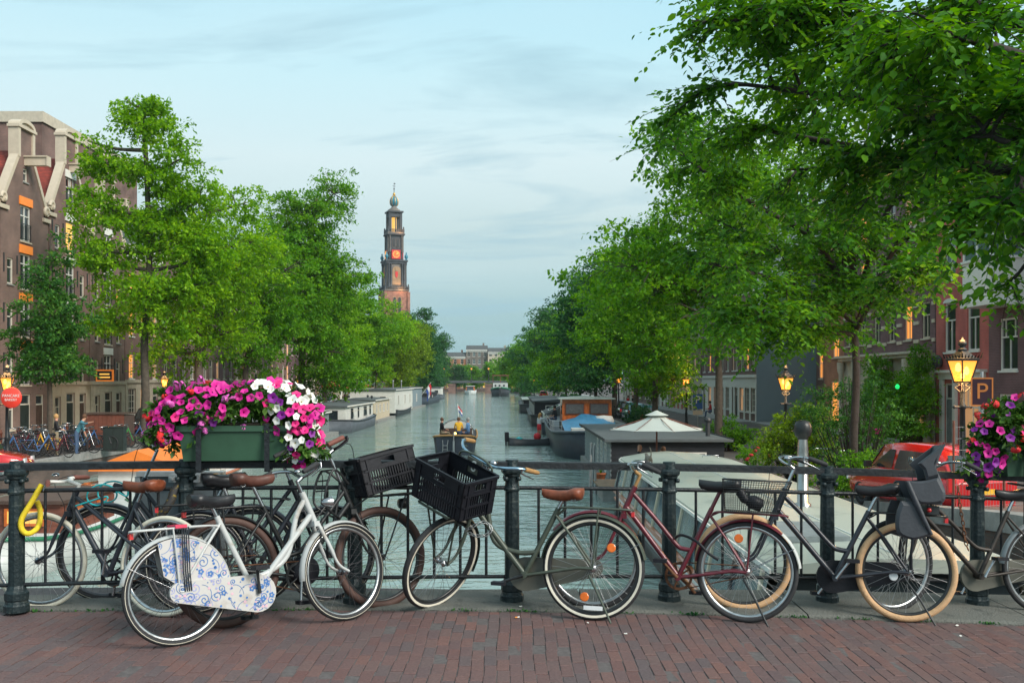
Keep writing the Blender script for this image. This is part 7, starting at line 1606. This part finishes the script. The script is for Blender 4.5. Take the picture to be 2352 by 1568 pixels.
# H: black with tan tyres, child seat
H = bicycle('black bicycle with tan tyres and a grey child seat', (2080, 1428), (1704, 1402), 5, .352, .025, 'tyre_tan', None, 'black_metal', 'steel_spoke', 'navy_paint', 'parallel', 'saddle_black', .955, 1.07, 'wide', 'chrome', 'rubber', 4, None, rack='black_metal', crank=55, case='black_plastic', tubew=.0185, sadt=-.05)
# I: dark bike at the right edge
I = bicycle('dark brown worn bicycle with silver mudguard at the far end of the rail', (2398, 1410), (2052, 1406), 5, .345, .019, 'rubber', None, 'rim_silver', 'steel_spoke', 'brown_paint', 'parallel', 'saddle_black', .93, 1.07, 'sweep', 'chrome', 'rubber', 10, 'galvanised', mudf=False, case='olive_guard', crank=60, tail=True, mud_a=(5, 160))
# ---- fittings
def front_rack(bk, mt, zc, x0, x1, w):
    b = MB(); hb = bk['hb']
    for s in (-1, 1):
        b.tube([(x0, s*w, zc), (x1, s*w, zc+.01), (x1, 0, zc+.01)], .0075, 6); b.tube([(x1-.08, s*w, zc), (bk['fh'].x, s*.065, bk['Rw'])], .007, 6); b.tube([(x0, s*w, zc), (hb.x, s*.02, hb.z-.02)], .007, 6)
    for k in range(5): xx = x0+(x1-x0)*k/4; b.tube([(xx, -w, zc), (xx, w, zc)], .005, 5)
    b.build('front_rack', mt, bk['root'], mat4=bk['F4'])
zc = 2*C['Rw']+.07; xh = C['fh'].x
front_rack(C, 'black_metal', zc, xh-.14, xh+.24, .13)
crate(C['root'], C['F4'] @ Matrix.Translation((xh+.055, 0, zc+.045)) @ Matrix.Rotation(R(-12), 4, 'Y'), .44, .33, .27)
b = MB()
for s in (-1, 1): b.tube(cat_rom([C['ht']+Vector((.03, s*.05, .0)), C['ht']+Vector((-.10, s*.10, .10)), C['ht']+Vector((-.17, s*.10, -.12)), C['hb']+Vector((-.10, s*.03, -.08))], 5), .009, 6)
for k in range(3): p_ = C['ht']+Vector((-.11-.02*k, 0, .10-.07*k)); b.tube([p_+Vector((0, -.10, 0)), p_+Vector((0, .10, 0))], .006, 5)
b.build('carrier_guard', 'black_metal', C['root'])
b = MB(); b.lathe([(.0, -.06), (.085, -.055), (.10, -.03), (.10, .03), (.085, .055), (0, .06)], 18, C['BB']+Vector((.05, 0, .03)), Matrix.Rotation(PI/2, 3, 'X')); b.build('motor', 'black_plastic', C['root'])
b = MB(); b.lathe([(0, -.03), (.035, -.025), (.042, .03), (.03, .04), (0, .045)], 12, (xh+.20, .0, zc-.06), Matrix.Rotation(PI/2, 3, 'Y')); b.build('headlight', 'black_metal', C['root'], mat4=C['F4'])
zc = 2*F['Rw']+.075; xh = F['fh'].x
front_rack(F, 'olive_paint', zc, xh-.16, xh+.16, .15)
crate(F['root'], F['F4'] @ Matrix.Translation((xh-.01, 0, zc+.015)) @ Matrix.Rotation(PI/2, 4, 'Z'), .48, .32, .28)
b = MB(); zp = zc+.26
b.tube(cat_rom([(xh-.19, -.16, zc), (xh-.19, -.17, zp), (xh-.18, -.11, zp+.08), (xh-.18, .11, zp+.08), (xh-.19, .17, zp), (xh-.19, .16, zc)], 5), .008, 6); hp_ = b.build('rack_hoop', 'olive_paint', F['root'], mat4=F['F4'])
b = MB(); b.bx(xh-.186, xh-.178, -.07, .07, zp-.05, zp+.06); pl = b.build('name_plate', 'olive_guard', hp_); text_part('S', 'letter', .11, 'white_paint', pl, (xh-.189, 0, zp+.005), (PI/2, 0, -PI/2)); text_part('S', 'letter', .11, 'white_paint', pl, (xh-.175, 0, zp+.005), (PI/2, 0, PI/2))
for bk, sp_ in ((F, ((.19, 50), (.20, -105))), (G, ((.235, 105),)), (H, ((.10, 200),))):
    for r_, a in sp_: b = MB(); c_ = (r_*math.cos(R(180-a)), .03, bk['Rw']+r_*math.sin(R(a))); b.lathe([(0, -.005), (.026, -.005), (.031, -.002), (.031, .002), (.026, .005), (0, .005)], 16, c_, Matrix.Rotation(PI/2, 3, 'X'), smooth=False); b.build('spoke_reflector', 'orange_reflector' if bk is not H else 'lamp_lens', bk['root'])
# reflector bar on the olive wheel
b = MB(); b.box((-.01, .03, F['Rw']-.265), (.13, .006, .028)); b.build('spoke_reflector', 'lamp_lens', F['root'])
# floral print and coat guard on D
Rw = D['Rw']; BB = D['BB']
pts = [((Rw-.004)*math.cos(R(a)), Rw+(Rw-.004)*math.sin(R(a))) for a in range(112, -9, -8)]+[(.10, Rw-.02), (.02, Rw+.02), (-.09, Rw+.10)]
b = MB(); b.prism(pts, -.050, -.046, lambda u, w, h: (u, h, w)); cg = b.build('coat_guard', 'floral_white', D['root'])
b = MB(); b.prism(pts, .046, .050, lambda u, w, h: (u, h, w)); b.build('coat_guard', 'floral_white', D['root'])
cgd = [o for o in COL.objects if o.parent == D['root'] and o.name.startswith('chain_guard')][0]
def inside(p_, poly):
    c = False; j = len(poly)-1
    for i in range(len(poly)):
        if (poly[i][1] > p_[1]) != (poly[j][1] > p_[1]) and p_[0] < (poly[j][0]-poly[i][0])*(p_[1]-poly[i][1])/(poly[j][1]-poly[i][1])+poly[i][0]: c = not c
        j = i
    return c
def floral(poly, v, parent, seed, box, ns):
    rn = random.Random(seed); bb = {'floral_blue': MB(), 'floral_pale': MB(), 'floral_pink': MB()}
    def disc(m, x, z, r, n=9): 
        P = [(x+r*math.cos(2*PI*k/n), z+r*math.sin(2*PI*k/n)) for k in range(n)]
        if all(inside(q_, poly) for q_ in P): bb[m].add([(a, v-.0014, c) for a, c in P], [tuple(range(n))])
    def ribbon(m, P, w):
        for i in range(len(P)-1):
            if inside(P[i], poly) and inside(P[i+1], poly):
                a, c = Vector((P[i][0], 0, P[i][1])), Vector((P[i+1][0], 0, P[i+1][1])); d = (c-a).normalized(); s = Vector((-d.z, 0, d.x))*w*(.35+.65*i/len(P)); bb[m].add([Vector((q_.x, v-.0012, q_.z)) for q_ in (a-s, c-s, c+s, a+s)], [(0, 1, 2, 3)])
    for k in range(ns):
        x, z = rn.uniform(box[0], box[1]), rn.uniform(box[2], box[3]); r0 = rn.uniform(.018, .038); a0 = rn.uniform(0, 6.28); sg_ = rn.choice((-1, 1)); m = rn.choice(('floral_blue', 'floral_blue', 'floral_pale'))
        P = [(x+r0*(1-.85*t)*math.cos(a0+sg_*t*9), z+r0*(1-.85*t)*math.sin(a0+sg_*t*9)) for t in [i/26 for i in range(27)]]
        tail_ = [(P[0][0]+math.cos(a0+sg_*(-PI/2)+sg_*.9*t)*t*.09, P[0][1]+math.sin(a0-sg_*PI/2+sg_*.9*t)*t*.09) for t in [i/10 for i in range(11)]]
        ribbon(m, tail_[::-1]+P, .0036)
        if k % 2: 
            fx, fz = rn.uniform(box[0], box[1]), rn.uniform(box[2], box[3])
            for q_ in range(5): disc('floral_blue', fx+.012*math.cos(q_*1.257), fz+.012*math.sin(q_*1.257), .0075)
        for _ in range(3): disc(rn.choice(('floral_blue', 'floral_pale', 'floral_pink')), rn.uniform(box[0], box[1]), rn.uniform(box[2], box[3]), rn.uniform(.004, .011))
    for m, mb in bb.items():
        if mb.f: mb.build('floral_print', m, parent)['kind'] = 'stuff'
cap = capsule((BB.x, BB.z), .116, (0, Rw-.005), .060)
floral(cap, -.0662, cgd, 3, (-.06, BB.x+.12, BB.z-.12, BB.z+.14), 34)
floral(pts, -.0502, cg, 4, (-.12, Rw, Rw-.02, 2*Rw), 30)
# bungee straps and taped rear lamp on D's rack
b = MB()
for k in range(4): x_ = .02+k*.013; b.tube([(x_, -.075, 2*Rw+.06), (x_, -.075, Rw+.12), (x_+.01, -.07, Rw+.0)], .004, 5)
b.build('bungee_strap', 'navy_paint', D['root']); b = MB(); b.bx(-.02, .05, -.08, .08, 2*Rw+.055, 2*Rw+.075); b.build('tape', 'tape_red', D['root'])
# wire basket over the maroon bike's rear wheel
bk = empty('wire_basket', (0, 0, 0)); bk.parent = G['root']; bk.location = (-.02, 0, 2*G['Rw']+.065)
def basket_pt(u, v, w): # u along -.5..+.5, v across, w 0..1 height
    return (u*(.36+.10*w)-.03*w, v*(.24+.08*w), w*.22)
b = MB(); nU, nW, nV = 26, 14, 16
def wire(ps): b.tube(ps, .0017, 3, False)
for s in (-.5, .5):
    for i in range(nU+1): u = -.5+i/nU; wire([basket_pt(u, s, 0), basket_pt(u, s, 1)])
    for k in range(1, nW): w = k/nW; wire([basket_pt(-.5, s, w), basket_pt(.5, s, w)])
    for i in range(nV+1): v = -.5+i/nV; wire([basket_pt(s, v, 0), basket_pt(s, v, 1)])
    for k in range(1, nW): w = k/nW; wire([basket_pt(s, -.5, w), basket_pt(s, .5, w)])
for i in range(nU+1): u = -.5+i/nU; wire([basket_pt(u, -.5, 0), basket_pt(u, .5, 0)])
b.build('wire_mesh', 'black_metal', bk)
for w in (0, .72, 1):
    b = MB(); b.tube([basket_pt(-.5, -.5, w), basket_pt(.5, -.5, w), basket_pt(.5, .5, w), basket_pt(-.5, .5, w)], .0055 if w == 1 else .004, 6, closed=True); b.build('basket_rim', 'black_metal', bk)
bag = empty('lamp_bundle', (0, 0, 0)); 
b = MB(); b.lathe([(0, -.06), (.045, -.05), (.05, .02), (.03, .06), (0, .07)], 10, (0, 0, 0), Matrix.Rotation(R(70), 3, 'Y')); b.tube([(.03, 0, 0), (.07, .02, .02), (.10, .0, .07)], [.02, .03, .035], 8); b.build('bundle', 'black_plastic', bag)
GM = Matrix.Translation(G['root'].location) @ G['root'].rotation_euler.to_matrix().to_4x4(); bag.matrix_world = GM @ Matrix.Translation((-.04, 0, 2*G['Rw']+.13)); tag(bag, 'black bundle with straps lying in the wire basket', 'bundle')
# child seat on H
cs = empty('child_seat', (0, 0, 0)); cs.parent = H['root']
mat('seat_grey', (.040, .045, .055), .5, 0, .15, 12, bump=.08)
back = [(-.20, .86), (-.205, .94), (-.175, 1.02), (-.145, 1.10), (-.165, 1.17), (-.215, 1.265)]
b = MB(); hw = [.13, .14, .14, .12, .135, .10]
b.loft([[(u+.012, -h, w), (u, -h*.5, w), (u-.004, 0, w), (u, h*.5, w), (u+.012, h, w), (u-.012, h, w+.002), (u-.026, 0, w+.004), (u-.012, -h, w+.002)] for (u, w), h in zip(back, hw)], True, True); b.build('backrest', 'seat_grey', cs)
b = MB(); b.hexa([(-.20, -.135, .84), (.04, -.135, .85), (.04, .135, .85), (-.20, .135, .84)], [(-.20, -.135, .865), (.05, -.135, .88), (.05, .135, .88), (-.20, .135, .865)]); b.build('seat', 'seat_grey', cs)
sp1 = cat_rom([(.055, .998, 0), (-.06, 1.0, 0), (-.165, 1.03, 0)], 3)+cat_rom([(-.215, .93, 0), (-.198, .858, 0), (-.043, .842, 0), (.0, .90, 0)], 3)
hd = cat_rom([(-.035, 1.12, 0), (-.11, 1.185, 0), (-.215, 1.27, 0)], 3)+cat_rom([(-.195, 1.22, 0), (-.140, 1.13, 0), (-.172, 1.035, 0)], 3)+[Vector((-.095, 1.01, 0)), Vector((-.075, 1.08, 0))]
lg = cat_rom([(.081, .855, 0), (.112, .75, 0), (.102, .63, 0), (.02, .592, 0), (-.03, .595, 0), (-.136, .637, 0), (-.07, .70, 0), (-.026, .85, 0)], 3)
for s in (-1, 1):
    for nm_, pl, y0 in (('side_wing', sp1, .140), ('head_wing', hd, .120), ('leg_guard', lg, .145)):
        b = MB(); n = len(pl); rows = [[(p_.x, s*(y0-.012), p_.y) for p_ in pl], [(p_.x, s*(y0+.012), p_.y) for p_ in pl]]
        cx_, cz_ = sum(p_.x for p_ in pl)/n, sum(p_.y for p_ in pl)/n; rows.append([(cx_+(p_.x-cx_)*.82, s*(y0+.026), cz_+(p_.y-cz_)*.82) for p_ in pl]); b.loft(rows, True, False); b.build(nm_, 'seat_grey', cs)
    b = MB(); b.tube([(.045, s*.172, .99), (-.015, s*.178, .85), (-.07, s*.178, .73), (-.118, s*.17, .64)], [.018, .020, .017, .012], 8); b.build('support_arm', 'seat_grey', cs)
    b = MB(); b.tube([(.0, s*.165, .60), (.01, s*.165, .50), (.005, s*.155, .38)], .010, 6); b.build('foot_strap', 'black_plastic', cs)
b = MB(); b.box((-.15, .0, .80), (.08, .20, .06)); b.build('mount', 'black_metal', cs); b = MB(); b.lathe([(0, 0), (.018, .002), (.014, .012), (0, .014)], 10, (-.12, .105, .80), Matrix.Rotation(-PI/2, 3, 'X')); b.build('button', 'red_reflector', cs)
# saddle cover of E
b = MB(); saddle(b, (E_['stop'].x+.015, E_['stop'].z+.065), .30, .215, .075); cv_ = b.build('saddle_cover', 'saddle_black', E_['root'])
for (x, y) in ((-.10, -.03), (.0, .02), (-.05, -.075)): b = MB(); z = E_['stop'].z+.075; b.lathe([(0, .0), (.017, -.002), (.02, -.006)], 8, (E_['stop'].x+x, y, z)); b.build('cover_emblem', 'gold', cv_)
# locks and cables (hang from bicycles and railing)
def lock(name, label, pts, r, m, n=8, cat='lock'):
    c = sum((Vector(p_) for p_ in pts), Vector())/len(pts); b = MB(); b.tube(cat_rom([Vector(p_)-c for p_ in pts], 6), r, n); o = b.build(name, m); o.location = c; tag(o, label, cat); return o
P = lambda px, py, y: at(px, py, y)
lock('bicycle_lock', 'yellow fabric chain lock hanging from the white handlebar', [P(96, 1112, 6.85), P(74, 1150, 6.82), P(50, 1190, 6.8), P(50, 1215, 6.8), P(66, 1225, 6.82), P(88, 1208, 6.9), P(92, 1172, 7.0), P(84, 1150, 7.0)], .019, 'yellow_cloth')
tc_ = [P(172, 1162, 6.95)]+[P(215+28*math.cos(t)+t*4, 1140+22*math.sin(t)-t*1.2, 6.92+.01*t) for t in [k*.7 for k in range(20)]]+[P(258, 1120, 7.0)]
lock('cable_lock', 'turquoise coiled cable looped over the mixte frame', tc_, .006, 'teal_cable', 6)
mat('chain_sleeve', (.03, .03, .032), .7, 0, .2, 30, dirt=(.35, .24, .02))
lock('chain_lock', 'black and yellow sleeved chain wrapped round the railing post', [P(420, 1100, 7.0), P(400, 1128, 6.95), P(392, 1150, 6.93), P(375, 1175, 6.92), P(350, 1205, 6.95), P(322, 1228, 7.0)], .030, 'chain_sleeve')
def links(label, pts, m, r=.004):
    path = cat_rom(pts, 8); root = empty('link_chain', path[0]); tag(root, label, 'chain'); acc = 0; k = 0; last = path[0]; c0 = path[0].copy()
    for p_ in path[1:]:
        if (p_-last).length >= .030:
            mid = (p_+last)/2-c0; d = (p_-last).normalized(); s = d.orthogonal().normalized(); s = (Matrix.Rotation(PI/2*(k % 2), 3, d) @ s); b = MB()
            b.tube([mid+d*.022*math.cos(t)+s*.011*math.sin(t) for t in [2*PI*i/10 for i in range(10)]], r, 5, closed=True); b.build('link', m, root); last = p_; k += 1
links('steel link chain slung between olive front wheel and frame', [P(1068, 1218, 6.85), P(1090, 1206, 6.8), P(1112, 1198, 6.8), P(1130, 1212, 6.78), P(1118, 1228, 6.78), P(1095, 1230, 6.8), P(1072, 1222, 6.85)], 'galvanised')
links('rusty link chain hanging beside the end railing post', [P(2200, 1115, 7.3), P(2205, 1160, 7.3), P(2212, 1200, 7.3), P(2218, 1245, 7.3), P(2228, 1270, 7.25)], 'rust')
lock('cable_lock', 'black cable lock through the maroon rear wheel and post', [P(1545, 1240, 7.15), P(1565, 1228, 6.9), P(1600, 1243, 6.75), P(1625, 1268, 6.72), P(1650, 1285, 6.7)], .010, 'black_plastic')
# ------------------------------------------------------------------ flower boxes on the rail
def petal_mesh(m, throat, lobes=5):
    b = MB(); n = 20; ring = lambda r, z, wv: [((r*(1+wv*math.cos(lobes*2*PI*k/n)))*math.cos(2*PI*k/n), (r*(1+wv*math.cos(lobes*2*PI*k/n)))*math.sin(2*PI*k/n), z+(.10*wv*r*math.cos(2*lobes*2*PI*k/n))) for k in range(n)]
    b.cur = 1; b.loft([ring(.002, -.026, 0), ring(.0075, -.010, 0)], False); b.cur = 0; b.loft([ring(.0075, -.010, 0), ring(.026, -.001, .06), ring(.043, .001, .11)], False)
    return b.mesh('flower', [m, throat])
PET = {'m': petal_mesh('petal_magenta', 'petal_throat'), 'p': petal_mesh('petal_pink', 'petal_throat'), 'v': petal_mesh('petal_purple', 'petal_throat'), 'w': petal_mesh('petal_white', 'petal_centre')}
def geranium(m):
    b = MB(); rn = random.Random(2)
    for k in range(26):
        u = Vector((rn.gauss(0, 1), rn.gauss(0, 1), abs(rn.gauss(0, 1))+.1)).normalized()*.032; s = u.orthogonal().normalized(); t = u.cross(s).normalized()
        b.add([u+(s*math.cos(a)+t*math.sin(a))*.013*(1.0 if i % 2 else .55) for i, a in enumerate([2*PI*q_/10 for q_ in range(10)])], [tuple(range(10))])
    return b.mesh('flower', m)
PET['r'] = geranium('petal_red'); PET['l'] = geranium('petal_lilac')
def planter(label, xc, w, mound, mix, nf, seed, hb=.24, nl=7800):
    y = rail_y(xc)-.01; zb = deck(xc)+1.045; root = empty('flower_box', (xc, y, zb), math.atan(.12)); tag(root, label, 'flower box', 'flower boxes on the railing')
    rng = np.random.default_rng(seed); rn = random.Random(seed); b = MB()
    b.hexa([(-w/2+.03, -.11, 0), (w/2-.03, -.11, 0), (w/2-.03, .11, 0), (-w/2+.03, .11, 0)], [(-w/2, -.14, hb), (w/2, -.14, hb), (w/2, .14, hb), (-w/2, .14, hb)]); b.build('box', 'planter_green', root)
    b = MB(); b.bx(-w/2-.012, w/2+.012, -.152, .152, hb-.035, hb+.004); b.build('box_rim', 'planter_green', root)
    b = MB(); b.bx(-w/2+.02, w/2-.02, -.12, .12, hb+.005, hb+.02); b.build('soil', 'soil', root)
    for x_ in (-w*.31, w*.31): b = MB(); b.bx(x_-.018, x_+.018, -.162, -.154, -.07, hb+.02); b.bx(x_-.018, x_+.018, -.162, .05, -.075, -.062) ; b.build('bracket', 'iron_dark', root)
    C, _ = crown_clusters(mound, 130, rng, .45); P_, D_, N_ = cluster_leaves(C, .09*rng.uniform(.7, 1.3, 130), nl//130, rng, .9, .4)
    fo = obj('foliage', leaf_mesh('foliage', P_, D_, N_, .048, 'leaf_petunia', False, .35, rng), root)
    k = 0; tries = 0; pos = []
    while k < nf and tries < 20000:
        tries += 1; e = mound[rn.randrange(len(mound))]; u = Vector((rn.gauss(0, 1), rn.gauss(-.35, .9), rn.gauss(.25, .8))).normalized(); p_ = Vector((e[0]+u.x*e[3]*1.04, e[1]+u.y*e[4]*1.1, e[2]+u.z*e[5]*1.06))
        if u.y > .35: continue
        if any(((p_.x-o[0])/o[3])**2+((p_.y-o[1])/o[4])**2+((p_.z-o[2])/o[5])**2 < .80 for o in mound): continue
        if any((p_-q_).length < .046 for q_ in pos): continue
        c = mix(p_, rn)
        if c is None: continue
        pos.append(p_); nrm = (u+Vector((rn.gauss(0, .3), -.55+rn.gauss(0, .3), rn.gauss(.1, .3)))).normalized(); q_ = nrm.to_track_quat('Z', 'Y'); s = rn.uniform(.60, .96)*(1 if c in 'mpvw' else 1.15)
        o = obj('flower', PET[c], root, p_); o.rotation_euler = (q_.to_matrix() @ Matrix.Rotation(rn.uniform(0, 6), 3, 'Z')).to_euler(); o.scale = (s, s*rn.uniform(.72, 1.0), s*rn.uniform(.8, 2.2)); k += 1
    return root
def mix1(p_, rn):
    r_ = rn.random()
    if p_.x > .12 and r_ < (.55 if p_.z > .3 else .3): return 'w'
    if p_.x < -.2 and r_ < .10: return 'r'
    if r_ < .18: return 'l'
    if p_.x > .2: return rn.choice('ppmpv')
    return rn.choice('mmmmvp') if rn.random() < .78 else None
planter('long green flower box of magenta and white petunias on the rail', -1.94, .74, [ell(0, .0, .36, .48, .19, .15), ell(-.36, -.02, .30, .22, .19, .16), ell(.40, -.02, .30, .20, .19, .17), ell(.2, .0, .43, .32, .16, .12), ell(-.22, 0, .41, .30, .16, .12), ell(-.48, -.05, .24, .10, .12, .11), ell(.47, -.07, .12, .13, .14, .17)], mix1, 180, 5)
def mix2(p_, rn):
    r_ = rn.random()
    if r_ < .16: return 'r'
    if r_ < .22 and p_.x > -.2: return 'w'
    if p_.z < .22: return rn.choice('vvmm')
    return rn.choice('mmpvv') if rn.random() < .8 else None
planter('green flower box of purple and red flowers cut by the frame edge', 4.12, .78, [ell(0, -.02, .36, .46, .19, .16), ell(-.40, -.02, .28, .22, .19, .17), ell(.4, -.04, .28, .24, .19, .18), ell(-.52, -.06, .13, .12, .14, .16), ell(-.2, 0, .46, .3, .16, .14), ell(.15, 0, .55, .2, .14, .14)], mix2, 105, 6)
# ------------------------------------------------------------------ distant parked bicycles
def mini(color):
    wh = MB(); wh.ring((0, 0, 0), .325, .024, 18, 4)
    for k in range(7): a = PI*k/7; wh.tube([(.31*math.cos(a), 0, .31*math.sin(a)), (-.31*math.cos(a), 0, -.31*math.sin(a))], .004, 3, False)
    fr = MB(); fr.tube([(.45, 0, .28), (.27, 0, .78)], .024, 5); fr.tube([(.84, 0, .86), (.45, 0, .28)], .024, 5); fr.tube([(.82, 0, .90), (.60, 0, .5), (.38, 0, .48)], .022, 5); fr.tube([(.45, 0, .28), (0, 0, .345)], .02, 5); fr.tube([(.27, 0, .78), (0, 0, .345)], .016, 5); fr.tube([(.82, 0, .96), (1.05, 0, .345)], .02, 5); fr.tube([(.2, 0, .74), (-.25, 0, .74), (0, 0, .345)], .014, 4)
    hb = MB(); hb.tube([(.66, -.27, 1.07), (.80, -.2, 1.1), (.80, .2, 1.1), (.66, .27, 1.07)], .018, 5); hb.tube([(.80, 0, 1.1), (.83, 0, .9)], .016, 5)
    sd = MB(); saddle(sd, (.24, .95), .27, .2, .07); sd.tube([(.27, 0, .78), (.25, 0, .9)], .018, 5)
    return [('wheel', wh.mesh('wheel', 'rubber'), (0, 0, .345)), ('wheel', wh.mesh('wheel', 'rubber'), (1.05, 0, .345)), ('frame', fr.mesh('frame', color), None), ('handlebar', hb.mesh('handlebar', 'chrome'), None), ('saddle', sd.mesh('saddle', 'saddle_black'), None)]
mat('bike_yellow', (.70, .38, .02), .5); mat('bike_green', (.03, .22, .05), .5); mat('bike_blue', (.03, .10, .26), .5)
KINDS = {c: mini(c) for c in ('navy_paint', 'chrome', 'bike_yellow', 'bike_green', 'bike_blue', 'maroon_paint', 'black_metal')}
rn = random.Random(12)
def parked(x, y, rz, c, label):
    o = empty('parked_bicycle', (x, y, quay_z(y)), rz, rn.gauss(0, .05)); tag(o, label, 'bicycle', 'bicycles crowded on the tower bank quay')
    for nm_, me_, loc in KINDS[c]: obj(nm_, me_, o, loc)
for k in range(42):
    t = k/41; y = 38.0+rn.uniform(0, 11.5); x = -21.6+rn.uniform(0, 2.6)+(y-38)*.03
    if abs(x+20) < .4 and abs(y-43) < .6: continue
    c = rn.choice(['navy_paint', 'chrome', 'black_metal', 'navy_paint', 'bike_blue', 'maroon_paint', 'black_metal'])
    parked(x, y, R(rn.choice((0, 180))+rn.gauss(0, 18)), c, {'navy_paint': 'navy blue', 'chrome': 'bright metal', 'black_metal': 'black', 'bike_blue': 'mid blue', 'maroon_paint': 'maroon'}[c]+' bicycle among the crowd parked on the quay under the young tree')
parked(-20.9, 38.6, R(25), 'bike_yellow', 'yellow bicycle at the near end of the quay crowd'); parked(-18.9, 41.2, R(160), 'bike_yellow', 'yellow bicycle beside the person in black shirt')
parked(-18.7, 46.2, R(15), 'bike_green', 'green bicycle at the quay edge by the wooden bin store')
for x, y, rz, lb in ((9.3, 27.2, 80, 'bicycle leaning among the garden shrubs by the cowl pipe'), (9.0, 29.0, 70, 'second bicycle behind the cowl pipe shrubs')): parked(x, y, R(rz), 'black_metal', lb)
# ------------------------------------------------------------------ litter
for i, (px, py, l, lb) in enumerate([(1188, 1420, .035, 'orange tipped cigarette butt below the middle post'), (1196, 1402, .02, 'white paper scrap by the kerb below the middle post'), (1437, 1457, .02, 'yellowish paper scrap below the kickstand'), (2198, 1438, .03, 'pale straw scrap below the tan tyre'), (1725, 1398, .03, 'orange butt beside the maroon wheel'), (1350, 1432, .012, 'tiny white scrap near the olive tyre'), (2206, 1462, .018, 'small leaf scrap at the paving edge')]):
    p_ = on_deck(px, py); o = empty('litter_scrap', (p_.x, p_.y, p_.z+.006+(.024 if p_.y > kerb_y(p_.x) else 0)), rn.uniform(0, 3)*.3); tag(o, lb, 'litter'); b = MB()
    if i in (0, 4): b.cyl((-l/2, 0, .004), (0, 0, .004), .0045, 7); b.build('filter', 'filter_orange', o); b = MB(); b.cyl((.0005, 0, .004), (l/2, .002, .004), .0042, 7); b.build('paper', 'paper', o)
    else: b.add([(-l/2, -.006, .002), (l/2, -.008, .003), (l/2, .006, .006), (0, .009, .003), (-l/2, .005, .005)], [(0, 1, 2, 3, 4)]); b.add([(-l/2, -.006, 0), (l/2, -.008, 0), (l/2, .006, .003)], [(0, 2, 1)]); b.build('paper', 'paper', o)
# ------------------------------------------------------------------ evening haze over the canal
hz = MB(); hz.bx(-900, 900, -40, 2600, -4.2, 110); ho = hz.build('haze', 'paper'); ho['kind'] = 'stuff'
hm = bpy.data.materials.new('haze_air'); hm.use_nodes = True; t = hm.node_tree; t.nodes.clear()
pv = t.nodes.new('ShaderNodeVolumePrincipled'); pv.inputs['Color'].default_value = (.80, .93, .97, 1); pv.inputs['Density'].default_value = .00014; pv.inputs['Anisotropy'].default_value = .2
hm.cycles.homogeneous_volume = True; ou = t.nodes.new('ShaderNodeOutputMaterial'); t.links.new(pv.outputs[0], ou.inputs['Volume']); ho.data.materials.clear(); ho.data.materials.append(hm)
